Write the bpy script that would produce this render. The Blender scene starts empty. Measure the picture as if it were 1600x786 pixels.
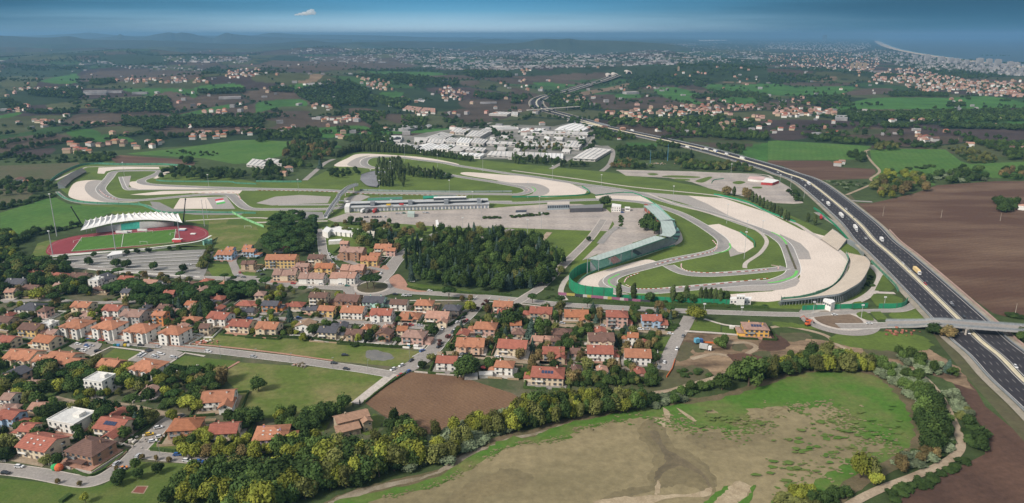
import bpy, bmesh, math, random
import numpy as np
from mathutils import Vector, Matrix, geometry
R = random.Random(7)
sc = bpy.context.scene
COL = sc.collection

# ------------------------------------------------------------------ camera
CAMZ, FPX = 200.0, 1150.0
PITCH = math.atan((393 - 54) / FPX)
cam_d = bpy.data.cameras.new('camera'); cam = bpy.data.objects.new('camera', cam_d); COL.objects.link(cam)
cam.location = (0, 0, CAMZ); cam.rotation_euler = (math.radians(90) - PITCH, 0, 0)
cam_d.sensor_width = 36; cam_d.lens = 36 * FPX / 1600
cam_d.clip_start = 1; cam_d.clip_end = 200000
sc.camera = cam
# ------------------------------------------------------------------ light
SUN_EL, SUN_AZ = 38.0, 232.0            # azimuth clockwise from the view direction (+Y)
w = bpy.data.worlds.new('World'); sc.world = w; w.use_nodes = True
nt = w.node_tree; nt.nodes.clear()
def N(nt, t, **k):
    n = nt.nodes.new(t)
    for a, b in k.items(): setattr(n, a, b)
    return n
def L(nt, a, b): nt.links.new(a, b)
out = N(nt, 'ShaderNodeOutputWorld'); bg = N(nt, 'ShaderNodeBackground')
sky = N(nt, 'ShaderNodeTexSky', sky_type='NISHITA', sun_disc=False)
sky.sun_elevation = math.radians(SUN_EL); sky.sun_rotation = math.radians(SUN_AZ)
sky.altitude = 200; sky.air_density = 1.3; sky.dust_density = 2.0; sky.ozone_density = 2.0
SKY_STR = 0.10
tc = N(nt, 'ShaderNodeTexCoord')
sep = N(nt, 'ShaderNodeSeparateXYZ'); L(nt, tc.outputs['Generated'], sep.inputs[0])
# a bank of blue-grey cloud that thins towards the light part of the horizon
mp = N(nt, 'ShaderNodeMapping'); mp.inputs['Scale'].default_value = (2.2, 2.2, 42); L(nt, tc.outputs['Generated'], mp.inputs[0])
no = N(nt, 'ShaderNodeTexNoise'); no.inputs['Scale'].default_value = 1.6; no.inputs['Detail'].default_value = 5; no.inputs['Roughness'].default_value = .55
L(nt, mp.outputs[0], no.inputs[0])
def math_n(nt, op, a, b=None, clamp=False):
    m = N(nt, 'ShaderNodeMath', operation=op); m.use_clamp = clamp
    for i, v in enumerate((a, b)):
        if v is None: continue
        if isinstance(v, (int, float)): m.inputs[i].default_value = v
        else: L(nt, v, m.inputs[i])
    return m.outputs[0]
def ramp_n(nt, fac, stops, interp='LINEAR'):
    r = N(nt, 'ShaderNodeValToRGB'); r.color_ramp.interpolation = interp
    el = r.color_ramp.elements
    while len(el) < len(stops): el.new(.5)
    for e, (p, c) in zip(el, stops): e.position = p; e.color = (*c, 1) if len(c) == 3 else c
    L(nt, fac, r.inputs[0]); return r.outputs[0]
azx = math_n(nt, 'ADD', sep.outputs[0], 0.09)                 # 0 at the brightest bearing
az2 = math_n(nt, 'ABSOLUTE', azx)
az3 = math_n(nt, 'ADD', az2, math_n(nt, 'MULTIPLY', math_n(nt, 'SUBTRACT', no.outputs[0], .5), .34))
dark = N(nt, 'ShaderNodeMapRange', interpolation_type='SMOOTHSTEP'); L(nt, az3, dark.inputs[0])
dark.inputs[1].default_value = .0; dark.inputs[2].default_value = .62
elv = N(nt, 'ShaderNodeMapRange'); L(nt, sep.outputs[2], elv.inputs[0]); elv.inputs[1].default_value = 0; elv.inputs[2].default_value = .5
lo = ramp_n(nt, elv.outputs[0], [(0, (.50, .62, .70)), (.025, (.32, .49, .60)), (.06, (.095, .28, .43)), (.10, (.022, .17, .33)), (.3, (.20, .25, .30)), (1, (.40, .41, .43))])
hi = ramp_n(nt, elv.outputs[0], [(0, (.032, .125, .205)), (.03, (.022, .10, .175)), (.06, (.012, .075, .14)), (.10, (.010, .062, .115)), (.3, (.17, .215, .26)), (1, (.40, .41, .43))])
mxc = N(nt, 'ShaderNodeMix', data_type='RGBA'); L(nt, dark.outputs[0], mxc.inputs[0]); L(nt, lo, mxc.inputs[6]); L(nt, hi, mxc.inputs[7])
sk = N(nt, 'ShaderNodeMix', data_type='RGBA', blend_type='MULTIPLY'); sk.inputs[0].default_value = 1
L(nt, sky.outputs[0], sk.inputs[6]); sk.inputs[7].default_value = (SKY_STR,) * 3 + (1,)
fin = N(nt, 'ShaderNodeMix', data_type='RGBA'); fin.inputs[0].default_value = .97
L(nt, sk.outputs[2], fin.inputs[6]); L(nt, mxc.outputs[2], fin.inputs[7])
L(nt, fin.outputs[2], bg.inputs[0]); bg.inputs[1].default_value = 1.0; L(nt, bg.outputs[0], out.inputs[0])
sd = bpy.data.lights.new('sun', 'SUN'); sun = bpy.data.objects.new('sun', sd); COL.objects.link(sun)
sd.energy = 3.3; sd.angle = math.radians(12); sd.color = (1, .92, .83)
_e, _a = math.radians(SUN_EL), math.radians(SUN_AZ)
sdir = Vector((math.sin(_a) * math.cos(_e), math.cos(_a) * math.cos(_e), math.sin(_e)))
sun.rotation_euler = sdir.to_track_quat('Z', 'Y').to_euler()
sc.view_settings.view_transform = 'Standard'; sc.view_settings.look = 'None'
sc.view_settings.exposure = 0.5; sc.view_settings.gamma = 1
sc.cycles.max_bounces = 5; sc.cycles.diffuse_bounces = 2; sc.cycles.glossy_bounces = 2; sc.cycles.transparent_max_bounces = 6
sc.cycles.volume_bounces = 4; sc.cycles.use_denoising = True; sc.cycles.caustics_reflective = False; sc.cycles.caustics_refractive = False

# ------------------------------------------------------------------ photograph pixel -> place on the ground
_s, _c = math.sin(PITCH), math.cos(PITCH)
def ray(px, py):
    u, v = (px - 800) / FPX, (393 - py) / FPX
    return (u, _c + v * _s, -_s + v * _c)
def G(px, py, z=0.0):
    d = ray(px, py)
    if d[2] > -2e-4: d = (d[0], d[1], -2e-4)
    t = (CAMZ - z) / -d[2]
    return (d[0] * t, d[1] * t)
def topx(x, y, z=0):
    dz = z - CAMZ
    f = y * _c - dz * _s; up = y * _s + dz * _c
    return 800 + FPX * x / f, 393 - FPX * up / f
def mpp(px, py, z=0):                    # metres per photo pixel there
    x, y = G(px, py, z); return (y * _c + (CAMZ - z) * _s) / FPX
def sstep(a, b, x):
    t = np.clip((x - a) / (b - a), 0, 1); return t * t * (3 - 2 * t)
def HT(x, y):
    x = np.asarray(x, float); y = np.asarray(y, float)
    d = np.hypot(x, y); az = x / np.maximum(y, 1)
    land = 1 - sstep(.12, .42, az)
    amp = sstep(1700, 4200, d) * (8 + 52 * land) + sstep(5000, 11000, d) * 35 * (1 - sstep(.05, .3, az))
    n = (np.sin(x / 610 + 1.3 * np.sin(y / 900)) * np.sin(y / 700 + .9 * np.sin(x / 830 + 2)) + .5 * np.sin(x / 290 + y / 370 + 1) * np.sin(y / 333 - x / 460))
    h = amp * np.clip(.45 + .55 * n, 0, 1.4) * sstep(60, 1400, np.interp(y, CST_Y, CST_X) - x)
    for (bx, by, hh, sx, sy) in BUMPS: h = h + hh * np.exp(-((x - bx) / sx) ** 2 - ((y - by) / sy) ** 2)
    return h
COAST = [(1352, 59.5), (1366, 61.5), (1369, 63.5), (1376, 66), (1385, 70), (1397, 75), (1412, 79), (1430, 82.5), (1455, 86.5), (1480, 90), (1510, 93.5), (1545, 98), (1600, 104.5), (1700, 118), (1900, 150)]
_cp = sorted((G(a, b)[1], G(a, b)[0]) for a, b in COAST); CST_Y = [c[0] for c in _cp]; CST_X = [c[1] for c in _cp]
BUMPS = [(*G(1110, 122), 42, 650, 420), (*G(470, 142), 28, 420, 300), (*G(1310, 125), 18, 380, 250)]
def GH(px, py):
    d = ray(px, py)
    if d[2] > -3e-4: d = (d[0], d[1], -3e-4)
    t = CAMZ / -d[2]
    if math.hypot(d[0] * t, d[1] * t) < 1650: return (d[0] * t, d[1] * t, 0.0)
    ts = np.linspace(1300, t, 260)
    dz = CAMZ + d[2] * ts - HT(d[0] * ts, d[1] * ts)
    k = np.argmax(dz < 0) if (dz < 0).any() else len(ts) - 1
    a, b = ts[max(k - 1, 0)], ts[k]
    for _ in range(12):
        m = (a + b) / 2
        if CAMZ + d[2] * m - float(HT(d[0] * m, d[1] * m)) < 0: b = m
        else: a = m
    return (d[0] * b, d[1] * b, float(HT(d[0] * b, d[1] * b)))
TILES = dict(M=(0, 0, 3.93), N=(400, 0, 3.93), O=(800, 0, 3.93), Q=(1200, 0, 3.93), A=(0, 180, 3.93), B=(400, 180, 3.93), C=(800, 180, 3.93), D=(1200, 180, 3.93),
             E=(0, 360, 3.93), F=(400, 360, 3.93), G=(800, 360, 3.93), H=(1200, 360, 3.93), I=(0, 560, 3.4775), J=(400, 560, 3.4775), K=(800, 560, 3.4775), L=(1200, 560, 3.4775),
             U=(500, 270, 5.714), V=(560, 180, 4.0), R=(900, 300, 7.86), W=(80, 300, 6.154), X=(1220, 400, 7.86), Y=(620, 480, 6.046), Z=(120, 470, 7.86), T=(240, 600, 7.145), P=(0, 0, 1))
def PX(s):
    t, o = 'P', []
    for k in s.split():
        if k[0].isalpha(): t = k[0]; k = k[1:]
        a, b = k.split(','); X0, Y0, S = TILES[t]
        o.append((X0 + float(a) / S, Y0 + float(b) / S))
    return o
def GP(s, z=0): return [G(a, b, z) for a, b in (PX(s) if isinstance(s, str) else s)]
def catmull(p, closed=False, n=6):
    q = []; m = len(p)
    for i in range(m if closed else m - 1):
        if closed: a, b, c, d = p[i - 1], p[i], p[(i + 1) % m], p[(i + 2) % m]
        else: a, b, c, d = p[max(i - 1, 0)], p[i], p[i + 1], p[min(i + 2, m - 1)]
        for k in range(n):
            t = k / n; t2 = t * t; t3 = t2 * t
            q.append(tuple(.5 * (2 * b[j] + (c[j] - a[j]) * t + (2 * a[j] - 5 * b[j] + 4 * c[j] - d[j]) * t2 + (3 * b[j] - a[j] - 3 * c[j] + d[j]) * t3) for j in range(len(b))))
    if not closed: q.append(tuple(p[-1]))
    return q

# ------------------------------------------------------------------ materials
MATS = {}
def mat(name, c, c2=None, scale=.05, rough=.9, fine=1.2, spec=.2, var=0.0, stripe=None, metal=0, bump=0, mix=.5, aniso=None):
    """procedural: large patches of c2 in c, fine grain, optional random value per object, optional stripes (angle, period m, depth)"""
    if name in MATS: return MATS[name]
    m = bpy.data.materials.new(name); m.use_nodes = True; n = m.node_tree; b = n.nodes['Principled BSDF']
    b.inputs['Roughness'].default_value = rough; b.inputs['Specular IOR Level'].default_value = spec; b.inputs['Metallic'].default_value = metal
    t = N(n, 'ShaderNodeTexCoord').outputs['Object']
    n1 = N(n, 'ShaderNodeTexNoise'); n1.inputs['Scale'].default_value = scale; n1.inputs['Detail'].default_value = 7; n1.inputs['Roughness'].default_value = .62
    if aniso: am = N(n, 'ShaderNodeMapping'); am.inputs['Scale'].default_value = aniso; L(n, t, am.inputs[0]); L(n, am.outputs[0], n1.inputs[0])
    else: L(n, t, n1.inputs[0])
    c2 = c2 or tuple(v * .8 for v in c)
    col = ramp_n(n, n1.outputs[0], [(max(0, mix - .14), c), (min(1, mix + .14), c2)])
    n2 = N(n, 'ShaderNodeTexNoise'); n2.inputs['Scale'].default_value = fine; n2.inputs['Detail'].default_value = 5; n2.inputs['Roughness'].default_value = .7; L(n, t, n2.inputs[0])
    mr = N(n, 'ShaderNodeMapRange'); L(n, n2.outputs[0], mr.inputs[0]); mr.inputs[1].default_value = .25; mr.inputs[2].default_value = .75; mr.inputs[3].default_value = .72; mr.inputs[4].default_value = 1.28
    f = mr.outputs[0]
    if stripe:
        ang, per, dep = stripe
        mp = N(n, 'ShaderNodeMapping'); mp.inputs['Rotation'].default_value = (0, 0, math.radians(ang)); L(n, t, mp.inputs[0])
        wv = N(n, 'ShaderNodeTexWave'); wv.inputs['Scale'].default_value = 1 / per / 3.14 * 3.14 / 6.2832 * 2; wv.inputs['Distortion'].default_value = 2.5; wv.inputs['Detail'].default_value = 3; wv.inputs['Detail Scale'].default_value = .6
        L(n, mp.outputs[0], wv.inputs[0])
        m2 = N(n, 'ShaderNodeMapRange'); L(n, wv.outputs[1], m2.inputs[0]); m2.inputs[3].default_value = 1 - dep; m2.inputs[4].default_value = 1 + dep
        f = math_n(n, 'MULTIPLY', f, m2.outputs[0])
    if var:
        oi = N(n, 'ShaderNodeObjectInfo'); m3 = N(n, 'ShaderNodeMapRange'); L(n, oi.outputs['Random'], m3.inputs[0]); m3.inputs[3].default_value = 1 - var; m3.inputs[4].default_value = 1 + var
        f = math_n(n, 'MULTIPLY', f, m3.outputs[0])
    vm = N(n, 'ShaderNodeVectorMath', operation='SCALE'); L(n, col, vm.inputs[0]); L(n, f, vm.inputs['Scale']); L(n, vm.outputs[0], b.inputs['Base Color'])
    if bump:
        bp = N(n, 'ShaderNodeBump'); bp.inputs['Strength'].default_value = .6; bp.inputs['Distance'].default_value = bump; L(n, n2.outputs[0], bp.inputs['Height']); L(n, bp.outputs[0], b.inputs['Normal'])
    MATS[name] = m; return m
GRASS = mat('grass_green', (.108, .155, .028), (.072, .108, .022), .022, fine=.35, bump=.3)
LAWN = mat('lawn_green', (.062, .110, .018), (.105, .13, .034), .05, fine=.8, bump=.2)
MEADOW = mat('meadow_grass', (.092, .130, .026), (.20, .175, .075), .035, fine=.3, bump=.3, mix=.57)
CROP = mat('crop_green', (.048, .120, .020), (.075, .145, .028), .012, fine=.12, stripe=(20, 9, .05))
OLIVE = mat('olive_grass', (.07, .08, .034), (.10, .085, .05), .02, fine=.2)
BROWN = mat('ploughed_soil', (.088, .048, .032), (.175, .116, .076), .011, fine=.5, stripe=(70, 6, .055), bump=.4, mix=.60, aniso=(.45, 1.9, 1))
TANSOIL = mat('dry_soil', (.20, .145, .10), (.13, .09, .065), .03, fine=.4)
FURROW = mat('furrowed_field', (.185, .112, .066), (.14, .082, .05), .03, fine=.7, stripe=(58, 1.6, .22), bump=.5)
DARKSOIL = mat('dark_soil', (.058, .034, .026), (.105, .06, .042), .012, fine=.4, stripe=(75, 6, .04), aniso=(2, .6, 1))
DIRT = mat('bare_earth', (.29, .205, .13), (.095, .065, .042), .055, fine=.4, bump=.4, aniso=(.5, 1.4, 1))
MUD = mat('pond_mud', (.25, .205, .115), (.165, .14, .075), .010, fine=.2, rough=.7, aniso=(.6, 1.3, 1))
MUD2 = mat('wet_mud', (.105, .085, .05), (.15, .12, .07), .05, fine=.3, rough=.45)
WEED = mat('pond_weed', (.065, .145, .020), (.15, .145, .055), .03, fine=.35, mix=.56)
STONE_B = mat('stony_bank', (.30, .26, .20), (.17, .14, .09), .12, fine=1.5)
GRAVEL = mat('gravel_beige', (.63, .55, .48), (.57, .495, .43), .03, fine=.8, stripe=(15, 4, .012))
TARMAC = mat('track_asphalt', (.30, .28, .26), (.24, .23, .22), .03, fine=.6, aniso=(.4, 1, 1))
RUNOFF = mat('runoff_asphalt', (.34, .31, .285), (.30, .28, .26), .02, fine=.5)
CONC = mat('pale_concrete', (.48, .43, .385), (.42, .38, .34), .04, fine=.6)
PADDOCK = mat('paddock_asphalt', (.40, .35, .31), (.29, .26, .24), .035, fine=.3, stripe=(3, 26, .05), aniso=(.35, 1.3, 1))
ROAD = mat('road_asphalt', (.30, .275, .25), (.25, .23, .215), .03, fine=.7)
DARKROAD = mat('motorway_asphalt', (.030, .028, .034), (.04, .038, .043), .02, fine=.6)
PARK = mat('carpark_asphalt', (.25, .24, .225), (.20, .195, .185), .03, fine=.6)
PATHM = mat('dirt_track', (.36, .29, .21), (.26, .20, .14), .08, fine=.8)
BRICKP = mat('brick_paving', (.40, .22, .16), (.33, .19, .14), .1, fine=1)
WHITEP = mat('white_paint', (.75, .74, .70), (.66, .65, .62), .3)
YELP = mat('cream_barrier', (.60, .55, .40), (.5, .46, .36), .3)
GREENP = mat('bright_green_paint', (.16, .50, .12), (.13, .42, .10), .3)
REDT = mat('red_running_track', (.24, .045, .055), (.20, .038, .045), .05)
PITCHG = mat('pitch_grass', (.06, .15, .02), (.075, .165, .03), .06, fine=.6, stripe=(8, 11, .05))
GFENCE = mat('green_fence_mesh', (.03, .26, .13), (.02, .20, .10), .1, rough=.6)
GFENCE2 = mat('faded_green_fence', (.10, .27, .17), (.08, .22, .15), .1, rough=.6)
SEA = mat('sea_water', (.008, .05, .085), (.012, .065, .10), .0006, rough=.35, fine=.01)
SAND = mat('beach_sand', (.48, .40, .31), None, .01)
STEEL = mat('grey_steel', (.33, .36, .38), None, .2, rough=.5, metal=.3)
DSTEEL = mat('dark_steel', (.05, .055, .07), None, .2, rough=.5)
GLASS = mat('dark_window_glass', (.035, .045, .06), (.06, .07, .085), .4, rough=.15, spec=.6)
SHUT = mat('window_shutter', (.16, .10, .07), (.25, .23, .2), .02)
WHITE = mat('white_wall', (.74, .72, .68), (.66, .64, .60), .15, var=.05)
TENT = mat('white_membrane', (.74, .73, .71), (.68, .67, .65), .05, rough=.6)
IND_ROOF = mat('factory_roof', (.60, .58, .55), (.46, .44, .42), .04, var=.12, stripe=(90, 3, .05))
IND_WALL = mat('factory_wall', (.44, .42, .39), (.38, .36, .34), .05, var=.12)
RUST = mat('rusty_steel', (.30, .10, .07), None, .3)
MINT = mat('pale_green_roof_sheet', (.42, .50, .46), (.36, .43, .40), .08, rough=.5, stripe=(0, 4, .05))
SEATG = mat('green_seats', (.20, .42, .34), (.26, .46, .38), .3)
SEATR = mat('red_and_white_seats', (.45, .22, .20), (.55, .42, .40), .6)
BARK = mat('tree_bark', (.12, .085, .06), None, 1)
ROOFS = dict(orange=(.41, .185, .11), red=(.33, .12, .085), salmon=(.42, .24, .18), brown=(.17, .10, .08), pinkbrown=(.33, .21, .17), grey=(.095, .095, .11), tan=(.36, .24, .16), old=(.36, .22, .15), orangebrown=(.36, .15, .08))
WALLS = dict(white=(.74, .72, .67), ochre=(.74, .43, .10), cream=(.66, .56, .41), yellow=(.66, .47, .2), pink=(.60, .39, .33), orange=(.62, .26, .10), peach=(.66, .46, .34), blue=(.40, .54, .70), mint=(.50, .72, .64), lilac=(.45, .34, .46), brick=(.36, .21, .14), tan=(.48, .37, .26), grey=(.46, .45, .43), dark=(.14, .12, .11))
def roofm(k): return mat(k + '_roof_tiles', ROOFS[k], tuple(v * .75 for v in ROOFS[k]), .5, fine=3, var=.1, stripe=(90, .9, .12))
def wallm(k): return mat(k + '_render_wall', WALLS[k], tuple(v * .88 for v in WALLS[k]), .3, fine=2, var=.05)
# foliage: colour varies a little between individuals and between leaf clumps
LEAF = {}
for k, c, c2 in [('dark', (.030, .056, .016), (.055, .088, .024)), ('mid', (.052, .092, .022), (.09, .13, .034)), ('yellow', (.23, .235, .035), (.13, .165, .03)), ('olive', (.095, .11, .032), (.145, .145, .045)),
                 ('pine', (.034, .072, .020), (.055, .10, .028)), ('blue', (.05, .085, .065), (.075, .11, .085)), ('cypress', (.022, .044, .020), (.04, .065, .028)), ('autumn', (.19, .13, .055), (.13, .12, .05)),
                 ('reed', (.13, .17, .095), (.19, .22, .13)), ('poplar', (.05, .078, .028), (.09, .11, .04)), ('plum', (.07, .035, .035), (.10, .05, .04)), ('far', (.035, .058, .026), (.055, .075, .034))]:
    LEAF[k] = mat(k + '_foliage', c, c2, .9, fine=4, var=.42, spec=.1)

# ------------------------------------------------------------------ object helpers
def tag(o, label=None, cat=None, group=None, kind=None):
    if label: o['label'] = label
    if cat: o['category'] = cat
    if group: o['group'] = group
    if kind: o['kind'] = kind
    return o
class MB:
    """collects vertices and faces with material slots"""
    def __init__(s): s.v = []; s.f = []; s.m = []; s.mats = []
    def mi(s, m):
        if m not in s.mats: s.mats.append(m)
        return s.mats.index(m)
    def face(s, pts, m):
        k = len(s.v); s.v += [tuple(p) for p in pts]; s.f.append(tuple(range(k, k + len(pts)))); s.m.append(s.mi(m))
    def box(s, c, d, m, rz=0, top=None):
        x, y, z = c; a, b, h = d[0] / 2, d[1] / 2, d[2] / 2; cs, sn = math.cos(rz), math.sin(rz); k = len(s.v)
        for dz in (-h, h):
            for (u, v) in ((-a, -b), (a, -b), (a, b), (-a, b)): s.v.append((x + u * cs - v * sn, y + u * sn + v * cs, z + dz))
        for i, q in enumerate(((3, 2, 1, 0), (4, 5, 6, 7), (0, 1, 5, 4), (1, 2, 6, 5), (2, 3, 7, 6), (3, 0, 4, 7))):
            s.f.append(tuple(k + j for j in q)); s.m.append(s.mi(top if (i == 1 and top) else m))
    def beam(s, a, b, r, m, n=6, r2=None):
        a, b = Vector(a), Vector(b); d = (b - a).normalized(); u = d.orthogonal().normalized(); v = d.cross(u); k = len(s.v); r2 = r if r2 is None else r2
        for p, q in ((a, r), (b, r2)):
            for i in range(n):
                t = 2 * math.pi * i / n; s.v.append(tuple(p + (u * math.cos(t) + v * math.sin(t)) * q))
        for i in range(n): s.f.append((k + i, k + (i + 1) % n, k + n + (i + 1) % n, k + n + i)); s.m.append(s.mi(m))
        s.f.append(tuple(k + n + i for i in range(n))); s.m.append(s.mi(m)); s.f.append(tuple(k + n - 1 - i for i in range(n))); s.m.append(s.mi(m))
    def prism(s, pts, z0, z1, m, top=None):
        n = len(pts); k = len(s.v)
        ar = sum(pts[i - 1][0] * pts[i][1] - pts[i][0] * pts[i - 1][1] for i in range(n))
        if ar < 0: pts = pts[::-1]
        s.v += [(p[0], p[1], z0) for p in pts] + [(p[0], p[1], z1) for p in pts]
        for i in range(n): j = (i + 1) % n; s.f.append((k + i, k + j, k + n + j, k + n + i)); s.m.append(s.mi(m))
        s.f.append(tuple(range(k + n, k + 2 * n))); s.m.append(s.mi(top or m))
    def mesh(s, name):
        me = bpy.data.meshes.new(name); me.from_pydata(s.v, [], s.f)
        for m in s.mats: me.materials.append(m)
        me.polygons.foreach_set('material_index', s.m); me.update(); return me
    def build(s, name, parent=None, loc=None):
        return obj(name, s.mesh(name), parent, loc)
def obj(name, me, parent=None, loc=None, rz=0):
    o = bpy.data.objects.new(name, me); COL.objects.link(o)
    if parent: o.parent = parent
    if loc is not None: o.location = loc
    if rz: o.rotation_euler = (0, 0, rz)
    return o
def empty(name, loc, rz=0):
    o = bpy.data.objects.new(name, None); o.empty_display_size = 1; COL.objects.link(o); o.location = loc; o.rotation_euler = (0, 0, rz); return o
LAB = []                                  # (object, label, category, group phrase): made unique at the end
def lab(o, label, cat, group=None, share=False): LAB.append((o, label, cat, group, share)); return o

# flat ground sheets, each a few centimetres above whatever it lies on
SHEETS = []
def layer_z(pts):
    x0, x1 = min(p[0] for p in pts), max(p[0] for p in pts); y0, y1 = min(p[1] for p in pts), max(p[1] for p in pts)
    l = 0
    for (a, b, c, d, k) in SHEETS:
        if a < x1 and b > x0 and c < y1 and d > y0: l = max(l, k + 1)
    SHEETS.append((x0, x1, y0, y1, l)); return .03 + .014 * l
def sheet(name, s, m, smooth=True, ragged=0, z=None):
    p = GP(s) if isinstance(s, str) else s
    if smooth: p = catmull(p, True, 5)
    if ragged:
        q = []
        for i in range(len(p)):
            a, b = p[i], p[(i + 1) % len(p)]; n = max(1, int(math.dist(a, b) / 2.5))
            for k in range(n): q.append((a[0] + (b[0] - a[0]) * k / n + R.gauss(0, ragged), a[1] + (b[1] - a[1]) * k / n + R.gauss(0, ragged)))
        p = q
    z = layer_z(p) if z is None else z
    bm = bmesh.new(); vs = [bm.verts.new((a, b, z)) for a, b in p]
    es = [bm.edges.new((vs[i], vs[(i + 1) % len(vs)])) for i in range(len(vs))]
    bmesh.ops.triangle_fill(bm, use_beauty=True, edges=es)
    for f in bm.faces:
        if f.normal.z < 0: f.normal_flip()
    me = bpy.data.meshes.new(name); bm.to_mesh(me); bm.free(); me.materials.append(m)
    return tag(obj(name, me), kind='structure')
def offset(p, d):
    q = []
    for i in range(len(p)):
        a, b = p[max(i - 1, 0)], p[min(i + 1, len(p) - 1)]; l = math.dist(a[:2], b[:2]) or 1
        q.append((p[i][0] - (b[1] - a[1]) / l * d, p[i][1] + (b[0] - a[0]) / l * d))
    return q
def strip_mesh(name, A, B, z, m, z2=None):
    n = len(A); z2 = z if z2 is None else z2
    me = bpy.data.meshes.new(name)
    me.from_pydata([(a[0], a[1], z) for a in A] + [(b[0], b[1], z2) for b in B], [], [(i + n, i + n + 1, i + 1, i) for i in range(n - 1)])
    me.materials.append(m); me.update(); return me
ROADS = []
def ribbon(name, s, width, m, edge=None, ew=.6, n=6, reg=True, closed=False, z=None):
    p = GP(s) if isinstance(s, str) else s
    p = catmull(p, closed, n)
    if closed: p.append(p[0])
    A, B = offset(p, width / 2), offset(p, -width / 2)
    z = layer_z(A + B) if z is None else z
    o = tag(obj(name, strip_mesh(name, A, B, z, m)), kind='structure')
    if reg: ROADS.append((np.array(p), width / 2))
    if edge:
        for sgn in (1, -1):
            obj('edge_line', strip_mesh('edge_line', offset(p, sgn * (width / 2 + ew / 2)), offset(p, sgn * (width / 2 - ew / 2)), z + .006, edge), o)
    return o, p
def wall_along(name, p, h, m, t=.3, z0=0, posts=0, pm=None, parent=None):
    A, B = offset(p, t / 2), offset(p, -t / 2); n = len(p)
    v = [(a[0], a[1], z0) for a in A] + [(a[0], a[1], z0 + h) for a in A] + [(b[0], b[1], z0 + h) for b in B] + [(b[0], b[1], z0) for b in B]
    f = []
    for i in range(n - 1):
        for k in range(3): f.append((i + k * n, i + 1 + k * n, i + 1 + (k + 1) * n, i + (k + 1) * n))
    f += [(0, n, 2 * n, 3 * n), (n - 1, 4 * n - 1, 3 * n - 1, 2 * n - 1)]
    me = bpy.data.meshes.new(name); me.from_pydata(v, [], f); me.materials.append(m); me.update()
    return obj(name, me, parent)
def inside(poly, x, y):
    x = np.asarray(x); y = np.asarray(y); c = np.zeros(x.shape, bool); n = len(poly); j = n - 1
    for i in range(n):
        xi, yi = poly[i][:2]; xj, yj = poly[j][:2]
        if yi != yj: c ^= ((yi > y) != (yj > y)) & (x < (xj - xi) * (y - yi) / (yj - yi) + xi)
        j = i
    return c
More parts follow.
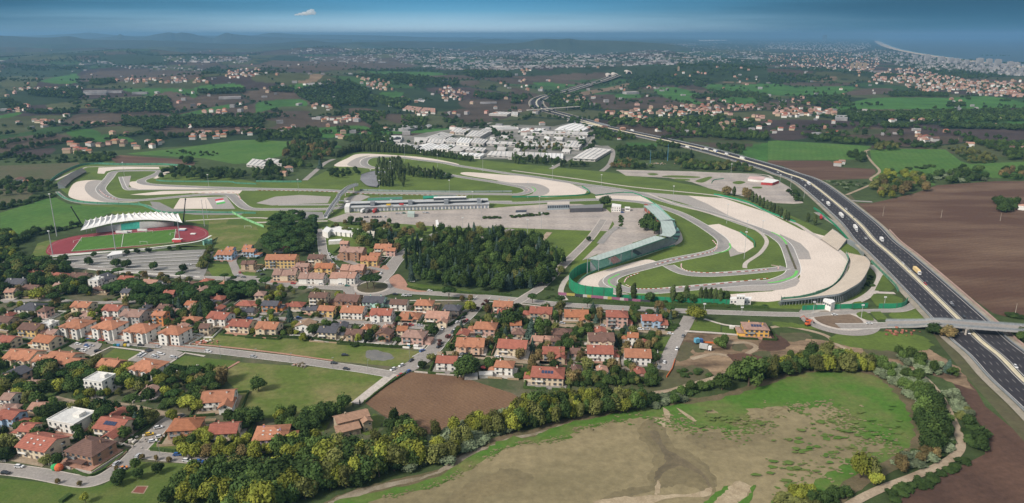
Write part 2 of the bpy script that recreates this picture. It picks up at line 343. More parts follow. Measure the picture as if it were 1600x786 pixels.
# ================================================================== the land sheet, painted field by field
FB, FD, FG, FO, FT, FP, FW = (.074, .055, .041), (.024, .042, .018), (.045, .115, .025), (.062, .072, .032), (.16, .115, .075), (.052, .038, .036), (.017, .03, .015)  # far field tones kept darker: cloud shade is put into their colour
FAR = [((.30, .28, .25), 'O1350,298 1390,297 1572,322 1670,332 1660,337 1560,331'), (FD, 'M0,430 200,400 420,420 500,440 400,470 230,470 0,480'), (FG, 'M270,490 470,455 490,505 270,505'), (FB, 'M490,470 600,440 900,428 1280,440 1240,470 900,495 500,500'), (FG, 'M1220,530 1440,515 1500,545 1340,570 1210,560'),
 (FG, 'M760,545 1150,545 1210,560 1200,600 1090,610 860,580'), (FB, 'M1060,640 1290,590 1390,620 1100,680'), (FG, 'M1120,700 1400,640 1380,680 1180,705'), (FB, 'M380,740 620,700 890,720 800,770 560,775 400,765'),
 (FG, 'M0,710 110,690 130,700 0,735'), (FO, 'M0,480 200,470 230,520 120,560 0,520'), (FO, 'M300,640 600,610 860,590 900,610 560,665 330,665'), (FD, 'M600,350 900,330 1000,350 1000,400 500,400'),
 (FG, 'N620,435 1000,440 1180,460 900,465 780,455'), (FB, 'N0,400 480,345 800,370 1000,400 560,430 160,415'), (FT, 'N250,500 330,460 460,455 400,480 300,510'), (FG, 'N210,520 390,515 330,545 240,545'),
 (FG, 'N50,620 280,610 310,650 160,655 20,690 0,690 0,640'), (FB, 'N100,690 310,680 330,710 250,755 190,755 110,710'), (FB, 'N530,670 680,665 820,700 940,740 850,750 700,700 560,695'), (FB, 'N1260,500 1360,495 1360,520 1270,525'),
 (FB, 'N1130,700 1250,670 1572,645 1572,710 1440,745 1300,750 1200,725'), (FB, 'N1250,620 1420,610 1440,650 1290,665'), (FG, 'N760,570 900,565 880,595 790,600'), (FO, 'N0,450 200,440 330,460 250,500 0,500'), (FB, 'N0,570 80,570 100,600 0,620'),
 (FB, 'O220,470 360,452 570,450 560,480 320,492'), (FG, 'O150,505 330,515 400,525 280,535 150,520'), (FB, 'O0,540 130,570 180,590 130,610 0,640'), (FB, 'O0,650 110,640 120,670 0,700'), (FT, 'O400,570 700,510 750,515 650,545 420,590'),
 (FB, 'O480,590 700,580 640,600 940,605 1040,650 880,665 540,665'), (FG, 'O640,580 760,570 790,600 650,600'), (FG, 'O870,545 1000,535 1150,575 1130,590 1180,620 1120,640 1010,620 920,590'), (FB, 'O1090,590 1270,600 1280,620 1200,640'),
 (FG, 'O1180,520 1480,520 1572,510 1572,580 1300,575 1200,545'), (FG, 'O1280,600 1480,600 1500,640 1310,630'), (FT, 'O1280,490 1510,485 1480,515 1300,505'), (FB, 'O640,765 1040,765 1020,800 870,830 700,800'), (FB, 'O800,420 1040,400 1000,440 780,450'),
 (FD, 'O560,440 1040,400 1400,370 1572,440 1240,500 900,470'), (FG, 'Q0,515 180,530 450,530 540,540 380,585 0,580'), (FB, 'Q80,505 280,510 540,510 400,530 150,525'), (FB, 'Q430,585 600,545 760,545 720,575'), (FT, 'Q280,490 400,470 420,490 300,505'),
 (FG, 'Q680,600 1100,600 1340,590 1572,630 1572,660 1000,670 510,670 380,660 510,630'), (FB, 'Q500,675 1000,675 1210,700 700,690 640,715'), (FG, 'Q370,665 500,672 640,715 560,720'), (FP, 'Q0,735 540,745 560,785 0,785'), (FP, 'D40,30 480,35 560,80 40,80'),
 (FG, 'Q1300,715 1572,705 1572,725 1320,735'), (FG, 'Q1460,745 1572,745 1572,780'), (FB, 'Q1230,690 1572,665 1572,690 1240,700'), (FO, 'D280,90 700,85 720,105 600,120 310,110'), (FP, 'D0,95 270,95 300,120 180,150 40,150'), (FP, 'D660,50 1060,60 1050,85 690,80'),
 (FP, 'D850,90 1572,90 1572,150 1230,150 1160,130 880,120'), (FB, 'A0,150 350,115 420,160 0,230'), (FP, 'A40,230 330,200 280,250 80,255'), (FG, 'A410,100 560,85 620,120 480,140'), (FG, 'A560,130 700,115 820,150 780,165 570,160'), (FO, 'A0,20 380,0 350,60 0,120'),
 (FG, 'B360,80 500,70 660,65 700,95 560,100 600,120 400,140 380,100'), (FG, 'B700,95 1200,80 1150,100 900,115 650,120'), (FB, 'B890,115 1060,110 1000,135 900,140'), (FB, 'B830,-10 1000,20 880,50 800,20'), (FO, 'B0,30 130,40 100,75 0,80'),
 (FG, 'C700,175 880,175 870,205 730,200'), (FB, 'C1050,160 1400,170 1540,180 1400,215 1200,190'), (FG, 'C1440,200 1572,170 1572,275 1400,240'), (FP, 'C1330,85 1572,80 1572,105 1350,105'), (FO, 'O1120,290 1572,290 1572,330 1320,320 1200,300'), (FB, 'M1040,560 1200,610 1060,640 900,610')]
def hsh(a, b, k): return np.modf(np.abs(np.sin(a * 127.1 + b * 311.7 + k * 74.7) * 43758.5453))[0]
def patch_colour(x, y):
    """fields of 120 to 300 m, each with its crop; hedges along some edges"""
    ca, sa = math.cos(.45), math.sin(.45)
    d = np.hypot(x, y); S = np.where(d > 7000, 420.0, 210.0)
    u = (x * ca + y * sa + 60 * np.sin(y / 430)) / S; v = (-x * sa + y * ca + 60 * np.sin(x / 510)) / (S * 1.5)
    iu, iv = np.floor(u), np.floor(v); f1 = np.full(x.shape, 9.); f2 = f1.copy(); ci = np.zeros(x.shape); cj = ci.copy()
    for a in (-1, 0, 1):
        for b in (-1, 0, 1):
            cu, cv = iu + a, iv + b
            dd = np.maximum(abs(u - cu - .2 - .6 * hsh(cu, cv, 1)), abs(v - cv - .2 - .6 * hsh(cu, cv, 2)))
            near = dd < f1; f2 = np.where(near, f1, np.minimum(f2, dd)); f1 = np.where(near, dd, f1); ci = np.where(near, cu, ci); cj = np.where(near, cv, cj)
    h = hsh(ci, cj, 3); g = hsh(ci, cj, 4)
    pal = np.array([FB, FD, FO, FD, FB, (.035, .075, .022), FO, FP, FD, FO]); c = pal[np.minimum((h * 10).astype(int), 9)] * .9 * (.8 + .4 * g)[:, None]
    hedge = (f2 - f1 < .07) & (hsh(ci, cj, 5) > .3); c[hedge] = FW
    return c, hedge
def build_land():
    ys = list(np.concatenate([np.arange(58.3, 60, .3), np.arange(60, 215, .8), np.arange(215, 300, 4), np.arange(300, 1000, 30), np.arange(1000, 5000, 700)]))
    ds = [CAMZ / math.tan(PITCH - math.atan((393 - y) / FPX)) if PITCH - math.atan((393 - y) / FPX) < 1.45 else 5 for y in ys]
    ds = sorted(set(min(d, 50000) for d in ds)); ds = [d for d in ds if d > 30]
    an = np.tan(np.linspace(-1.08, 1.08, 1500)) / math.tan(1.08) * math.tan(1.08)
    an = np.concatenate([np.linspace(-1.9, -.78, 60)[:-1], np.linspace(-.78, .78, 1050), np.linspace(.78, 1.9, 60)[1:]])
    D, T = np.meshgrid(np.array(ds), an, indexing='ij'); x = (D / np.sqrt(1 + T * T) * T); y = (D / np.sqrt(1 + T * T))
    x = x.ravel(); y = y.ravel(); z = HT(x, y) - 3.0 * (x > np.interp(y, CST_Y, CST_X) + 60) * (y > 2400) - .02 * (np.hypot(x, y) > 1500)
    nr, nc = D.shape; c, hd = patch_colour(x, y)
    d = np.hypot(x, y)
    near = d < 1500; c[near] = np.array((.052, .075, .028))
    for col, s in FAR:
        p = [GH(a, b) for a, b in PX(s)]; p = catmull([(q[0], q[1]) for q in p], True, 3)
        bx = [q[0] for q in p]; by = [q[1] for q in p]
        k = np.where((x > min(bx)) & (x < max(bx)) & (y > min(by)) & (y < max(by)))[0]
        k = k[inside(p, x[k], y[k])]; hh = math.modf(abs(math.sin(len(s) * 12.9 + bx[0])) * 43.7)[0]; c[k] = np.array(col) * (.85 + .3 * hh)
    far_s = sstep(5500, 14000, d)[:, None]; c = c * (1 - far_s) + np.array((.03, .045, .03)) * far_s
    r = np.arange(nr - 1)[:, None] * nc + np.arange(nc - 1)[None]; F = np.stack([r, r + 1, r + nc + 1, r + nc], -1).reshape(-1, 4)
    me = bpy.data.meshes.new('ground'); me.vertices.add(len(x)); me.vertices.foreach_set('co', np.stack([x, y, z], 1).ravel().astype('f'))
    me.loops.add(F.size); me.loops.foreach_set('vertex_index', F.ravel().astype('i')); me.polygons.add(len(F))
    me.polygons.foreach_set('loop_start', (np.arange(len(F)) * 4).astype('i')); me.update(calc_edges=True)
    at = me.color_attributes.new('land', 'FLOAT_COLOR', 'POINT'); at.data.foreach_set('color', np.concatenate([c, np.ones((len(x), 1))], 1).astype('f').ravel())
    m = bpy.data.materials.new('farmland'); m.use_nodes = True; n = m.node_tree; b = n.nodes['Principled BSDF']; b.inputs['Roughness'].default_value = .95; b.inputs['Specular IOR Level'].default_value = .1
    a = N(n, 'ShaderNodeAttribute', attribute_name='land'); t = N(n, 'ShaderNodeTexCoord').outputs['Object']
    f = None
    for s_, lo_, hi_ in ((.012, .75, 1.25), (.15, .8, 1.2), (1.1, .85, 1.15)):
        q = N(n, 'ShaderNodeTexNoise'); q.inputs['Scale'].default_value = s_; q.inputs['Detail'].default_value = 4; L(n, t, q.inputs[0])
        mr = N(n, 'ShaderNodeMapRange'); L(n, q.outputs[0], mr.inputs[0]); mr.inputs[1].default_value = .3; mr.inputs[2].default_value = .7; mr.inputs[3].default_value = lo_; mr.inputs[4].default_value = hi_
        f = mr.outputs[0] if f is None else math_n(n, 'MULTIPLY', f, mr.outputs[0])
    vm = N(n, 'ShaderNodeVectorMath', operation='SCALE'); L(n, a.outputs['Color'], vm.inputs[0]); L(n, f, vm.inputs['Scale']); L(n, vm.outputs[0], b.inputs['Base Color'])
    me.materials.append(m); me.polygons.foreach_set('use_smooth', np.ones(len(F), bool))
    tag(obj('ground', me), kind='structure'); return x[hd & (d > 1500) & (d < 6500)], y[hd & (d > 1500) & (d < 6500)]
HX, HY = build_land()

# far hills: ridges with real depth, one sheet each
def ridge(name, dist, pts, depth, col):
    p = catmull([(a, b) for a, b in pts], False, 5); rows = []
    for k, (g, e) in enumerate([(-1, 0), (-.75, .18), (-.5, .5), (-.25, .85), (0, 1), (.4, .7), (1, 0)]):
        row = []
        for i, (px, py) in enumerate(p):
            az = (px - 800) / FPX; dd = dist + g * depth; zt = CAMZ - (py - (2.2 if dist > 12000 else .6) - 54) * dist / FPX
            j = 1 + .10 * math.sin(i * 1.7 + k * 2.3) + .07 * math.sin(i * .61 + k)
            zz = -5 + max(zt + 5, 0) * e * (j if 0 < e < 1 else 1)
            row.append((az * dd, dd, zz))
        rows.append(row)
    n = len(p); v = [q for r_ in rows for q in r_]
    f = [(i + k * n, i + 1 + k * n, i + 1 + (k + 1) * n, i + (k + 1) * n) for k in range(len(rows) - 1) for i in range(n - 1)]
    me = bpy.data.meshes.new(name); me.from_pydata(v, [], f); me.materials.append(col); me.update(); me.polygons.foreach_set('use_smooth', [True] * len(f))
    tag(obj(name, me), kind='structure')
HILL = mat('far_hill_woods', (.018, .03, .022), (.035, .045, .03), .0012, fine=.008)
ridge('distant_mountains', 21000, [(-700, 62), (-300, 57), (-60, 56), (60, 58), (120, 56), (150, 54.5), (168, 53.2), (190, 55.5), (230, 58), (300, 57), (400, 58), (440, 53.5), (480, 56), (540, 56.5), (620, 58), (700, 61), (780, 63)], 3000, HILL)
ridge('distant_mountains', 15500, [(150, 63), (190, 60), (207, 58), (213, 55.5), (220, 58), (245, 60), (262, 56.5), (275, 54.5), (287, 53), (296, 54.5), (306, 53.2), (318, 54.5), (333, 58), (350, 61), (362, 57), (372, 53.8), (382, 55.5), (398, 57), (430, 59), (480, 61), (560, 63)], 2500, HILL)
ridge('hill_ridge', 10500, [(-600, 58), (-300, 54), (-80, 52), (0, 54), (40, 56.5), (100, 59), (135, 57), (160, 61), (200, 62.5), (260, 63), (330, 67), (420, 68), (470, 65), (500, 63), (530, 66), (580, 65.5), (640, 64), (670, 65.5), (740, 67), (800, 68), (900, 71), (1000, 73)], 1500, HILL)
ridge('wooded_hill', 9000, [(700, 78), (760, 70), (815, 66), (836, 62.5), (850, 61), (870, 61.3), (886, 60.5), (900, 62.3), (925, 63.5), (955, 63.6), (985, 65), (1010, 66.5), (1035, 68.5), (1070, 74)], 900, mat('hill_woods', (.025, .04, .022), (.04, .055, .03), .004, fine=.03))

# sea, surf line and beach
cw = catmull([G(a, b) for a, b in COAST[2:]], False, 4)
e1 = G(1366, 61.5); far_y = 49500
sheet('sea', cw + [(cw[-1][0] + 25000, cw[-1][1]), (far_y * 1.6, far_y), (G(1366, 61)[0] * far_y / G(1366, 61)[1], far_y), G(1352, 59.5)], SEA, False, z=1.0)
bw = offset(cw, -55); tag(obj('beach', strip_mesh('beach', offset(cw, 10), offset(cw, -75), 1.3, SAND)), kind='structure')
tag(obj('beach', strip_mesh('beach', catmull([G(a, b) for a, b in ((1369, 63.5), (1374, 65.5), (1384, 69.5), (1400, 75.5), (1428, 82))], False, 4), catmull([G(a, b) for a, b in ((1366, 64.6), (1371, 68.5), (1380, 73), (1398, 78), (1428, 83.5))], False, 4), 1.6, SAND)), kind='structure')
tag(obj('surf', strip_mesh('surf', offset(cw, 45), offset(cw, 12), 1.35, mat('sea_surf', (.16, .26, .30), (.08, .18, .24), .003))), kind='structure')

# ================================================================== fields near the circuit
sheet('circuit_grass', 'P84,288 100,272 128,258 165,252 240,252 320,268 400,285 480,282 520,262 545,238 640,238 800,255 960,270 1100,292 1200,322 1290,360 1345,392 1368,425 1350,462 1280,484 1160,480 1050,476 960,472 915,462 880,440 895,412 790,398 640,400 560,392 480,380 400,372 340,352 200,340 130,322', GRASS, False)
for s, m in [('A0,600 330,500 420,545 560,560 860,570 1000,600 700,590 500,680 250,690 120,786 0,790', CROP), ('A0,310 480,290 500,310 330,390 0,400', OLIVE), ('A0,410 300,400 150,530 0,560', OLIVE), ('A780,235 1080,205 1450,155 1572,150 1600,290 1440,300 1250,265 800,240', CROP),
             ('B0,150 150,160 350,165 560,195 430,210 200,240 0,285', CROP), ('A670,260 740,245 1100,270 1200,290 1180,330 1110,300 720,300', BROWN), ('C0,308 500,350 800,375 1000,410 1220,462 1100,474 700,425 300,370 0,332', GRASS),
             ('D0,160 60,155 640,190 600,215 590,270 380,275 0,275', CROP), ('D0,278 380,280 440,320 650,330 665,350 620,390 290,400 180,370 90,310 0,305', BROWN), ('D625,215 810,205 1090,210 1180,280 1240,300 1572,285 1700,300 1700,400 1380,385 1240,340 1100,345 980,370 1000,400 1030,430 900,430 840,380 720,370 650,400 620,385 690,350 640,290', CROP),
             ('D500,540 640,540 900,480 1040,430 1400,405 1572,405 2000,420 2000,1320 1700,1320 1572,1240 1450,1235 1380,1215 1200,1085 1050,965 880,835 760,730 640,620', BROWN), ('L980,100 1050,80 1130,170 1180,260 1391,430 2200,800 1800,1500 400,1500 690,786 850,680 1180,520 1150,360 1050,200', DARKSOIL),
             ('P1325,300 1345,322 1430,400 1500,470 1560,525 1700,640 1700,800 1600,690 1520,600 1470,540 1400,430 1330,340', OLIVE)]:
    sheet('field', s, m, False)

# meadow and lawns round the houses
sheet('town_gardens', 'P-60,400 200,405 330,425 640,470 780,470 1060,485 1065,600 960,625 640,640 560,700 400,735 200,720 0,745 -80,740', mat('garden_ground', (.055, .075, .030), (.15, .125, .085), .045, fine=.5, mix=.56), False)
for s, m in [('P288,535 315,519 400,526 500,533 560,540 620,545 655,549 650,565 615,573 520,564 400,547 300,538', MEADOW), ('P288,556 370,564 346,580 264,569', LAWN), ('P180,544 224,551 198,563 160,558', LAWN), ('I950,45 1000,-5 1290,22 1200,68', LAWN), ('I1200,90 1300,22 1391,28 1791,52 2071,72 2105,95 2090,130 1950,235 1820,305 1760,400 1620,390 1590,330 1391,320 1270,290 1310,200', MEADOW),
             ('I1150,62 960,50 840,110 900,180 1120,110', OLIVE), ('I-100,640 480,700 560,690 640,640 720,560 1000,572 1280,625 1391,655 1391,800 -150,820', LAWN), ('I390,600 440,560 600,520 700,490 620,560 520,620 440,625', LAWN), ('I800,500 870,400 980,470 1080,500 1060,530 850,520', LAWN), ('I180,140 280,100 350,110 330,170 270,200 190,180', LAWN),
             ('G690,640 980,655 940,750 850,770 830,700 680,720', LAWN), ('G1100,545 1280,565 1280,625 1080,610', GRASS), ('G1290,590 1400,600 1400,640 1290,630', LAWN), ('G180,90 250,10 560,20 540,60 380,180 330,185 200,130', GRASS), ('P320,412 395,414 400,433 332,432', GRASS), ('A1370,670 1572,680 1600,740 1572,786 1440,900 1290,880', MEADOW),
             ('E190,165 300,150 640,118 1250,90 1340,40 1360,0 1440,-120 1290,-120 1270,100 300,60 230,80', MEADOW), ('F500,190 600,170 660,200 620,215', LAWN), ('F430,80 520,110 500,150 450,140', LAWN), ('F930,320 1130,345 1330,370 1300,392 1000,365 935,350', LAWN), ('J560,400 640,300 700,320 660,400 600,420', LAWN)]:
    sheet('grass_field', s, m, False)
sheet('ploughed_field', 'J590,242 700,150 830,74 1110,100 1391,190 1461,235 1391,262 1260,330 900,430 790,370 690,310', FURROW, False)
sheet('bare_ground', 'P1055,540 1068,520 1110,520 1200,525 1290,532 1400,535 1450,545 1500,575 1520,610 1440,580 1300,585 1180,575 1100,590 1040,600', DIRT, False, ragged=.5)
for s in ('G1120,700 1180,680 1230,700 1200,740 1120,750', 'G1040,700 1090,690 1110,760 1060,800 1010,790', 'G1350,700 1420,690 1440,720 1360,740', 'H60,640 200,630 260,660 120,690', 'G1480,750 1572,740 1600,790 1500,800', 'H600,720 760,740 900,790 640,780'): sheet('scrub_patch', s, OLIVE, True, ragged=.9)
for s in ('G1240,660 1330,690 1440,690 1500,720 1440,760', 'H0,600 120,590 340,640 420,700', 'H420,700 600,780 800,820', 'G1100,790 1250,760 1400,790'): ribbon('dirt_track', s, 3.5, PATHM, reg=False)
sheet('damp_earth', 'H0,640 80,650 130,700 60,740 -60,720', DARKSOIL, True, ragged=.6); sheet('damp_earth', 'G1330,760 1500,770 1560,800 1400,830', DARKSOIL, True, ragged=.6)
for s in ('H400,690 440,630 640,620 900,640 1000,690 950,740 700,740', 'H40,560 330,595 300,610 60,590', 'H780,470 900,480 980,540 760,540'): sheet('grass_field', s, GRASS, True, ragged=.8)
sheet('grass_field', 'K500,60 930,40 1060,60 1050,110 760,200 640,210 500,160', OLIVE, True, ragged=.5); sheet('puddle', 'F680,740 760,738 840,775 800,800 690,790', mat('wet_mud_puddle', (.13, .13, .13), (.18, .17, .15), .2, rough=.3), True, ragged=.6)
# the drained pond: bank, weed ring, mud, wet channel, weed flats
POND = 'J330,900 430,786 640,730 830,690 1030,620 1190,520 1391,430 1500,425 1700,345 1820,330 2010,290 2191,260 2500,230 2782,140 2960,85 3140,72 3340,90 3480,190 3560,330 3545,500 3400,560 3230,650 3120,740 3020,830 2950,1000 2700,1300 400,1300'
def fx(s):                                # J-tile numbers run on into K and L
    return s
sheet('pond_bank', 'J270,900 400,770 520,720 700,670 1000,600 1150,490 1391,400 1500,385 1700,320 1820,305 2010,265 2191,230 2500,200 2782,110 2960,60 3160,45 3400,70 3560,170 3650,330 3640,520 3500,600 3330,680 3230,760 3110,860 2950,1100 2700,1400 300,1400', mat('pond_bank_earth', (.15, .115, .07), (.09, .085, .04), .07, fine=.8), True, ragged=.35)
sheet('pond_bank', 'J395,786 500,735 700,680 900,640 1000,600 1100,540 1180,490 1250,480 1391,425 1500,410 1700,350 1500,425 1391,440 1240,500 1180,550 1030,610 860,670 640,720 470,786', STONE_B, True, ragged=.5)
sheet('pond_weed', POND, WEED, True, ragged=.7)
sheet('pond_mud', 'J430,1000 620,786 850,730 1050,660 1230,560 1391,470 1560,455 1700,425 1760,380 1850,365 2010,335 2110,325 2191,330 2340,375 2450,380 2580,400 2620,395 2700,350 2782,340 2880,290 2900,270 3010,275 3100,255 3270,330 3180,340 3250,380 3330,440 3440,460 3380,500 3250,520 3230,560 3120,620 3000,700 2920,786 2880,1100 600,1300', MUD, True, ragged=1.1)
rp = catmull(GP('J430,1000 620,786 850,730 1050,660 1230,560 1391,470 1560,455 1700,425 1760,380 1850,365 2010,335 2110,325 2191,330 2340,375 2450,380 2580,400 2620,395 2700,350 2782,340 2880,290 2900,270 3010,275 3100,255 3270,330 3180,340 3250,380 3330,440 3440,460 3380,500 3250,520 3230,560 3120,620 3000,700 2920,786 2880,1100 600,1300'), True, 5)
mbt = MB(); mbm = MB(); rq = random.Random(8); pond = catmull(GP(POND), True, 4)
for k in range(3000):
    i = rq.randrange(len(rp)); a, b = rp[i - 1], rp[i]; t = rq.random(); dd = rq.gauss(0, 1); right = a[0] > 60
    sp_ = (6 if right else 1.4); x_ = a[0] + (b[0] - a[0]) * t + rq.gauss(0, sp_); y_ = a[1] + (b[1] - a[1]) * t + rq.gauss(0, sp_ * .8)
    if math.sin(x_ / 4.1 + 2 * math.sin(y_ / 7)) * math.sin(y_ / 3.7 + x_ / 11) < -.15 or y_ > 1e9: continue
    inm = inside(rp, np.array([x_]), np.array([y_]))[0]; r_ = rq.uniform(.25, 1.1) * (1 if right else .6)
    if not inside(pond, np.array([x_]), np.array([y_]))[0]: continue
    M2 = mbt if inm else mbm; a0 = rq.random() * 6.28
    M2.face([(x_ + r_ * rq.uniform(.7, 1.5) * math.cos(a0 + q * 1.2566), y_ + r_ * rq.uniform(.4, 1) * math.sin(a0 + q * 1.2566), .36 + .00008 * (len(mbt.f) + len(mbm.f))) for q in range(5)], WEED if inm else MUD)
tag(mbt.build('weed_tufts'), kind='stuff'); tag(mbm.build('mud_patches'), kind='stuff')
for s in ('K1060,290 1100,285 1110,300 1060,300', 'K1290,280 1391,270 1500,262 1480,330 1391,345 1300,330', 'K430,388 440,380 450,390', ): sheet('pond_mud', s, MUD, True, ragged=.8)
for k in range(150):                      # weed tufts scattered over the drying mud
    cx, cy = R.uniform(1280, 1440), 0
    a = R.random()
    cx = 1205 + a * 200 + R.gauss(0, 14); cy = 735 - a * 75 + R.gauss(0, 16)
    if k % 3 == 0: cx, cy = R.gauss(1290, 45), R.gauss(668, 14)
    if k % 5 == 0: cx, cy = R.gauss(1130, 30), R.gauss(660, 7)
    q = G(cx, cy); r = R.uniform(.5, 2.6)
    if k == 0: TUFT = []
    TUFT.append([(q[0] + r * R.uniform(.6, 1.5) * math.cos(t), q[1] + r * R.uniform(.3, .9) * math.sin(t)) for t in [i * math.pi / 4.5 for i in range(9)]])
mb = MB()
for p in TUFT: mb.face([(a, b, .34 + .006 * len(mb.f)) for a, b in p], WEED)
tag(mb.build('weed_tufts'), kind='stuff')
MUDB = mat('damp_mud', (.19, .155, .083), (.15, .125, .07), .03, fine=.3, rough=.6); MUDC = mat('damper_mud', (.145, .12, .066), (.18, .148, .08), .04, fine=.3, rough=.55)
sheet('damp_mud', 'K700,360 800,320 870,470 980,520 1060,580 1100,650 1110,720 1060,730 980,700 900,690 840,700 770,720 740,640 770,570 740,480 690,430', MUDB, True, ragged=.6)
sheet('damp_mud', 'K950,430 1100,400 1200,440 1391,400 1391,430 1200,480 1060,500', MUDB, True, ragged=.6); sheet('damp_mud', 'J1000,790 1250,640 1391,600 1500,640 1450,700 1250,760 1150,900', MUDB, True, ragged=.6); sheet('damp_mud', 'K430,800 560,730 660,700 800,700 700,740 560,790', MUDB, True, ragged=.6)
sheet('damp_mud', 'K722,370 795,330 850,475 940,520 1040,590 1090,650 1098,710 1050,700 1000,650 950,625 880,620 820,670 780,700 758,620 800,560 775,480 725,440', MUDC, True, ragged=.5)
for s in ('K748,400 790,400 830,480 900,530 1010,600 1065,655 1085,700 1062,690 1030,640 960,600 900,590 840,610 800,660 782,670 780,620 830,560 800,480 758,440',): sheet('wet_channel', s, MUD2, True, ragged=.35)
for s in ('K440,786 560,760 700,750 800,745 1000,735 1080,700 1082,735 1040,755 860,760 700,800', 'K785,675 805,678 800,735 780,740', 'K780,330 850,330 860,370 820,372', 'K820,270 860,300 850,330 830,320', 'K890,270 980,320 1000,345 970,335', 'K1100,786 1190,690 1240,670 1290,700 1270,760 1220,800'): sheet('dried_silt', s, mat('dried_silt', (.38, .31, .21), (.28, .22, .14), .2, fine=1.2), True, ragged=.3)
for s in ('K1040,786 1100,740 1180,690 1160,720 1110,770 1080,800', 'K1230,786 1290,740 1310,695 1320,700 1300,786'): sheet('pond_weed', s, WEED, True, ragged=.4)

# ================================================================== circuit surfaces
def gravel(s, sm=True): sheet('gravel_trap', s, GRAVEL, sm)
def run(s, sm=True): sheet('runoff_area', s, RUNOFF, sm)
gravel('A420,480 470,410 620,400 605,440 600,470 640,515 720,530 860,532 700,538 560,532 450,512'); run('A520,450 545,408 622,402 600,460 640,510 720,528 780,535 640,532 560,500')
gravel('A598,358 605,322 760,316 975,318 980,330 860,330 700,335 650,345 640,360', False); gravel('A1000,340 1075,330 1060,345 960,390 940,388 990,355', False)
gravel('A800,410 890,408 930,425 1200,440 1572,448 1572,454 1280,452 860,456 805,440'); gravel('A800,488 1000,466 1490,460 1470,482 1150,480 900,492', False)
gravel('A1105,510 1380,500 1430,575 1065,575', False); run('A1270,508 1390,498 1445,575 1310,577', False); run('A735,380 805,372 790,440 850,455 770,460 745,430', False)
gravel('B480,310 560,265 640,237 860,246 1050,262 1230,296 1200,302 900,258 700,262 690,300 740,330 600,318'); run('B560,305 620,262 700,248 640,275 650,305 720,326 640,322')
gravel('B1270,365 1300,350 1572,370 1700,376 1850,400 1990,440 2030,465 2000,490 1900,498 1720,500 1700,440 1572,425 1480,400'); run('B1480,402 1572,415 1720,420 1800,455 1770,490 1640,502 1700,480 1680,450 1572,432')
gravel('C510,497 600,488 750,480 820,510 890,545 700,520 520,515', False)
run('C380,430 730,462 1000,510 900,500 520,490 460,465', False)
gravel('C1080,494 1300,510 1572,600 1780,705 1930,745 2030,850 2070,920 2050,980 1980,1050 1900,1090 1700,1130 1600,1145 1572,1120 1600,1080 1740,1040 1770,990 1750,900 1700,800 1640,745 1572,716 1330,616 1200,545', False)
run('C780,470 1080,494 1200,545 1330,616 1572,716 1640,745 1572,740 1300,625 1050,540 900,500', False); run('H70,20 200,80 250,130 265,178 150,178 110,100', False); run('H0,330 110,300 172,262 195,312 170,342 100,362 0,372 -160,376 -260,372 -400,352 -200,335', False)
gravel('G400,350 440,290 620,230 820,180 890,203 760,240 600,290 540,320 560,360 620,385 700,402 560,385 440,360'); run('G530,330 560,292 650,262 740,242 640,285 605,330 640,370 720,392 640,390 560,365')
gravel('C1170,680 1270,668 1400,720 1480,786 1485,810 1430,845 1390,840 1300,770', False); run('C1300,770 1330,790 1390,840 1430,845 1340,870 1330,830 1290,790', False)
gravel('G1320,395 1500,380 1640,372 1760,362 1870,350 1950,390 1860,410 1700,425 1572,440 1340,430', False)
sheet('paddock', 'B440,640 560,600 1430,572 1572,560 1800,545 1990,545 2150,575 2180,600 2190,650 2160,712 1900,705 1572,692 1240,692 860,665 480,655', PADDOCK, False)
sheet('paddock', 'C600,575 700,570 820,570 850,620 920,650 940,720 720,790 600,880 470,935 520,860 650,740 690,680 690,610', PADDOCK, False); sheet('paddock', 'G650,-70 720,-50 700,60 560,130 470,170 430,185 500,115 565,55', PADDOCK, False); sheet('paddock', 'C606,572 660,568 720,600 740,800 640,860 490,925 560,825 640,725 640,690 612,640', PADDOCK, False); sheet('paddock', 'B300,590 410,595 420,640 200,650 220,600', PARK, False); sheet('paddock', 'A920,530 980,535 1060,575 1320,590 1500,600 1480,612 1200,612 950,585', PARK, False)
sheet('kart_track_apron', 'C640,335 1100,345 1500,365 1600,385 1700,440 1790,540 1730,545 1620,540 1480,510 1330,480 1210,450 1100,410 960,385 700,372', PADDOCK, False)
for s in ('C830,360 870,356 900,364 860,370', 'C920,375 1000,370 1150,378 1120,386 960,382', 'C1000,390 1080,392 1090,402 1010,400', 'C1130,402 1200,380 1230,382 1180,412 1140,412', 'C1360,410 1400,404 1435,412 1400,424 1360,420', 'C1480,440 1530,440 1530,450 1480,450'): sheet('grass_island', s, GRASS)
run('B0,540 120,500 270,490 460,500 440,540 280,545 100,555', False); run('B540,510 640,485 700,500 600,545 540,540', False)
# tracks
TW = 13
RUBBER = mat('rubbered_line', (.215, .205, .20), (.27, .255, .24), .05, fine=.6)
def track(s, w=TW, closed=False, n=6, name='race_track'):
    o, p = ribbon(name, s, w, TARMAC, WHITEP, .55, n, closed=closed)
    if w > 9:
        q = [(a[0] + 0, a[1] + 0) for a in p]; off = [2.2 * math.sin(i * .07) for i in range(len(q))]; A = []; B = []
        for i in range(len(q)):
            a, b = q[max(i - 1, 0)], q[min(i + 1, len(q) - 1)]; l = math.dist(a, b) or 1; nx, ny = -(b[1] - a[1]) / l, (b[0] - a[0]) / l
            A.append((q[i][0] + nx * (off[i] + 1.9), q[i][1] + ny * (off[i] + 1.9))); B.append((q[i][0] + nx * (off[i] - 1.9), q[i][1] + ny * (off[i] - 1.9)))
        obj('rubber_line', strip_mesh('rubber_line', A, B, o.data.vertices[0].co.z + .005, RUBBER), o)
    return o, p
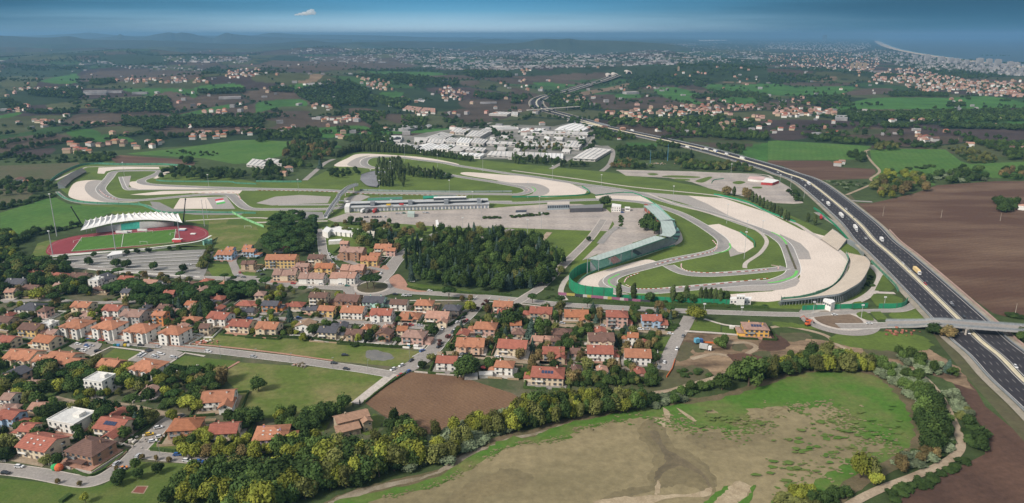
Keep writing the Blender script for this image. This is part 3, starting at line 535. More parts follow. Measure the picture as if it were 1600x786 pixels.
track('B600,552 440,576 200,578 0,578 -62,568 -102,540 -142,500 -172,488 -272,486 -412,495 -572,510 -722,522 -852,518 -912,498 -952,460 -942,430 -902,385 -872,350 -802,342 -612,340 -592,352 -652,380 -702,400 -692,418 -602,430 -272,444 0,452 200,456 400,460 750,476 1572,486', 12)
track('B1572,486 1612,487 1664,474 1672,460 1640,444 1572,430 1450,408 1250,378 1100,352 900,330 745,325 680,312 662,288 690,264 760,256 880,258 1000,274 1150,292 1250,312 1400,335 1572,362 1700,378 1972,420 2302,468 2572,545 2772,592 2972,660 3144,722 3210,760 3254,800 3284,870 3302,940 3284,980 3220,1010 3144,1028 2972,1034 2600,1068 2442,1082 2342,1082 2252,1066 2180,1032 2186,1000 2252,970 2372,938 2572,888 2772,848 2852,820 2872,792 2862,766 2822,732 2722,666 2602,604 2472,560 2372,536 2300,528 2172,518 1972,522 1772,532 1572,540 1400,532 1000,524 700,540 600,552', 12)
track('G960,215 1000,238 1060,262 1150,272 1300,268 1572,244 1640,236 1680,228', 11); track('A740,378 755,420 780,456 860,458 1200,456 1572,462', 5, name='service_road')
ribbon('service_road', 'C0,340 400,392 730,440 1180,485 1300,505 1450,545 1572,595 1740,665 1830,720 1960,800 2040,860 2090,930 2070,1010 1990,1080 1900,1110 1700,1140', 5, CONC, None)
ribbon('service_road', 'C830,480 1000,545 1200,600 1450,680 1560,760 1530,840 1440,905 1430,940', 4, CONC); ribbon('service_road', 'A340,400 500,330 600,316 1000,312 1200,328', 4, CONC); ribbon('service_road', 'A350,470 420,520 560,545 860,548 960,580', 5, TARMAC)
ribbon('service_road', 'G330,430 300,380 320,320 360,280 440,250 520,240 720,180 900,120 1020,75 1030,30 1000,-20 960,-70', 4.5, CONC)
ribbon('pit_lane', 'B140,552 560,548 1000,532 1572,530', 6, TARMAC, WHITEP); ribbon('service_road', 'A1140,650 1300,640 1572,630 1700,640', 4, CONC)
ribbon('service_road', 'B0,660 200,655 440,650', 5, CONC); ribbon('service_road', 'C640,340 1000,350 1500,362 1600,385', 4, CONC, None)
ribbon('painted_kerb', 'G1335,80 1340,110 1300,132 1240,140', 1.6, GREENP, reg=False); ribbon('painted_kerb', 'G660,268 600,300 600,330 640,352', 1.6, GREENP, reg=False); ribbon('painted_kerb', 'G720,388 820,392 900,385', 1.2, GREENP, reg=False)
ribbon('painted_kerb', 'H20,10 80,40 115,85', 2.0, GREENP, reg=False); ribbon('painted_kerb', 'H178,248 160,280 110,302 50,318 0,322', 2.4, GREENP, reg=False); ribbon('painted_kerb', 'C120,440 145,455 135,470', 1.6, GREENP, reg=False); ribbon('grass_strip', 'H112,90 140,160 172,240', 2.0, OLIVE, reg=False)
mb = MB()                                 # striped kerbs: every block proud of the asphalt
def kerb(s, name='kerb'):
    p = catmull(GP(s), False, 8); mb = MB(); acc = 0; on = 0
    for i in range(len(p) - 1):
        a, b = p[i], p[i + 1]; l = math.dist(a, b); n = max(1, int(l / 3)); rz = math.atan2(b[1] - a[1], b[0] - a[0])
        for k in range(n):
            t = (k + .5) / n; on ^= 1; mb.box((a[0] + (b[0] - a[0]) * t, a[1] + (b[1] - a[1]) * t, .32), (l / n, 1.1, .1), WHITEP if on else mat('kerb_red', (.42, .08, .05)), rz)
    tag(mb.build(name), kind='structure')
for s in ('G700,335 760,358 860,360 1000,352 1200,336 1400,315 1572,296', 'G1040,205 1045,235 1110,255 1250,262 1450,252 1572,240', 'G880,212 1000,180 1150,150 1240,125 1258,95 1230,60', 'G690,320 710,290 780,262', 'A610,460 650,495 720,518', 'A1150,480 1300,478 1440,478 1480,520', 'C80,447 105,462 85,476', 'H20,215 60,222 62,240', 'B0,462 400,469 750,486 1300,494'): kerb(s)
# athletics ground
sheet('running_track', 'P72,391 80,380 100,373 130,367 200,359 260,354 295,352 318,357 326,364 322,371 300,377 260,381 200,387 140,393 108,398 85,399 74,397', REDT)
sheet('football_pitch', 'E437,132 500,45 790,18 1080,-6 1068,78 740,104', PITCHG, False)
ribbon('lane_line', 'P75,391 84,381 100,375 130,369 200,361.5 260,356 292,354.5 314,358.5 322,364.5 317,370 298,375.5 260,379.5 200,385 140,391 108,396 86,397 77,395', .5, mat('lane_paint', (.38, .2, .19)), reg=False, closed=True); ribbon('path', 'P82,401 130,397 200,391 262,384 310,377 330,368', 2.2, WHITEP, reg=False)
mb = MB()
for s in ('P112,393 128,371.5', 'P275,358.5 271,379.5', 'P193,365.5 190,386.5', 'P128,371.5 275,358.5', 'P112,393 271,379.8'):
    a, b = GP(s); l = math.dist(a, b); mb.box(((a[0] + b[0]) / 2, (a[1] + b[1]) / 2, .5), (l, .35, .01), WHITEP, math.atan2(b[1] - a[1], b[0] - a[0]))
tag(mb.build('pitch_markings'), kind='structure')
# car park
sheet('car_park', 'E200,192 440,160 640,142 1000,128 1260,118 1312,130 1290,190 1262,262 1250,282 800,258 540,240 400,225 280,212', PARK, False)
for i, (a, b) in enumerate([('E360,185 1240,135', 0), ('E420,200 1235,155', 0), ('E480,212 1225,180', 0), ('E560,225 1215,205', 0), ('E640,238 1210,232', 0), ('E760,250 1230,258', 0)]):
    ribbon('parking_bay_line', a, .7, WHITEP, reg=False, n=1); ribbon('grass_strip', 'P' + ' '.join('%f,%f' % (x, y + 1.2) for x, y in PX(a)), 1.1, OLIVE, reg=False, n=1)
# ================================================================== roads
ribbon('road', 'P-80,405 0,408 60,408 137,418 200,426 290,433 400,438 455,446 560,452 630,456 730,462 800,468 876,476 980,482 1060,486 1200,491 1250,492 1290,495', 9, ROAD, WHITEP, .35)
ribbon('pavement', 'P640,470 730,470 800,474 880,483 980,489 1060,492', 2, CONC, reg=False)
sheet('roundabout', [(G(582, 449)[0] + 24 * math.cos(t), G(582, 449)[1] + 25 * math.sin(t)) for t in np.linspace(0, 2 * math.pi, 25)[:-1]], ROAD)
sheet('roundabout_kerb', [(G(582, 449)[0] + 15 * math.cos(t), G(582, 449)[1] + 17 * math.sin(t)) for t in np.linspace(0, 2 * math.pi, 25)[:-1]], CONC); sheet('roundabout_island', [(G(582, 449)[0] + 12.5 * math.cos(t), G(582, 449)[1] + 14 * math.sin(t)) for t in np.linspace(0, 2 * math.pi, 25)[:-1]], OLIVE)
ribbon('street', 'F1160,0 1060,50 1000,80 900,150 850,200 800,270 740,320', 12, ROAD, WHITEP, .3); sheet('pavement', 'F820,300 870,270 910,300 950,350 1060,370 1000,380 900,365 840,345', BRICKP); sheet('pavement', 'F690,230 800,215 820,240 720,265', BRICKP, False)
ribbon('street', 'B380,700 400,750 410,830 430,880 480,940 520,960', 8, ROAD, WHITEP, .3); ribbon('street', 'F480,160 620,210 790,250', 6, ROAD)
ribbon('street', 'F1400,405 1360,450 1300,520 1240,570 1190,605 1130,680 1080,740 1000,790', 11, ROAD, WHITEP, .3); ribbon('street', 'J930,-12 860,35 740,92', 12, ROAD); ribbon('lane', 'J745,85 650,160 560,232 540,248', 6, CONC)
ribbon('street', 'P122,523 178,533 225,538 280,543 340,549 400,556 460,563 515,571 560,577 613,586', 8.5, ROAD, WHITEP, .3); ribbon('pavement', 'P130,518 180,528 280,536 400,548 520,564', 1.8, BRICKP, reg=False)
ribbon('street', 'E0,440 300,430 560,445 800,440 1100,440', 6, ROAD); ribbon('street', 'F-300,580 100,545 400,560 700,570 900,590 1190,610', 7, ROAD)
ribbon('street', 'F100,300 300,330 460,320', 6, ROAD); ribbon('street', 'F0,290 -100,280 -130,230 -140,180 -60,130', 7, ROAD)
ribbon('street', 'G230,575 400,590 560,598 760,612 1000,635', 7, PATHM); ribbon('street', 'G1090,530 1060,590 1020,650 980,730 945,820 930,860', 9, ROAD); ribbon('lane', 'G1060,620 1250,632 1400,645', 3, CONC); ribbon('lane', 'G1180,545 1300,580 1400,590', 2.5, CONC)
ribbon('street', 'Y380,440 640,440 760,470 930,490 1250,520 1572,540', 6, PATHM); sheet('car_park', 'Z0,500 330,480 300,560 190,680 60,640 -100,560', ROAD, False); sheet('car_park', 'Z640,740 800,640 900,600 1180,600 1310,640 1130,760 900,780', ROAD, False)
ribbon('path', 'Z160,690 420,570 830,620', 2, CONC, reg=False, n=1); ribbon('path', 'Z620,745 830,620', 2, CONC, reg=False, n=1); ribbon('path', 'Z1130,775 1330,645 1572,685', 2, CONC, reg=False, n=1); ribbon('path', 'I950,45 1210,72 1300,20', 2, BRICKP, reg=False, n=1); ribbon('path', 'I1210,72 1150,110', 3, BRICKP, reg=False, n=1)
ribbon('street', 'I-150,590 0,600 200,625 380,660 480,672 560,650 640,600 710,545 760,490 830,420 900,350 980,300', 8.5, ROAD, CONC, .6); ribbon('street', 'I760,515 850,530 1000,545 1200,560 1391,580 1560,600', 7, ROAD, CONC, .5); ribbon('lane', 'I270,210 400,240 520,240 700,260 880,300 980,310', 5, PATHM)
ribbon('dirt_track', 'K760,190 860,175 980,140 1090,110 1180,80 1391,40 1500,20', 3.5, PATHM); ribbon('dirt_track', 'L780,60 860,120 930,200 1000,330 1040,430 1040,500 960,570 800,640 640,700 540,745 440,800 340,870', 4.5, PATHM)
ribbon('dirt_track', 'D600,235 600,220 625,212', 5, PATHM, reg=False); ribbon('dirt_track', 'D600,240 640,290 685,345 630,390 650,415 600,440 480,490', 4, PATHM); ribbon('road', 'D470,520 560,528 640,532', 7, TARMAC)
ribbon('road', 'G560,-65 480,50 330,200 180,345 100,400 20,450', 8, ROAD, CONC, 1.0); ribbon('road', 'C690,700 650,690 600,720 540,790', 7, TARMAC)
ribbon('path', 'C230,720 170,786 120,840', 6, PATHM, reg=False)
# roads at the motorway bridge
rc = G(1310, 500)
sheet('roundabout', [(rc[0] + 27 * math.cos(t), rc[1] + 30 * math.sin(t)) for t in np.linspace(0, 2 * math.pi, 25)[:-1]], ROAD); sheet('roundabout_kerb', [(rc[0] + 19.5 * math.cos(t), rc[1] + 21 * math.sin(t)) for t in np.linspace(0, 2 * math.pi, 25)[:-1]], CONC); sheet('roundabout_island', [(rc[0] + 16.5 * math.cos(t), rc[1] + 18 * math.sin(t)) for t in np.linspace(0, 2 * math.pi, 25)[:-1]], TANSOIL)
ribbon('road', 'H220,530 330,515 430,510 560,500 700,495 820,490 900,455 905,420 850,360 700,220 600,120 470,0 300,-110', 7, ROAD, CONC, .6); ribbon('road', 'H430,590 560,590 700,585 900,582 1000,580', 10, ROAD, WHITEP, .5)
sheet('grass_island', 'H545,510 600,502 650,550 620,555 560,535', GRASS); sheet('grass_island', 'H625,502 690,500 740,548 670,552', GRASS, False); ribbon('service_road', 'X430,600 700,620 830,590 1000,530 1150,420 1225,280 1200,200 1110,110', 7, CONC, reg=False); ribbon('service_road', 'X1120,450 1400,460', 5, CONC, reg=False)
sheet('grass_island', 'X1150,430 1240,250 1260,230 1400,400 1330,440', GRASS, False); sheet('grass_island', 'X1100,520 1140,470 1350,470 1500,530 1480,620 1180,620', GRASS, False); sheet('grass_island', 'X820,620 900,570 980,560 1080,630', GRASS, False)
# secondary roads in the factory district
for s in ('C470,100 500,120 480,170 420,220 330,280 240,330', 'C470,180 590,200 620,230 600,300 550,345', 'B1320,750 1440,745 1572,700', 'N1340,750 1420,760 1572,700', 'B480,270 430,290 380,330 300,400', 'C480,185 420,205'): ribbon('road', s, 8, ROAD, None)
ribbon('road', 'O230,675 500,680 640,690 560,720', 8, mat('asphalt_far', (.16, .155, .15)), None, reg=False)
# ================================================================== motorway
MW = catmull([GH(a, b) for a, b in PX('O640,470 560,500 480,520 400,542 300,570 210,590 160,612 150,640 185,670 300,702 460,750 560,778')][::1] + [G(a, b) + (0,) for a, b in PX('C380,35 700,105 1000,170 1250,230 1572,322 1680,360 1830,420 2100,640 2220,770 H750,150 900,290 1160,540 1300,680 1430,786 L1391,128 1620,330 2200,900')], False, 8)
MW = [p for i, p in enumerate(MW) if i == 0 or math.dist(p[:2], MW[i - 1][:2]) > 2]
def mstrip(name, o1, o2, dz, m, parent=None):
    a, b = offset(MW, o1), offset(MW, o2); n = len(MW); me = bpy.data.meshes.new(name)
    hz = [max(float(HT(p[0], p[1])), 0) * 1.0 + dz + (6 if math.hypot(p[0], p[1]) > 2600 else 0) * float(sstep(2600, 3400, math.hypot(p[0], p[1]))) for p in MW]
    me.from_pydata([(q[0], q[1], z) for q, z in zip(a, hz)] + [(q[0], q[1], z) for q, z in zip(b, hz)], [], [(i, i + 1, i + n + 1, i + n) for i in range(n - 1)]); me.materials.append(m); me.update()
    o = obj(name, me, parent); 
    if not parent: tag(o, kind='structure')
    return o
mway = mstrip('motorway', 19.5, -19.5, .9, DARKROAD); mway['label'] = 'wide dark asphalt motorway'
for s_ in (1, -1):
    mstrip('verge', 19.5 * s_, 24 * s_, .62, mat('motorway_verge', (.33, .29, .24), (.24, .22, .17), .1), mway)
    for o_ in (2.6, 17.2): mstrip('edge_line', o_ * s_, (o_ + .3) * s_, .93, WHITEP, mway)
ROADS.append((np.array([p[:2] for p in MW]), 24)); mstrip('median_strip', -1.6, 1.6, .96, YELP, mway)
mb = MB(); run_ = 0
for i in range(len(MW) - 1):
    a, b = MW[i], MW[i + 1]; l = math.dist(a[:2], b[:2])
    if a[1] > 1100: continue
    rz = math.atan2(b[1] - a[1], b[0] - a[0]); nx, ny = -math.sin(rz), math.cos(rz); k = int(run_ / 12); 
    t = (12 - run_ % 12)
    while t < l:
        for o_ in (6.4, 10.1, 13.8):
            for s_ in (1, -1): mb.box((a[0] + (b[0] - a[0]) * t / l + nx * o_ * s_, a[1] + (b[1] - a[1]) * t / l + ny * o_ * s_, .94), (4.2, .24, .02), mat('worn_lane_paint', (.36, .35, .34)), rz)
        t += 12
    run_ += l
mb.build('lane_dash', mway)['kind'] = 'stuff'
near_mw = [p for p in MW if p[1] < 1900]
for nm, o_, h_, m_, lb in (('crash_barrier', 19.3, 1.0, STEEL, 'grey crash barrier on the circuit side of the motorway'), ('crash_barrier', -19.3, 1.0, STEEL, 'grey crash barrier on the ploughed field side of the motorway'), ('crash_barrier', 0, 1.1, YELP, 'pale double barrier along the middle of the motorway')):
    lab(wall_along(nm, offset([p[:2] for p in near_mw], o_), h_, m_, .45, .9), lb, 'barrier')
nb = [p for p in offset([p[:2] for p in near_mw], 25) if 330 < p[1] < 760]
lab(wall_along('noise_barrier', nb, 1.8, mat('pinkish_barrier', (.46, .33, .28)), .4), 'low pinkish wall between the big grandstand and the motorway', 'wall')
# bridge over the motorway, on the right
ba, bb = G(1468, 503, 7), G(1700, 520, 7)
bp = [G(1385, 506), G(1430, 505, 3), G(1468, 503.5, 6.6), G(1530, 508, 7), G(1600, 513, 7), G(1760, 526, 6)]; bz = [.35, 3, 6.6, 7, 7, 6]
br = empty('road_bridge', (bp[3][0], bp[3][1], 0)); lab(br, 'grey concrete road bridge crossing over the motorway at the right', 'bridge')
def lofted(name, pts, zs, wd, th, m, off=0, parent=None):
    p = catmull([(a[0], a[1], z) for a, z in zip(pts, zs)], False, 6); A = offset(p, wd / 2 + off); B = offset(p, -wd / 2 + off); n = len(p); v = []
    for a, b, q in zip(A, B, p): v += [(a[0], a[1], q[2]), (b[0], b[1], q[2]), (b[0], b[1], q[2] - th), (a[0], a[1], q[2] - th)]
    f = [(4 * i + k, 4 * i + 4 + k, 4 * i + 4 + (k + 1) % 4, 4 * i + (k + 1) % 4)[::-1] for i in range(n - 1) for k in range(4)] + [(0, 1, 2, 3)[::-1], (4 * n - 4, 4 * n - 3, 4 * n - 2, 4 * n - 1)]
    me = bpy.data.meshes.new(name); me.from_pydata(v, [], f); me.materials.append(m); me.update(); bm = bmesh.new(); bm.from_mesh(me); bmesh.ops.recalc_face_normals(bm, faces=bm.faces); bm.to_mesh(me); bm.free()
    o = obj(name, me); 
    if parent: o.parent = parent; o.matrix_parent_inverse = parent.matrix_world.inverted() if 0 else Matrix.Translation(-Vector(parent.location))
    return o
lofted('deck', bp, bz, 11, 1.4, mat('bridge_concrete', (.36, .35, .34)), 0, br); lofted('roadway', bp, [z + .03 for z in bz], 8.4, .02, ROAD, 0, br)
for s_ in (1, -1): lofted('parapet', bp, [z + 1.2 for z in bz], .35, 1.2, STEEL, s_ * 5.3, br); lofted('handrail', bp, [z + 1.7 for z in bz], .12, .12, STEEL, s_ * 5.3, br)
for px_ in (1478, 1507, 1568):
    q = G(px_, 522, 0); mb = MB(); 
    for k in (-3.5, 0, 3.5): mb.beam((0 + .1 * k, k, 0), (.1 * k, k, 5.6), .7, CONC, 8)
    mb.box((0, 0, 5.4), (1.6, 9, .7), CONC); yy = [b[1] for b in bp]; o = mb.build('pier'); q = G(px_, 507, 7); o.location = (q[0] - br.location[0], q[1] - br.location[1], 0); o.parent = br
# old road bridge further up the motorway
q0, q1 = GH(838, 176), GH(892, 172); mb = MB(); c_ = ((q0[0] + q1[0]) / 2, (q0[1] + q1[1]) / 2)
mb.box((0, 0, 8), (math.dist(q0[:2], q1[:2]) + 60, 10, 1.5), CONC); fb = empty('far_bridge', (*c_, q0[2])); fb.rotation_euler.z = math.atan2(q1[1] - q0[1], q1[0] - q0[0]); mb.build('deck', fb)
for x_ in (-45, 0, 45): mb = MB(); mb.box((x_, 0, 3.6), (2, 8, 7.2), CONC); mb.build('pier', fb)
lab(fb, 'small grey bridge over the distant motorway bend', 'bridge')
# tunnel mouths where the motorway enters the hill
for i, (px_, py_) in enumerate([(953, 121), (962, 120), (983, 116)]):
    q = GH(px_, py_); mb = MB(); Rr = 13; n = 14
    for k in range(n):
        a0, a1 = math.pi * k / n, math.pi * (k + 1) / n
        for (r0, y0_, r1, y1_) in ((Rr, 0, Rr * .68, 0), (Rr, 90, Rr, 0)):
            mb.face([(r0 * math.cos(a0), y0_, r0 * math.sin(a0)), (r0 * math.cos(a1), y0_, r0 * math.sin(a1)), (r1 * math.cos(a1), y1_, r1 * math.sin(a1)), (r1 * math.cos(a0), y1_, r1 * math.sin(a0))], CONC)
    t = empty('tunnel_portal', (q[0], q[1], q[2] + 2)); o = mb.build('arch', t); mb = MB(); mb.face([(Rr * .7 * math.cos(math.pi * k / n), 3, Rr * .7 * math.sin(math.pi * k / n)) for k in range(n + 1)], mat('tunnel_dark', (.02, .02, .025))); mb.build('tunnel_mouth', t)
    lab(t, ['pale round tunnel portal of the motorway, leftmost one', 'pale round tunnel portal of the motorway, middle one', 'pale tunnel portal set apart on the right'][i], 'tunnel')

# ================================================================== vehicles
CARC = dict(white=(.72, .72, .72), silver=(.42, .43, .45), grey=(.16, .165, .17), black=(.025, .025, .03), red=(.42, .03, .03), blue=(.04, .12, .35), green=(.04, .2, .15), yellow=(.65, .42, .03), orange=(.65, .22, .04))
def paint(k): return mat(k + '_car_paint', CARC[k], CARC[k], 1, rough=.25, spec=.6)
TYRE = mat('tyre_rubber', (.02, .02, .02))
VM = {}
def car_meshes(k):
    if k in VM: return VM[k]
    mb = MB(); P_ = paint(k)                  # body: side profile swept across the width
    prof = [(-2.15, .35), (-2.2, .75), (-1.95, .95), (2.0, .80), (2.15, .6), (2.1, .32)]
    for s_ in (1,):
        for i in range(len(prof)):
            a, b = prof[i], prof[(i + 1) % len(prof)]; mb.face([(a[0], .85, a[1]), (b[0], .85, b[1]), (b[0], -.85, b[1]), (a[0], -.85, a[1])], P_)
        mb.face([(x, -.85, z) for x, z in prof][::-1], P_); mb.face([(x, .85, z) for x, z in prof], P_)
    body = mb.mesh('car_body'); mb = MB()
    lo_ = [(-2.0, -.78, .93), (1.15, -.78, .84), (1.15, .78, .84), (-2.0, .78, .93)]; hi_ = [(-1.6, -.62, 1.44), (.35, -.62, 1.44), (.35, .62, 1.44), (-1.6, .62, 1.44)]
    for i in range(4): j = (i + 1) % 4; mb.face([lo_[i], lo_[j], hi_[j], hi_[i]], GLASS)
    cabin = mb.mesh('car_windows'); mb = MB(); mb.box((-.62, 0, 1.46), (1.98, 1.26, .05), P_); roof = mb.mesh('car_roof')
    mb = MB(); mb.beam((0, -.1, 0), (0, .1, 0), .32, TYRE, 10); VM[k] = (body, cabin, roof, mb.mesh('car_wheel')); return VM[k]
def car(x, y, rz, k, label, group=None, z=.35):
    b, c, r_, wl = car_meshes(k); t = empty('parked_car' if z < .6 else 'moving_car', (x, y, z), rz)
    obj('body', b, t); obj('windows', c, t); obj('roof', r_, t)
    for a in (-1.35, 1.3):
        for s_ in (-.8, .8): obj('wheel', wl, t, (a, s_, .32))
    return lab(t, label, 'car', group)
def truck(x, y, rz, cab, box, ln, label, z=.95, group=None, top=None):
    t = empty('truck', (x, y, z), rz); mb = MB()
    mb.box((ln / 2 - 1.1, 0, 1.75), (2.1, 2.4, 2.5), paint(cab)); mb.box((ln / 2 - .02, 0, 2.2), (.06, 2.1, .9), GLASS); mb.build('cab', t)
    mb = MB(); mb.box((-1.2, 0, 2.35), (ln - 2.7, 2.5, 2.9), box, top=top or box); mb.build('cargo_box', t)
    mb = MB(); mb.box((-.4, 0, .75), (ln - 1, 1.0, .25), TYRE); mb.build('chassis', t)
    mb = MB(); mb.beam((0, -.15, 0), (0, .15, 0), .48, TYRE, 10); wl = mb.mesh('truck_wheel')
    for a in ([-ln / 2 + 1.2, -ln / 2 + 2.5, ln / 2 - 1.2] if ln > 8 else [-ln / 2 + 1.2, ln / 2 - 1.2]):
        for s_ in (-1.1, 1.1): obj('wheel', wl, t, (a, s_, .48))
    return lab(t, label, 'truck' if ln > 7 else 'van', group)
def mw_dir(x, y):
    i = min(range(len(MW) - 1), key=lambda k: (MW[k][0] - x) ** 2 + (MW[k][1] - y) ** 2); a, b = MW[i], MW[i + 1]; return math.atan2(b[1] - a[1], b[0] - a[0])
BOXW, BOXY = mat('white_cargo_box', (.72, .71, .69)), mat('cream_cargo_box', (.74, .56, .28))
for s, cb, bx, ln, lb in [('D250,420', 'white', BOXW, 11, 'white box truck on the far carriageway beyond the brown field corner'), ('D370,545', 'white', BOXW, 10, 'white box truck driving beside the poplar row'), ('D450,615', 'white', BOXW, 14, 'long white articulated truck on the near carriageway'), ('D537,692', 'white', BOXW, 14, 'white articulated truck nearest the roofs of the big grandstand'),
                        ('H698,57', 'white', BOXW, 6.5, 'white van high on the far carriageway'), ('H915,250', 'white', BOXY, 15, 'long truck with a cream yellow trailer'), ('C1078,197', 'white', BOXW, 11, 'white truck far up the motorway behind the kart track'), ('C1195,210', 'white', BOXW, 12, 'white truck in the distant slow lane, first of the far group'),
                        ('C1250,221', 'blue', BOXW, 12, 'blue cabbed truck among the far motorway traffic'), ('C1318,240', 'white', BOXW, 9, 'small white truck before the motorway starts to bend right'), ('C1415,265', 'white', BOXW, 13, 'white truck nearest the top end of the motorway straight'), ('C680,82', 'red', BOXW, 10, 'red cabbed truck near the factory district'), ('C740,95', 'white', BOXW, 12, 'white truck passing the factory district')]:
    a = G(*PX(s)[0], 2.4); truck(a[0], a[1], mw_dir(*a), cb, bx, ln, lb)
for i, (s, c) in enumerate([('D210,400', 'silver'), ('D335,520', 'white'), ('D390,510', 'black'), ('D480,575', 'white'), ('D530,630', 'black'), ('D600,755', 'white'), ('H545,2', 'white'), ('H602,48', 'silver'), ('H828,202', 'white'), ('H868,243', 'silver'), ('H965,327', 'red'), ('H968,313', 'black'), ('H1128,447', 'silver'), ('H1137,462', 'black'), ('H1205,530', 'black'), ('H1230,627', 'white'), ('H1185,618', 'grey'), ('L1345,42', 'white'), ('C1100,205', 'silver'), ('C1160,208', 'white'), ('D120,345', 'black'), ('D60,350', 'white'), ('D330,485', 'grey'), ('D495,640', 'grey')]):
    a = G(*PX(s)[0], 1.6); car(a[0], a[1], mw_dir(*a), c, c + ' car driving on the motorway', 'cars on the motorway', z=.95)
for s, rz, place in [('Z150,480b 210,485r 300,487g', -10, 'parked along the brick pavement by the orange villas'), ('Z130,550b 172,552g 120,580w 30,600k 75,610w 15,530w', -10, 'in the small car park below the villas'), ('Z610,522k', -10, 'driving on the street by the villas'), ('Z255,614k', 40, 'alone on the small car park'),
                     ('Z790,665w 820,648w 770,682g 870,618k 900,606k', -35, 'in the diagonal row beside the square lawn'), ('Z950,677w 1015,648w 970,690g 1040,655w', -10, 'by the little planted island'), ('Z1180,690w 1200,698g', -10, 'next to the second square lawn'), ('I105,587w', -6, 'at the kerb below the speckled roof house'), ('I30,622k', -6, 'at the far left end of the street'),
                     ('I812,412y 830,449w 870,425w 860,375w', 25, 'parked on the side street by the bottom junction'), ('I1313,550w 1250,546k', -5, 'by the row of yellow trees'), ('I1232,592w', 80, 'on the turning by the bottom meadow'), ('I965,522u', 5, 'beside the corner hedge'), ('I668,596o 655,605g', 35, 'at the inside of the street bend'),
                     ('Y715,25w 625,100k 575,142w 400,375k 415,345k', 50, 'along the straight street by the houses'), ('Y240,410u', 50, 'beside the dumpsters at the street corner'), ('Y655,440k 605,480w 960,472w 620,440g', 5, 'on the gravel lane between the orange roofs'), ('G485,588w 650,603w 790,607w 625,600k 830,608g', -5, 'on the pale lane between the houses'), ('K828,20w', 75, 'on the dead end road by the orange netting'),
                     ('J424,26k', -8, 'driving on the street above the big meadow'), ('H410,518w', 5, 'entering the right roundabout'), ('H622,572w', 0, 'on the road to the bridge'), ('F960,313w', 5, 'under the edge of the dark park'), ('F1068,371w 940,400g 910,400w', -5, 'on the main road'), ('F855,392k', -5, 'leaving the roundabout'), ('F728,568w', -3, 'by the garden gate of the orange roofed house'),
                     ('U400,395k 422,395k 470,393k 492,394k 515,394k 540,393k 580,391w', 85, 'in the row on the paddock'), ('U720,362w 690,364g 750,360r 930,355w 960,357g', 5, 'behind the pit building'), ('R570,250u', 10, 'by the curved hedge of the paddock'), ('F400,330w 560,340r 520,330w', 0, 'in front of the long white terrace'), ('E1225,160w 1160,212w', 20, 'on the big empty car park'), ('F40,270k 60,240w 20,250g', 50, 'on the street beside the yellow block'), ('F450,145w 470,165w 490,180g', -55, 'along the street by the white tents'), ('F545,765k', 0, 'on the long street'), ('I1070,500k 1250,555g', 10, 'by the corner garden')]:
    for k in s[1:].split():
        cc = dict(b='blue', r='green', g='silver', w='white', k='black', y='yellow', u='blue', o='orange')[k[-1]]
        if 'paddock' in place and k[-1] == 'r' : cc = 'red'
        if s.startswith('Z150') and k[-1] == 'g': cc = 'red'
        a = G(*PX(s[0] + k[:-1])[0], .7); car(a[0], a[1], math.radians(rz + R.uniform(-3, 3)), cc, cc + ' car ' + place, None, z=.28)
for s, rz, c, lb in [('U385,340', 80, 'white', 'white box truck behind the left end of the pit building'), ('U490,340', 85, 'red', 'red race truck behind the pit building'), ('D325,625', 70, 'red', 'red and white lorry parked beside the poplars'), ('U425,340', 85, 'grey', 'dark hospitality truck behind the pit building')]:
    a = G(*PX(s)[0], 1.8); truck(a[0], a[1], math.radians(rz), c, paint(c) if c in ('red', 'grey') else BOXW, 12, lb, z=.3)
for s, c in [('U612,287', 'yellow'), ('U727,283', 'red')]:
    a = G(*PX(s)[0], 7.5); mb = MB(); mb.box((0, 0, 7.9), (5, 2.2, 1.6), mat(c + '_banner', CARC[c])); mb.beam((-2.3, 0, 6.2), (-2.3, 0, 8), .1, STEEL, 5); mb.beam((2.3, 0, 6.2), (2.3, 0, 8), .1, STEEL, 5); o = mb.build('banner_board'); o.location = (a[0], a[1], .0); lab(o, c + ' banner board on top of the pit building', 'banner')
# building machine and lorry on the bare ground
a = G(1102, 547); truck(a[0], a[1], math.radians(-25), 'white', mat('tipper_body', (.45, .45, .44)), 8, 'white tipper lorry on the bare building plot', z=.3)
a = G(1091, 537); truck(a[0], a[1], math.radians(20), 'blue', mat('blue_body', (.12, .35, .5)), 6, 'small blue truck beside the orange netting', z=.3)
def digger(x, y, rz, lb):
    t = empty('excavator', (x, y, .2), rz); OR = mat('digger_orange', (.6, .12, .04)); mb = MB(); mb.box((0, 1, .5), (3.4, .6, .9), TYRE); mb.build('track', t); mb = MB(); mb.box((0, -1, .5), (3.4, .6, .9), TYRE); mb.build('track', t)
    mb = MB(); mb.box((-.3, 0, 1.5), (3, 2.3, 1.1), OR); mb.build('body', t); mb = MB(); mb.box((.5, .6, 2.5), (1.3, 1.0, 1.3), GLASS, top=OR); mb.build('cab', t)
    mb = MB(); mb.beam((1, -.3, 1.8), (3.2, -.3, 4.2), .22, OR, 6); mb.beam((3.2, -.3, 4.2), (5.2, -.3, 2.2), .18, OR, 6); mb.build('arm', t); mb = MB(); mb.box((5.2, -.3, 1.7), (.8, 1.0, .9), DSTEEL); mb.build('bucket', t); lab(t, lb, 'excavator')
a = G(1262, 509); digger(a[0], a[1], .4, 'orange excavator on the earth below the right roundabout'); a = G(1267, 508.5); digger(a[0], a[1] + 6, 2.6, 'orange excavator working behind the other one')

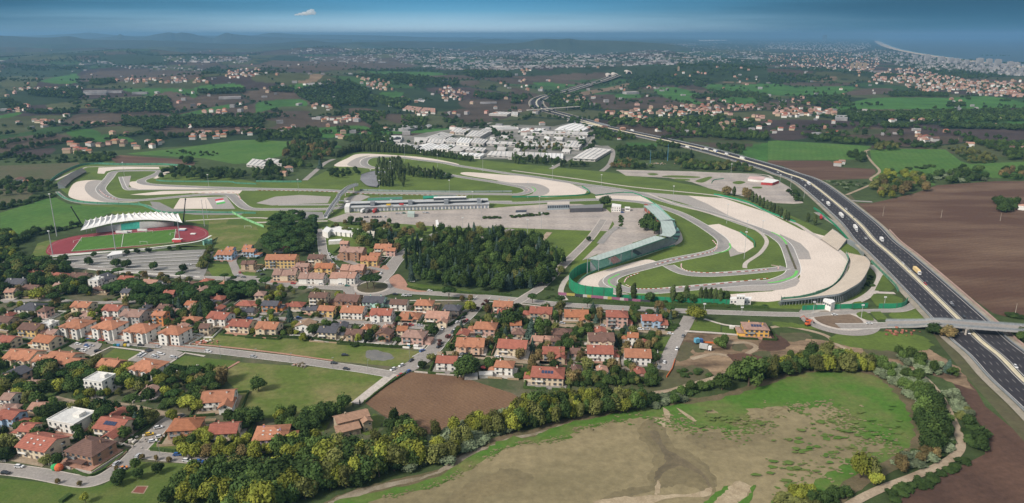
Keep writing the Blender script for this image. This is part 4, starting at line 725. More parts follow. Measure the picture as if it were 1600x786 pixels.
# ================================================================== circuit buildings
def poly_building(name, quad, h, wall, roof, label, cat='building', parapet=.5, extra=None):
    """quad: roof outline in photo pixels at height h (front-left, front-right, back-right, back-left)"""
    p = [G(a, b, h) for a, b in (PX(quad) if isinstance(quad, str) else quad)]
    cx, cy = sum(a[0] for a in p) / len(p), sum(a[1] for a in p) / len(p); t = empty(name, (cx, cy, 0)); q = [(a[0] - cx, a[1] - cy) for a in p]
    mb = MB(); mb.prism(q, 0, h - .25, wall); mb.build('wall', t)
    q2 = [(a * 1.02, b * 1.02) for a, b in q]; mb = MB(); mb.prism(q2, h - .248, h + .1, roof); mb.build('roof', t)
    lab(t, label, cat); return t, q
def window_strip(t, q, i, z, hh, n, m=GLASS, name='window', gap=.35, out_=.06):
    a, b = Vector((*q[i], 0)), Vector((*q[(i + 1) % len(q)], 0)); d = b - a; ln = d.length; rz = math.atan2(d.y, d.x); c = Vector((0, 0, 0))
    for k in range(n):
        p = a + d * ((k + .5) / n); mb = MB(); mb.box((0, 0, 0), (ln / n * (1 - gap), out_ * 2, hh), m)
        if k == 0: me = mb.mesh(name)
        obj(name, me, t, (p.x, p.y, z), rz)
# pit building: a long garage block with an upper terrace and roof
def pit_building():
    f0, f1 = G(547, 331), G(764, 325.5); d = Vector((f1[0] - f0[0], f1[1] - f0[1], 0)); ln = d.length; rz = math.atan2(d.y, d.x)
    t = empty('pit_building', (f0[0], f0[1], 0), rz); mb = MB(); mb.box((ln / 2, 8, 2.6), (ln, 16, 5.2), WHITE); mb.build('garage_block', t)
    mb = MB(); mb.box((ln / 2, 8, 5.5), (ln + 1, 19, .5), mat('pit_roof_grey', (.46, .47, .47), (.38, .39, .40), .1)); mb.build('lower_roof', t); mb = MB(); mb.box((ln / 2, 12, 7), (ln - 3, 8, 2.5), GLASS); mb.build('upper_storey', t); mb = MB(); mb.box((ln / 2, 12, 8.5), (ln, 11, .5), mat('pit_roof_grey', (.46, .47, .47))); mb.build('upper_roof', t)
    mb = MB(); mb.box((0, 0, 0), (2.6, .14, 3.2), mat('garage_door', (.30, .33, .38))); me = mb.mesh('garage_door')
    for k in range(38): obj('garage_door', me, t, (3 + (ln - 6) * k / 37, -.05, 1.9))
    mb = MB(); mb.box((0, 0, 0), (.35, .35, 5.2), STEEL); me = mb.mesh('column')
    for k in range(20): obj('column', me, t, (2 + (ln - 4) * k / 19, -1.6, 2.6))
    for k in (.16, .43, .69, .93): mb = MB(); mb.box((ln * k, 5, 5.6), (5, 7, 11), mat('stair_grey', (.24, .26, .28))); mb.build('stair_tower', t)
    mb = MB(); mb.box((ln * .72, 15, 10.2), (ln * .24, 8, 3), GLASS, top=TENT); mb.build('press_room', t); mb = MB(); mb.box((-3, 6, 3.6), (5.5, 20, 7.2), TENT); mb.build('end_block', t)
    lab(t, 'long white pit building with rows of garage doors beside the straight', 'building')
pit_building()
def pit_bridge():
    pts = [G(a, b, 7.5) for a, b in PX('U45,350 110,290 160,235 175,205 250,140 330,110')]; zs = [.8, 6, 7.5, 7.5, 7.5, 7.5]
    o = lofted('walkway', pts, zs, 4.2, .8, mat('bridge_white', (.55, .55, .57))); t = empty('footbridge', (pts[2][0], pts[2][1], 0)); o.parent = t; o.location = -Vector(t.location)
    for s_ in (1, -1):
        o = lofted('side_panel', pts, [z + 2.6 for z in zs], .2, 2.8, TENT, s_ * 2.1); o.parent = t; o.location = -Vector(t.location)
    o = lofted('roof', pts, [z + 3 for z in zs], 1.7, .2, mat('bridge_roof', (.16, .17, .19)), 0); o.parent = t; o.location = -Vector(t.location)
    for s in ('U160,250', 'U225,165', 'U300,125', 'U110,310'):
        a = G(*PX(s)[0], 6); mb = MB(); mb.box((0, 0, 3.3), (1.2, 2, 6.6), CONC); mb.build('pier', t, (a[0] - t.location.x, a[1] - t.location.y, 0))
    mb = MB(); a = G(*PX('U200,250')[0], 4); mb.box((0, 0, 4), (18, 4, .5), TENT, -.35); mb.build('stair_flight', t, (a[0] - t.location.x, a[1] - t.location.y, 0))
    lab(t, 'white covered footbridge zigzagging over both straights', 'bridge')
pit_bridge()
# tiered stands: rows of steps between a low front line and a high back line
def stand(name, front, back, zf, zb, rows, mats, label, roof=None, cols=True, n=4, zbs=None):
    fp_, bp_ = PX(front), PX(back); zl = zbs or [zb] * len(bp_)
    F_, B_ = catmull([G(a, b, zf) for a, b in fp_], False, n), catmull([(*G(a, b, z), z) for (a, b), z in zip(bp_, zl)], False, n); m_ = len(F_); ZB = [q[2] for q in B_]
    t = empty(name, (F_[m_ // 2][0], F_[m_ // 2][1], 0)); ox, oy = t.location.x, t.location.y
    def P3(i, k): a = k / rows; return (F_[i][0] * (1 - a) + B_[i][0] * a - ox, F_[i][1] * (1 - a) + B_[i][1] * a - oy)
    for j in range(rows):
        mb = MB()
        def zz(i, k): return zf + (ZB[i] - zf) * k / rows
        for i in range(m_ - 1):
            mm = mats[(i // 2) % len(mats)]
            a, b, c, d = P3(i, j), P3(i + 1, j), P3(i + 1, j + 1), P3(i, j + 1)
            mb.face([(*a, zz(i, j)), (*b, zz(i + 1, j)), (*b, zz(i + 1, j + 1)), (*a, zz(i, j + 1))], mm); mb.face([(*a, zz(i, j + 1)), (*b, zz(i + 1, j + 1)), (*c, zz(i + 1, j + 1)), (*d, zz(i, j + 1))], mm)
        mb.build('seat_row', t)
    mb = MB()
    for i in range(m_ - 1): a, b = P3(i, rows), P3(i + 1, rows); mb.face([(*a, 0 if not zbs else ZB[i] - 1), (*b, 0 if not zbs else ZB[i + 1] - 1), (*b, ZB[i + 1] + .7), (*a, ZB[i] + .7)], STEEL)
    for i in (0, m_ - 1): mb.face([(*P3(i, 0), 0), (*P3(i, rows), 0), (*P3(i, rows), zb), (*P3(i, 0), zf)], STEEL)
    mb.build('rear_wall', t)
    if roof:
        rf, rb, z1, z2, rm = roof; A_, C_ = catmull([G(a, b, z1) for a, b in PX(rf)], False, n), catmull([G(a, b, z2) for a, b in PX(rb)], False, n); mb = MB()
        for i in range(min(len(A_), len(C_)) - 1):
            q = [(A_[i][0] - ox, A_[i][1] - oy, z1), (A_[i + 1][0] - ox, A_[i + 1][1] - oy, z1), (C_[i + 1][0] - ox, C_[i + 1][1] - oy, z2), (C_[i][0] - ox, C_[i][1] - oy, z2)]
            mb.face(q, rm); mb.face([(x, y, z - .4) for x, y, z in q[::-1]], rm); mb.face([q[0], q[1], (*q[1][:2], z1 - .9), (*q[0][:2], z1 - .9)], GREENP2); mb.face([q[3], q[2], (*q[2][:2], z2 - .9), (*q[3][:2], z2 - .9)], GREENP2)
        mb.build('roof', t)
        for i in range(0, len(C_), 3):
            mb = MB(); mb.beam((C_[i][0] - ox, C_[i][1] - oy, 0), (C_[i][0] - ox, C_[i][1] - oy, z2), .35, STEEL, 6); mb.build('column', t)
            mb = MB(); mb.beam((C_[i][0] - ox, C_[i][1] - oy, z2 - .3), (A_[i][0] - ox, A_[i][1] - oy, z1 - .3), .2, STEEL, 5); mb.build('rafter', t)
    lab(t, label, 'grandstand'); return t
GREENP2 = mat('dull_green_edge', (.12, .33, .24))
stand('grandstand', 'G520,240 620,208 720,172 820,135 920,98 1003,68', 'G480,188 575,160 665,135 755,107 850,78 945,48', 1.5, 9.5, 9, [SEATG, SEATG, SEATR, SEATG, SEATG, mat('dark_seats', (.10, .13, .14)), SEATG, SEATR], 'long roofed grandstand with green seats on the inside of the hairpin', ('G535,183 630,152 720,122 800,94 870,70 940,46', 'G465,172 560,140 650,110 740,80 820,52 880,32', 13, 15, MINT))
stand('grandstand', 'R1235,590 1275,540 1270,480 1225,420', 'R1130,560 1190,540 1195,500 1185,470', 1.5, 8, 7, [SEATG, mat('dark_seats', (.10, .13, .14))], 'curved corner block of green seats at the end of the roofed stands')
stand('grandstand', 'R1215,350 1180,338 1130,290 1075,240 1025,190 985,160', 'R1150,352 1120,345 1060,280 1010,230 955,180 910,160', 1.5, 9, 6, [SEATG], 'stand with a wide pale green roof opposite the first straight', ('R1175,335 1120,285 1060,235 1010,195 970,165', 'R1030,350 980,300 930,250 880,205 830,165', 13, 14.5, MINT))
stand('grandstand', 'R1232,480 1225,430 1205,380', 'R1110,480 1110,420 1100,380', 1.5, 8, 4, [SEATG], 'short stand under the bent middle section of pale green roof', ('R1160,550 1225,500 1208,425 1182,352', 'R1020,530 1062,500 1050,425 1036,350', 13.2, 14.6, MINT))
mb = MB(); q = [G(*PX(k)[0], 0) for k in ('R850,225', 'R1035,385', 'R1035,430', 'R850,260')]
for a, b in ((q[0], q[1]),): mb.box(((a[0] + b[0]) / 2, (a[1] + b[1]) / 2, 4), (math.dist(a, b), 3, 8), RUST, math.atan2(b[1] - a[1], b[0] - a[0]))
o = mb.build('stand_rear_wall'); lab(o, 'rust red wall behind the pale green roofed stand', 'wall')
# the great open terrace by the motorway
TAN = mat('tan_terrace', (.52, .45, .37), (.46, .40, .33), .1)
bt = stand('grandstand', 'X20,535 250,515 440,478 560,432 690,345 790,240 850,130 850,40 800,-40', 'X0,552 230,532 500,498 720,468 860,400 980,320 1060,200 1098,85 1040,10', 2.0, 9, 10, [TAN], 'huge open tan terrace curving round the outer hairpin beside the motorway', n=5, zbs=[4, 4.5, 6, 8, 9, 9.5, 10, 10, 10])
mb0 = None
bk = catmull([(*G(a, b, z), z) for (a, b), z in zip(PX('X0,552 230,532 500,498 720,468 860,400 980,320 1060,200'), [4, 4.5, 6, 8, 9, 9.5, 10])], False, 7); ox, oy = bt.location.x, bt.location.y
for i in range(0, len(bk), 1):
    cx, cy, cz = bk[i]; mb = MB(); mb.beam((cx - ox, cy - oy + .4, 0), (cx - ox, cy - oy + .4, cz), .22, STEEL, 5); mb.beam((cx - ox, cy - oy + 6, 0), (cx - ox, cy - oy + .4, cz - .5), .16, STEEL, 5); mb.beam((cx - ox, cy - oy + 3, 0), (cx - ox, cy - oy + 3, cz * .7), .2, STEEL, 5); mb.build('support_frame', bt)
stand('grandstand', 'D430,830 385,800 350,775 325,760', 'D482,765 440,730 415,712 395,700', 1, 3.5, 8, [TAN], 'upper tan terrace standing apart above the huge curved terrace', n=2)
stand('grandstand', 'D540,800 490,775 450,755', 'D590,850 555,800 500,765', 1.5, 5, 5, [TAN], 'narrow tan terrace between the huge curve and the motorway', n=2)
stand('grandstand', 'A400,440 440,400 480,375 530,345', 'A352,415 410,375 450,350 505,325', 2, 8, 9, [mat('grey_terrace', (.44, .40, .36))], 'open grey terrace at the far left corner of the circuit', n=3)
stand('grandstand', 'B640,395 680,430 740,440 ', 'B645,365 720,345 810,348', 1.5, 4, 8, [mat('slate_terrace', (.22, .22, .24))], 'grey grass bank terrace behind the tall poplars', n=4)
stand('grandstand', 'U425,248 560,243 735,236', 'U428,228 560,222 735,216', 1.2, 4, 4, [GREENP2], 'low faded green stand between the straights', n=2); stand('grandstand', 'U920,232 1060,222 1215,216', 'U920,208 1060,203 1215,200', 1.2, 4, 4, [mat('teal_seats', (.06, .40, .27))], 'bright green low stand between the straights', n=2)
# tensile roofed stadium stand
def tent_stand():
    pk = PX('W330,265 380,255 430,240 480,232 535,222 585,212 640,207 690,202 745,198 800,193 850,190 905,188 957,185 1010,183 1060,186 1110,190 1165,195 1218,203'); fr = catmull(PX('W280,370 450,331 600,296 850,268 1050,270 1180,280 1262,296'), False, 10)
    def fat(f): 
        x = f * (len(fr) - 1); i = min(int(x), len(fr) - 2); u = x - i; return (fr[i][0] * (1 - u) + fr[i + 1][0] * u, fr[i][1] * (1 - u) + fr[i + 1][1] * u)
    n = len(pk); t0 = G(205, 372); t = empty('stadium_stand', (*t0, 0)); ox, oy = t0; mb = MB(); prev = None; SUB = 4
    cols = []
    for i in range(n):
        for s_ in range(SUB if i < n - 1 else 1):
            u = s_ / SUB; a, b = pk[i], pk[min(i + 1, n - 1)]; sag = 1 - math.sin(math.pi * u) ** .6 if s_ else 1
            zb_ = 10.5 + 3.2 * sag; bx, by = a[0] + (b[0] - a[0]) * u, a[1] + (b[1] - a[1]) * u + 2.3 * (1 - sag)
            B_ = G(bx, by, zb_); F_ = G(*fat((i + u) / (n - 1)), 9.0); M_ = ((B_[0] * .5 + F_[0] * .5), (B_[1] * .5 + F_[1] * .5), 9.6 + .4 * sag)
            cols.append([(F_[0] - ox, F_[1] - oy, 9.0), (M_[0] - ox, M_[1] - oy, M_[2]), (B_[0] - ox, B_[1] - oy, zb_)])
    for c0, c1 in zip(cols, cols[1:]):
        for k in (0, 1): mb.face([c0[k], c1[k], c1[k + 1], c0[k + 1]], TENT)
    o = mb.build('membrane_roof', t)
    for i in range(0, len(cols), SUB):
        mb = MB(); b = cols[i][2]; f = cols[i][0]; mb.beam((b[0], b[1] - 2, 0), (b[0], b[1], b[2] + .5), .25, STEEL, 5); mb.beam((b[0], b[1] - 1, 8), (f[0], f[1], 8.8), .15, STEEL, 5); mb.build('roof_frame', t)
    F_, B_ = [G(a, b, 1) for a, b in catmull(PX('W430,388 620,370 850,350 1180,322'), False, 4)], [G(a, b, 6) for a, b in catmull(PX('W430,350 620,318 850,290 1180,290'), False, 4)]
    for j in range(6):
        mb = MB()
        for i in range(len(F_) - 1):
            def q(i, k, z): a = k / 6; return (F_[i][0] * (1 - a) + B_[i][0] * a - ox, F_[i][1] * (1 - a) + B_[i][1] * a - oy, z)
            z0, z1 = .5 + j, 1.5 + j; mm = mat('teal_green_seats', (.08, .42, .33)) if 5 <= i <= 7 else mat('pale_seats', (.46, .46, .44)); mb.face([q(i, j, z0), q(i + 1, j, z0), q(i + 1, j, z1), q(i, j, z1)], mm); mb.face([q(i, j, z1), q(i + 1, j, z1), q(i + 1, j + 1, z1), q(i, j + 1, z1)], mm)
        mb.build('seat_row', t)
    for s, h in (('W410,390', 0), ('W810,360', 1)):
        pass
    lab(t, 'stadium stand with a white scalloped membrane roof beside the running track', 'grandstand')
tent_stand()
def mast(name, base, top_px, h, lb, r=.55, m=None, head=None, cat='mast'):
    a = G(*base); b = G(*top_px, h); t = empty(name, (*a, 0)); m = m or STEEL; mb = MB(); mb.beam((0, 0, 0), (b[0] - a[0], b[1] - a[1], h), r, m, 8, r * .6); mb.build('pole', t)
    mb = MB()
    if head == 'lamps':
        for k in range(3): mb.box((b[0] - a[0], b[1] - a[1] - .5, h + .7 * k - .5), (3.2, .35, .5), mat('lamp_white', (.7, .7, .7)))
        mb.build('lamp_rack', t)
    elif head == 'ball': mb.beam((b[0] - a[0], b[1] - a[1], h - .8), (b[0] - a[0], b[1] - a[1], h + .8), .9, m, 8, .7); mb.build('pole_head', t)
    lab(t, lb, cat)
def tilt_px(base, dx, dy): return base
mast('leaning_mast', PX('W300,322')[0], PX('W192,145')[0], 26, 'black leaning mast holding the left end of the membrane roof', .75, DSTEEL, 'ball'); mast('leaning_mast', PX('W1270,290')[0], PX('W1291,68')[0], 31, 'black mast holding the right end of the membrane roof', .75, DSTEEL, 'ball')
def upright(base, toppx):                  # height from the top pixel of an upright pole
    x, y = G(*base); h = 5
    while h < 60 and topx(x, y, h)[1] > toppx: h += .25
    return h
def pole(s, ty, lb, head='lamps', r=.28, group=None, cat='floodlight', name='floodlight', m=None):
    b = PX(s)[0]; h = upright(b, ty); x, y = G(*b); t = empty(name, (x, y, 0)); mb = MB(); mb.beam((0, 0, 0), (0, 0, h), r, m or mat('mast_grey', (.42, .43, .43)), 6, r * .55); mb.build('pole', t)
    if head: 
        mb = MB(); mb.box((0, -.2, h), (2.0, .5, .9), mat('lamp_white', (.7, .7, .7))); mb.build('lamp_head', t)
    lab(t, lb, cat, group)
pole('W55,425', 300 + 20 / 6.154, 'tall floodlight left of the stadium behind the hedge', r=.5); pole('W15,600', 361, 'floodlight standing at the left end of the red track', r=.5); pole('W620,560', 300 + 300 / 6.154, 'floodlight in the middle of the near touchline', r=.5); pole('W1240,480', 300 + 280 / 6.154, 'floodlight beside the right penalty box', r=.5)
pole('W1475,330', 300 + 75 / 6.154, 'floodlight at the road behind the stadium', r=.4); pole('W1505,250', 300 + 80 / 6.154, 'thin mast behind the stadium near the gravel', None, r=.3)
for s, ty in [('B262,475', 180 + 395 / 3.93), ('B708,430', 180 + 335 / 3.93), ('B762,500', 180 + 400 / 3.93), ('B913,290', 180 + 190 / 3.93), ('B828,370', 180 + 285 / 3.93), ('B1115,320', 180 + 240 / 3.93), ('B1188,490', 180 + 400 / 3.93), ('B1393,350', 180 + 245 / 3.93), ('B1330,545', 180 + 470 / 3.93), ('B1385,650', 180 + 520 / 3.93), ('B835,640', 180 + 520 / 3.93), ('B1270,700', 180 + 630 / 3.93), ('C248,400', 180 + 310 / 3.93), ('C97,510', 180 + 410 / 3.93), ('C547,460', 180 + 365 / 3.93), ('C988,540', 180 + 435 / 3.93), ('C1318,665', 180 + 548 / 3.93), ('C1535,740', 180 + 648 / 3.93), ('C1342,390', 180 + 300 / 3.93), ('C168,590', 180 + 500 / 3.93),
              ('A765,380', 180 + 290 / 3.93), ('A1283,445', 180 + 365 / 3.93), ('G1425,175', 360 + 10 / 3.93), ('G1442,0', 360 - 60 / 3.93), ('D70,440', 180 + 365 / 3.93), ('D220,510', 180 + 430 / 3.93), ('H275,520', 360 + 440 / 3.93), ('H572,540', 360 + 458 / 3.93), ('H715,450', 360 + 410 / 3.93), ('D135,470', 180 + 380 / 3.93), ('C95,725', 180 + 640 / 3.93), ('C180,700', 180 + 600 / 3.93), ('G1180,490', 360 + 450 / 3.93), ('G1410,510', 360 + 475 / 3.93)]:
    pole(s, ty, 'slim grey floodlight mast along the race circuit', r=.22, group='light masts round the circuit')
for s, ty in [('C955,280', 225.5), ('C848,300', 235)]: pole(s, ty, 'blue lattice crane mast behind the kart track', None, r=.4, cat='crane', name='crane_mast', m=mat('crane_blue', (.12, .30, .45)))
for s, ty in [('D705,620', 180 + 560 / 3.93), ('D1062,630', 180 + 582 / 3.93), ('D1425,650', 180 + 600 / 3.93), ('H1515,525', 360 + 450 / 3.93), ('D1168,162', 180 + 130 / 3.93)]: pole(s, ty, 'pale wooden utility pole in the brown field', None, r=.2, cat='utility pole', name='utility_pole', m=mat('pole_wood', (.45, .40, .33)))
def fence(s, h, m, lb, z0=0, cat='fence', n=4, t=.3, posts=True):
    p = catmull(GP(s), False, n); c = p[len(p) // 2]; e = empty('fence', (c[0], c[1], 0)); o = wall_along('fence_panel', [(a - c[0], b - c[1]) for a, b in p], h, m, t, z0, parent=e)
    if posts:
        mb = MB(); acc = 0
        for i in range(len(p) - 1):
            l = math.dist(p[i], p[i + 1]); acc += l
            if acc > 6: acc = 0; mb.box((p[i][0] - c[0], p[i][1] - c[1], h / 2 + .1), (.55, .55, h + .2), mat('fence_post', (.08, .16, .12)))
        if mb.v: mb.build('fence_posts', e)['kind'] = 'stuff'
    lab(e, lb, cat)
fence('G480,250 440,262 400,280 365,310 350,340 365,368 400,390 450,405 540,415 620,420', 9, GFENCE, 'tall solid green screen curving round the hairpin'); fence('G620,424 760,428 900,437 1060,445 1200,450 1340,455', 4, GFENCE, 'green fence behind the poplars beside the main road')
fence('G390,340 440,290 520,250 640,212 760,172 900,125 1000,95', 1.6, GFENCE2, 'low green safety fence in front of the roofed stand'); fence('X425,480 600,415 700,330 760,240 800,150 830,60 800,-20', 3, GFENCE2, 'green debris fence along the outer gravel in front of the terrace'); fence('X0,545 220,525 430,478', 2.5, GFENCE2, 'green fence at the lower edge of the outer gravel')
fence('X260,670 500,660 800,650 1065,635', 4, GFENCE, 'green screen beside the road under the terrace'); fence('X1200,645 1480,635 1555,565', 4, GFENCE, 'green screen round the triangular lawn by the motorway'); fence('X1110,80 1250,220 1390,360 1440,440', 2.5, GFENCE2, 'green fence between the terrace and the motorway wall')
fence('A310,410 360,370 430,335 500,310 600,302 700,305 850,306 1000,306 1150,318 1200,330', 3, GFENCE2, 'green fence along the far left edge of the circuit'); fence('A350,480 380,505 450,530 600,545 850,553 930,575', 2.5, GFENCE2, 'green fence between the left gravel and the crop field'); fence('A960,403 1060,410 1400,412 1450,420 1572,425', 2, GFENCE2, 'green fence under the trees of the left infield')
fence('B0,410 130,412 280,412', 2.5, GFENCE2, 'faded green fence above the second straight'); fence('C0,505 300,500 460,488 470,465 430,440', 1.6, GFENCE, 'green rail round the inner gravel bed'); fence('C510,494 740,478 900,560', 1.2, GFENCE, 'green rail at the tip of the paddock gravel'); fence('B640,463 900,470 1250,474 1572,472', 2.2, mat('grey_fence', (.28, .33, .32)), 'grey fence under the grass bank')
fence('C1240,490 1300,500 1450,540 1572,598 1740,660', 2, GFENCE, 'green fence above the outer gravel'); fence('A850,545 1000,600 1200,600 1572,605', 2.2, GFENCE2, 'green fence behind the stadium'); fence('C1225,420 1240,400 1300,392', 1.2, GFENCE, 'green tyre wall of the kart track')
fence('D280,575 330,610 420,690 500,780', 2.5, GFENCE, 'green fence between the lorry park and the motorway'); fence('A1424,600 1500,640 1620,690', 2.5, mat('light_green_fence', (.25, .52, .25)), 'light green fence by the practice pitch'); fence('C1400,720 1480,770 1490,810', 1.5, GFENCE, 'green fence round the triangular gravel')
fence('E310,158 640,135 900,122 1080,100', 1.1, WHITEP, 'white railing along the near side of the running track', posts=False)
# small circuit buildings
t, q = poly_building('race_control', 'G1340,422 1468,425 1470,408 1342,408', 5, WHITE, TENT, 'small white race control building by the main road'); window_strip(t, q, 0, 2.8, 1.3, 6, gap=.55)
t, q = poly_building('control_tower', 'G1380,405 1430,406 1432,395 1382,394', 9, WHITE, TENT, 'white upper block of the race control'); window_strip(t, q, 0, 7.6, 1.2, 3, gap=.4)
t, q = poly_building('white_office', 'R440,175 550,180 555,155 445,140', 6.5, WHITE, TENT, 'white two storey building with square windows in the paddock'); window_strip(t, q, 0, 4.6, 1.2, 4, gap=.6); window_strip(t, q, 0, 1.8, 1.2, 4, gap=.6)
t, q = poly_building('white_office', 'R600,195 665,198 662,182 600,180', 4, WHITE, TENT, 'low white cabin with a long dark window in the paddock'); window_strip(t, q, 0, 2.6, 1.4, 1, gap=.2)
t, q = poly_building('pavilion', 'C355,572 555,568 560,545 360,556', 5, mat('dark_pavilion', (.10, .10, .11)), mat('grey_canvas', (.20, .20, .20)), 'dark long hospitality pavilion at the paddock edge'); t, q = poly_building('pavilion', 'C218,552 352,548 352,530 218,532', 6, mat('glazed_grey', (.40, .46, .50)), CONC, 'glazed grey building at the end of the pit straight'); window_strip(t, q, 0, 3.6, 3, 12, gap=.25)
t, q = poly_building('kiosk', 'C22,596 88,594 90,582 25,584', 4, WHITE, DSTEEL, 'white kiosk with a dark roof on the paddock'); t, q = poly_building('ticket_gate', 'C1448,390 1500,395 1570,398 1540,378 1460,375', 3.5, WHITE, mat('white_red_roof', (.6, .42, .4)), 'white and red kart hall near the kart track'); t, q = poly_building('kart_hall', 'C1530,410 1600,415 1640,400 1560,385', 4, mat('kart_red', (.40, .06, .06)), TENT, 'red and white kart building beside the motorway')
t, q = poly_building('gatehouse', 'E655,158 690,152 750,142 750,125 690,130', 3.5, WHITE, TENT, 'small white gatehouse between the running track and the car park'); window_strip(t, q, 0, 2, 1, 2, gap=.5)
t, q = poly_building('cable_hut', 'X520,540 620,580 668,560 640,535 540,520', 7, WHITE, TENT, 'white cabin under the huge terrace'); window_strip(t, q, 0, 5, 1.6, 4, gap=.3)
t, q = poly_building('gravel_shed', 'U1032,425 1045,500 1075,495 1050,420', 3.5, WHITE, TENT, 'narrow white gangway roof at the paddock gate'); t, q = poly_building('marquee', 'U780,365 840,368 845,345 785,340', 4, mat('mint_tent', (.42, .5, .46)), mat('mint_tent', (.42, .5, .46)), 'pale green marquee behind the pit building')
# white marquees with dark stripes below the paddock
for i in range(7):
    x0 = 95 + i * 42; q_ = 'U%d,%d %d,%d %d,%d %d,%d' % (x0 - 75, 515 + i * 4, x0 - 40, 522 + i * 4, x0 + 60, 478 + i * 6, x0 + 30, 470 + i * 6)
    poly_building('white_shed', q_, 4, WHITE, TENT, 'white shed roof in the striped row below the paddock', 'shed')
poly_building('white_shed', 'U20,520 70,535 100,500 60,475', 6, WHITE, TENT, 'taller white shed left of the striped row', 'shed'); poly_building('white_shed', 'U75,612 180,606 195,590 85,598', 3.5, WHITE, TENT, 'long low white canopy below the striped roofs', 'shed'); poly_building('white_shed', 'U410,540 480,560 490,510 430,508', 4, WHITE, mat('cream_roof', (.6, .55, .46)), 'cream roofed hall among the trees', 'hall'); poly_building('white_shed', 'U560,525 620,520 645,492 560,490', 5, mat('tan_hall', (.5, .42, .33)), mat('grey_green_roof', (.36, .36, .28)), 'grey green roofed hall near the autumn trees', 'hall')

# factory district
IND = [('V137,150 200,158 270,150 268,128 140,128', 7), ('V200,160 260,165 268,140 240,135', 7), ('V215,205 290,210 350,190 300,172 230,178', 8), ('V300,205 370,212 400,195 340,182', 8), ('V360,215 440,222 520,195 450,172 380,188', 8), ('V350,168 420,172 440,140 350,138', 8), ('V420,140 520,150 600,120 520,105', 9), ('V430,168 530,175 545,145 450,140', 8), ('V470,205 560,212 610,185 520,178', 9), ('V535,162 600,170 640,148 570,136', 9), ('V568,220 640,225 695,195 620,186', 7), ('V575,102 660,108 700,85 610,76', 10), ('V612,168 690,175 715,148 640,138', 10), ('V670,128 760,134 820,100 710,96', 11), ('V705,170 780,178 810,152 730,142', 10), ('V740,110 790,118 850,95 780,84', 9), ('V605,250 760,258 790,240 640,232', 7), ('V670,215 780,225 800,205 700,195', 7), ('V790,82 900,90 1000,88 995,66 820,66', 10), ('V800,176 1010,186 1020,170 810,158', 7), ('V1000,100 1140,105 1180,92 1030,82', 8), ('V1010,190 1290,198 1300,170 1020,158', 8), ('V1285,195 1380,200 1410,162 1310,158', 10), ('V1080,112 1430,124 1440,105 1100,98', 8), ('V1228,92 1400,98 1465,65 1340,50 1260,72', 9), ('V805,248 940,256 940,226 830,224', 6), ('V936,258 990,262 992,228 940,226', 8), ('V990,258 1165,262 1168,235 995,228', 7), ('V1162,266 1278,268 1280,240 1165,236', 7), ('V1340,268 1480,275 1580,215 1450,200', 7), ('V820,80 860,86 880,62 830,64', 9),
       ('B1040,65 1060,75 1080,62 1060,55', 6), ('N1140,450 1240,455 1290,438 1180,438', 9), ('N900,668 1000,680 1020,660 930,648', 9), ('N1010,682 1100,690 1100,665 1030,660', 9), ('N970,615 1030,625 1040,612 980,604', 7), ('N690,598 760,602 768,578 710,574', 9), ('B1430,-8 1540,-4 1572,-18 1480,-22', 8), ('C-5,-5 35,0 36,-20 0,-22', 7), ('C270,88 440,95 490,70 360,58', 7), ('C70,95 190,100 200,82 90,78', 7), ('C540,108 600,110 600,97 545,97', 5), ('P385,257 412,260 425,252 395,248', 6), ('P410,252 445,257 452,251 420,247', 6), ('B-60,155 -20,165 60,155 30,130', 0)]
sheet('factory_yard', 'V140,165 215,210 300,232 420,235 560,232 600,262 760,275 1000,275 1280,280 1330,270 1480,285 1590,215 1560,190 1420,195 1470,110 1470,60 1340,45 1220,70 1000,60 700,70 560,90 420,110 340,130 270,125', mat('factory_yard', (.24, .225, .21), (.12, .125, .10), .02, fine=.3), False)
rqi = random.Random(21); fp_ = PX('V215,205 300,228 420,230 560,228 600,258 760,270 1000,272 1280,278 1480,275 1560,215 1420,192 1440,70 1000,75 700,90 420,125 270,135'); cen = [(sum(a[0] for a in PX(s)) / len(PX(s)), sum(a[1] for a in PX(s)) / len(PX(s)), (max(a[0] for a in PX(s)) - min(a[0] for a in PX(s))) / 2, (max(a[1] for a in PX(s)) - min(a[1] for a in PX(s))) / 2) for s, h in IND]; nsm = 0
for k in range(900):
    a, b = rqi.uniform(600, 950), rqi.uniform(195, 250); w2, h2 = rqi.uniform(4, 10), rqi.uniform(1.5, 3)
    if nsm > 46 or not inside(fp_, np.array([a]), np.array([b]))[0] or any(abs(a - c[0]) < c[2] + w2 + .5 and abs(b - c[1]) < c[3] + h2 + 1 for c in cen): continue
    cen.append((a, b, w2, h2)); nsm += 1; sl = rqi.uniform(-1.5, -.5); IND.append(('P%.1f,%.1f %.1f,%.1f %.1f,%.1f %.1f,%.1f' % (a - w2, b + h2, a + w2 * .8, b + h2 - sl, a + w2, b - h2 - sl, a - w2 * .7, b - h2), rqi.uniform(4, 7)))
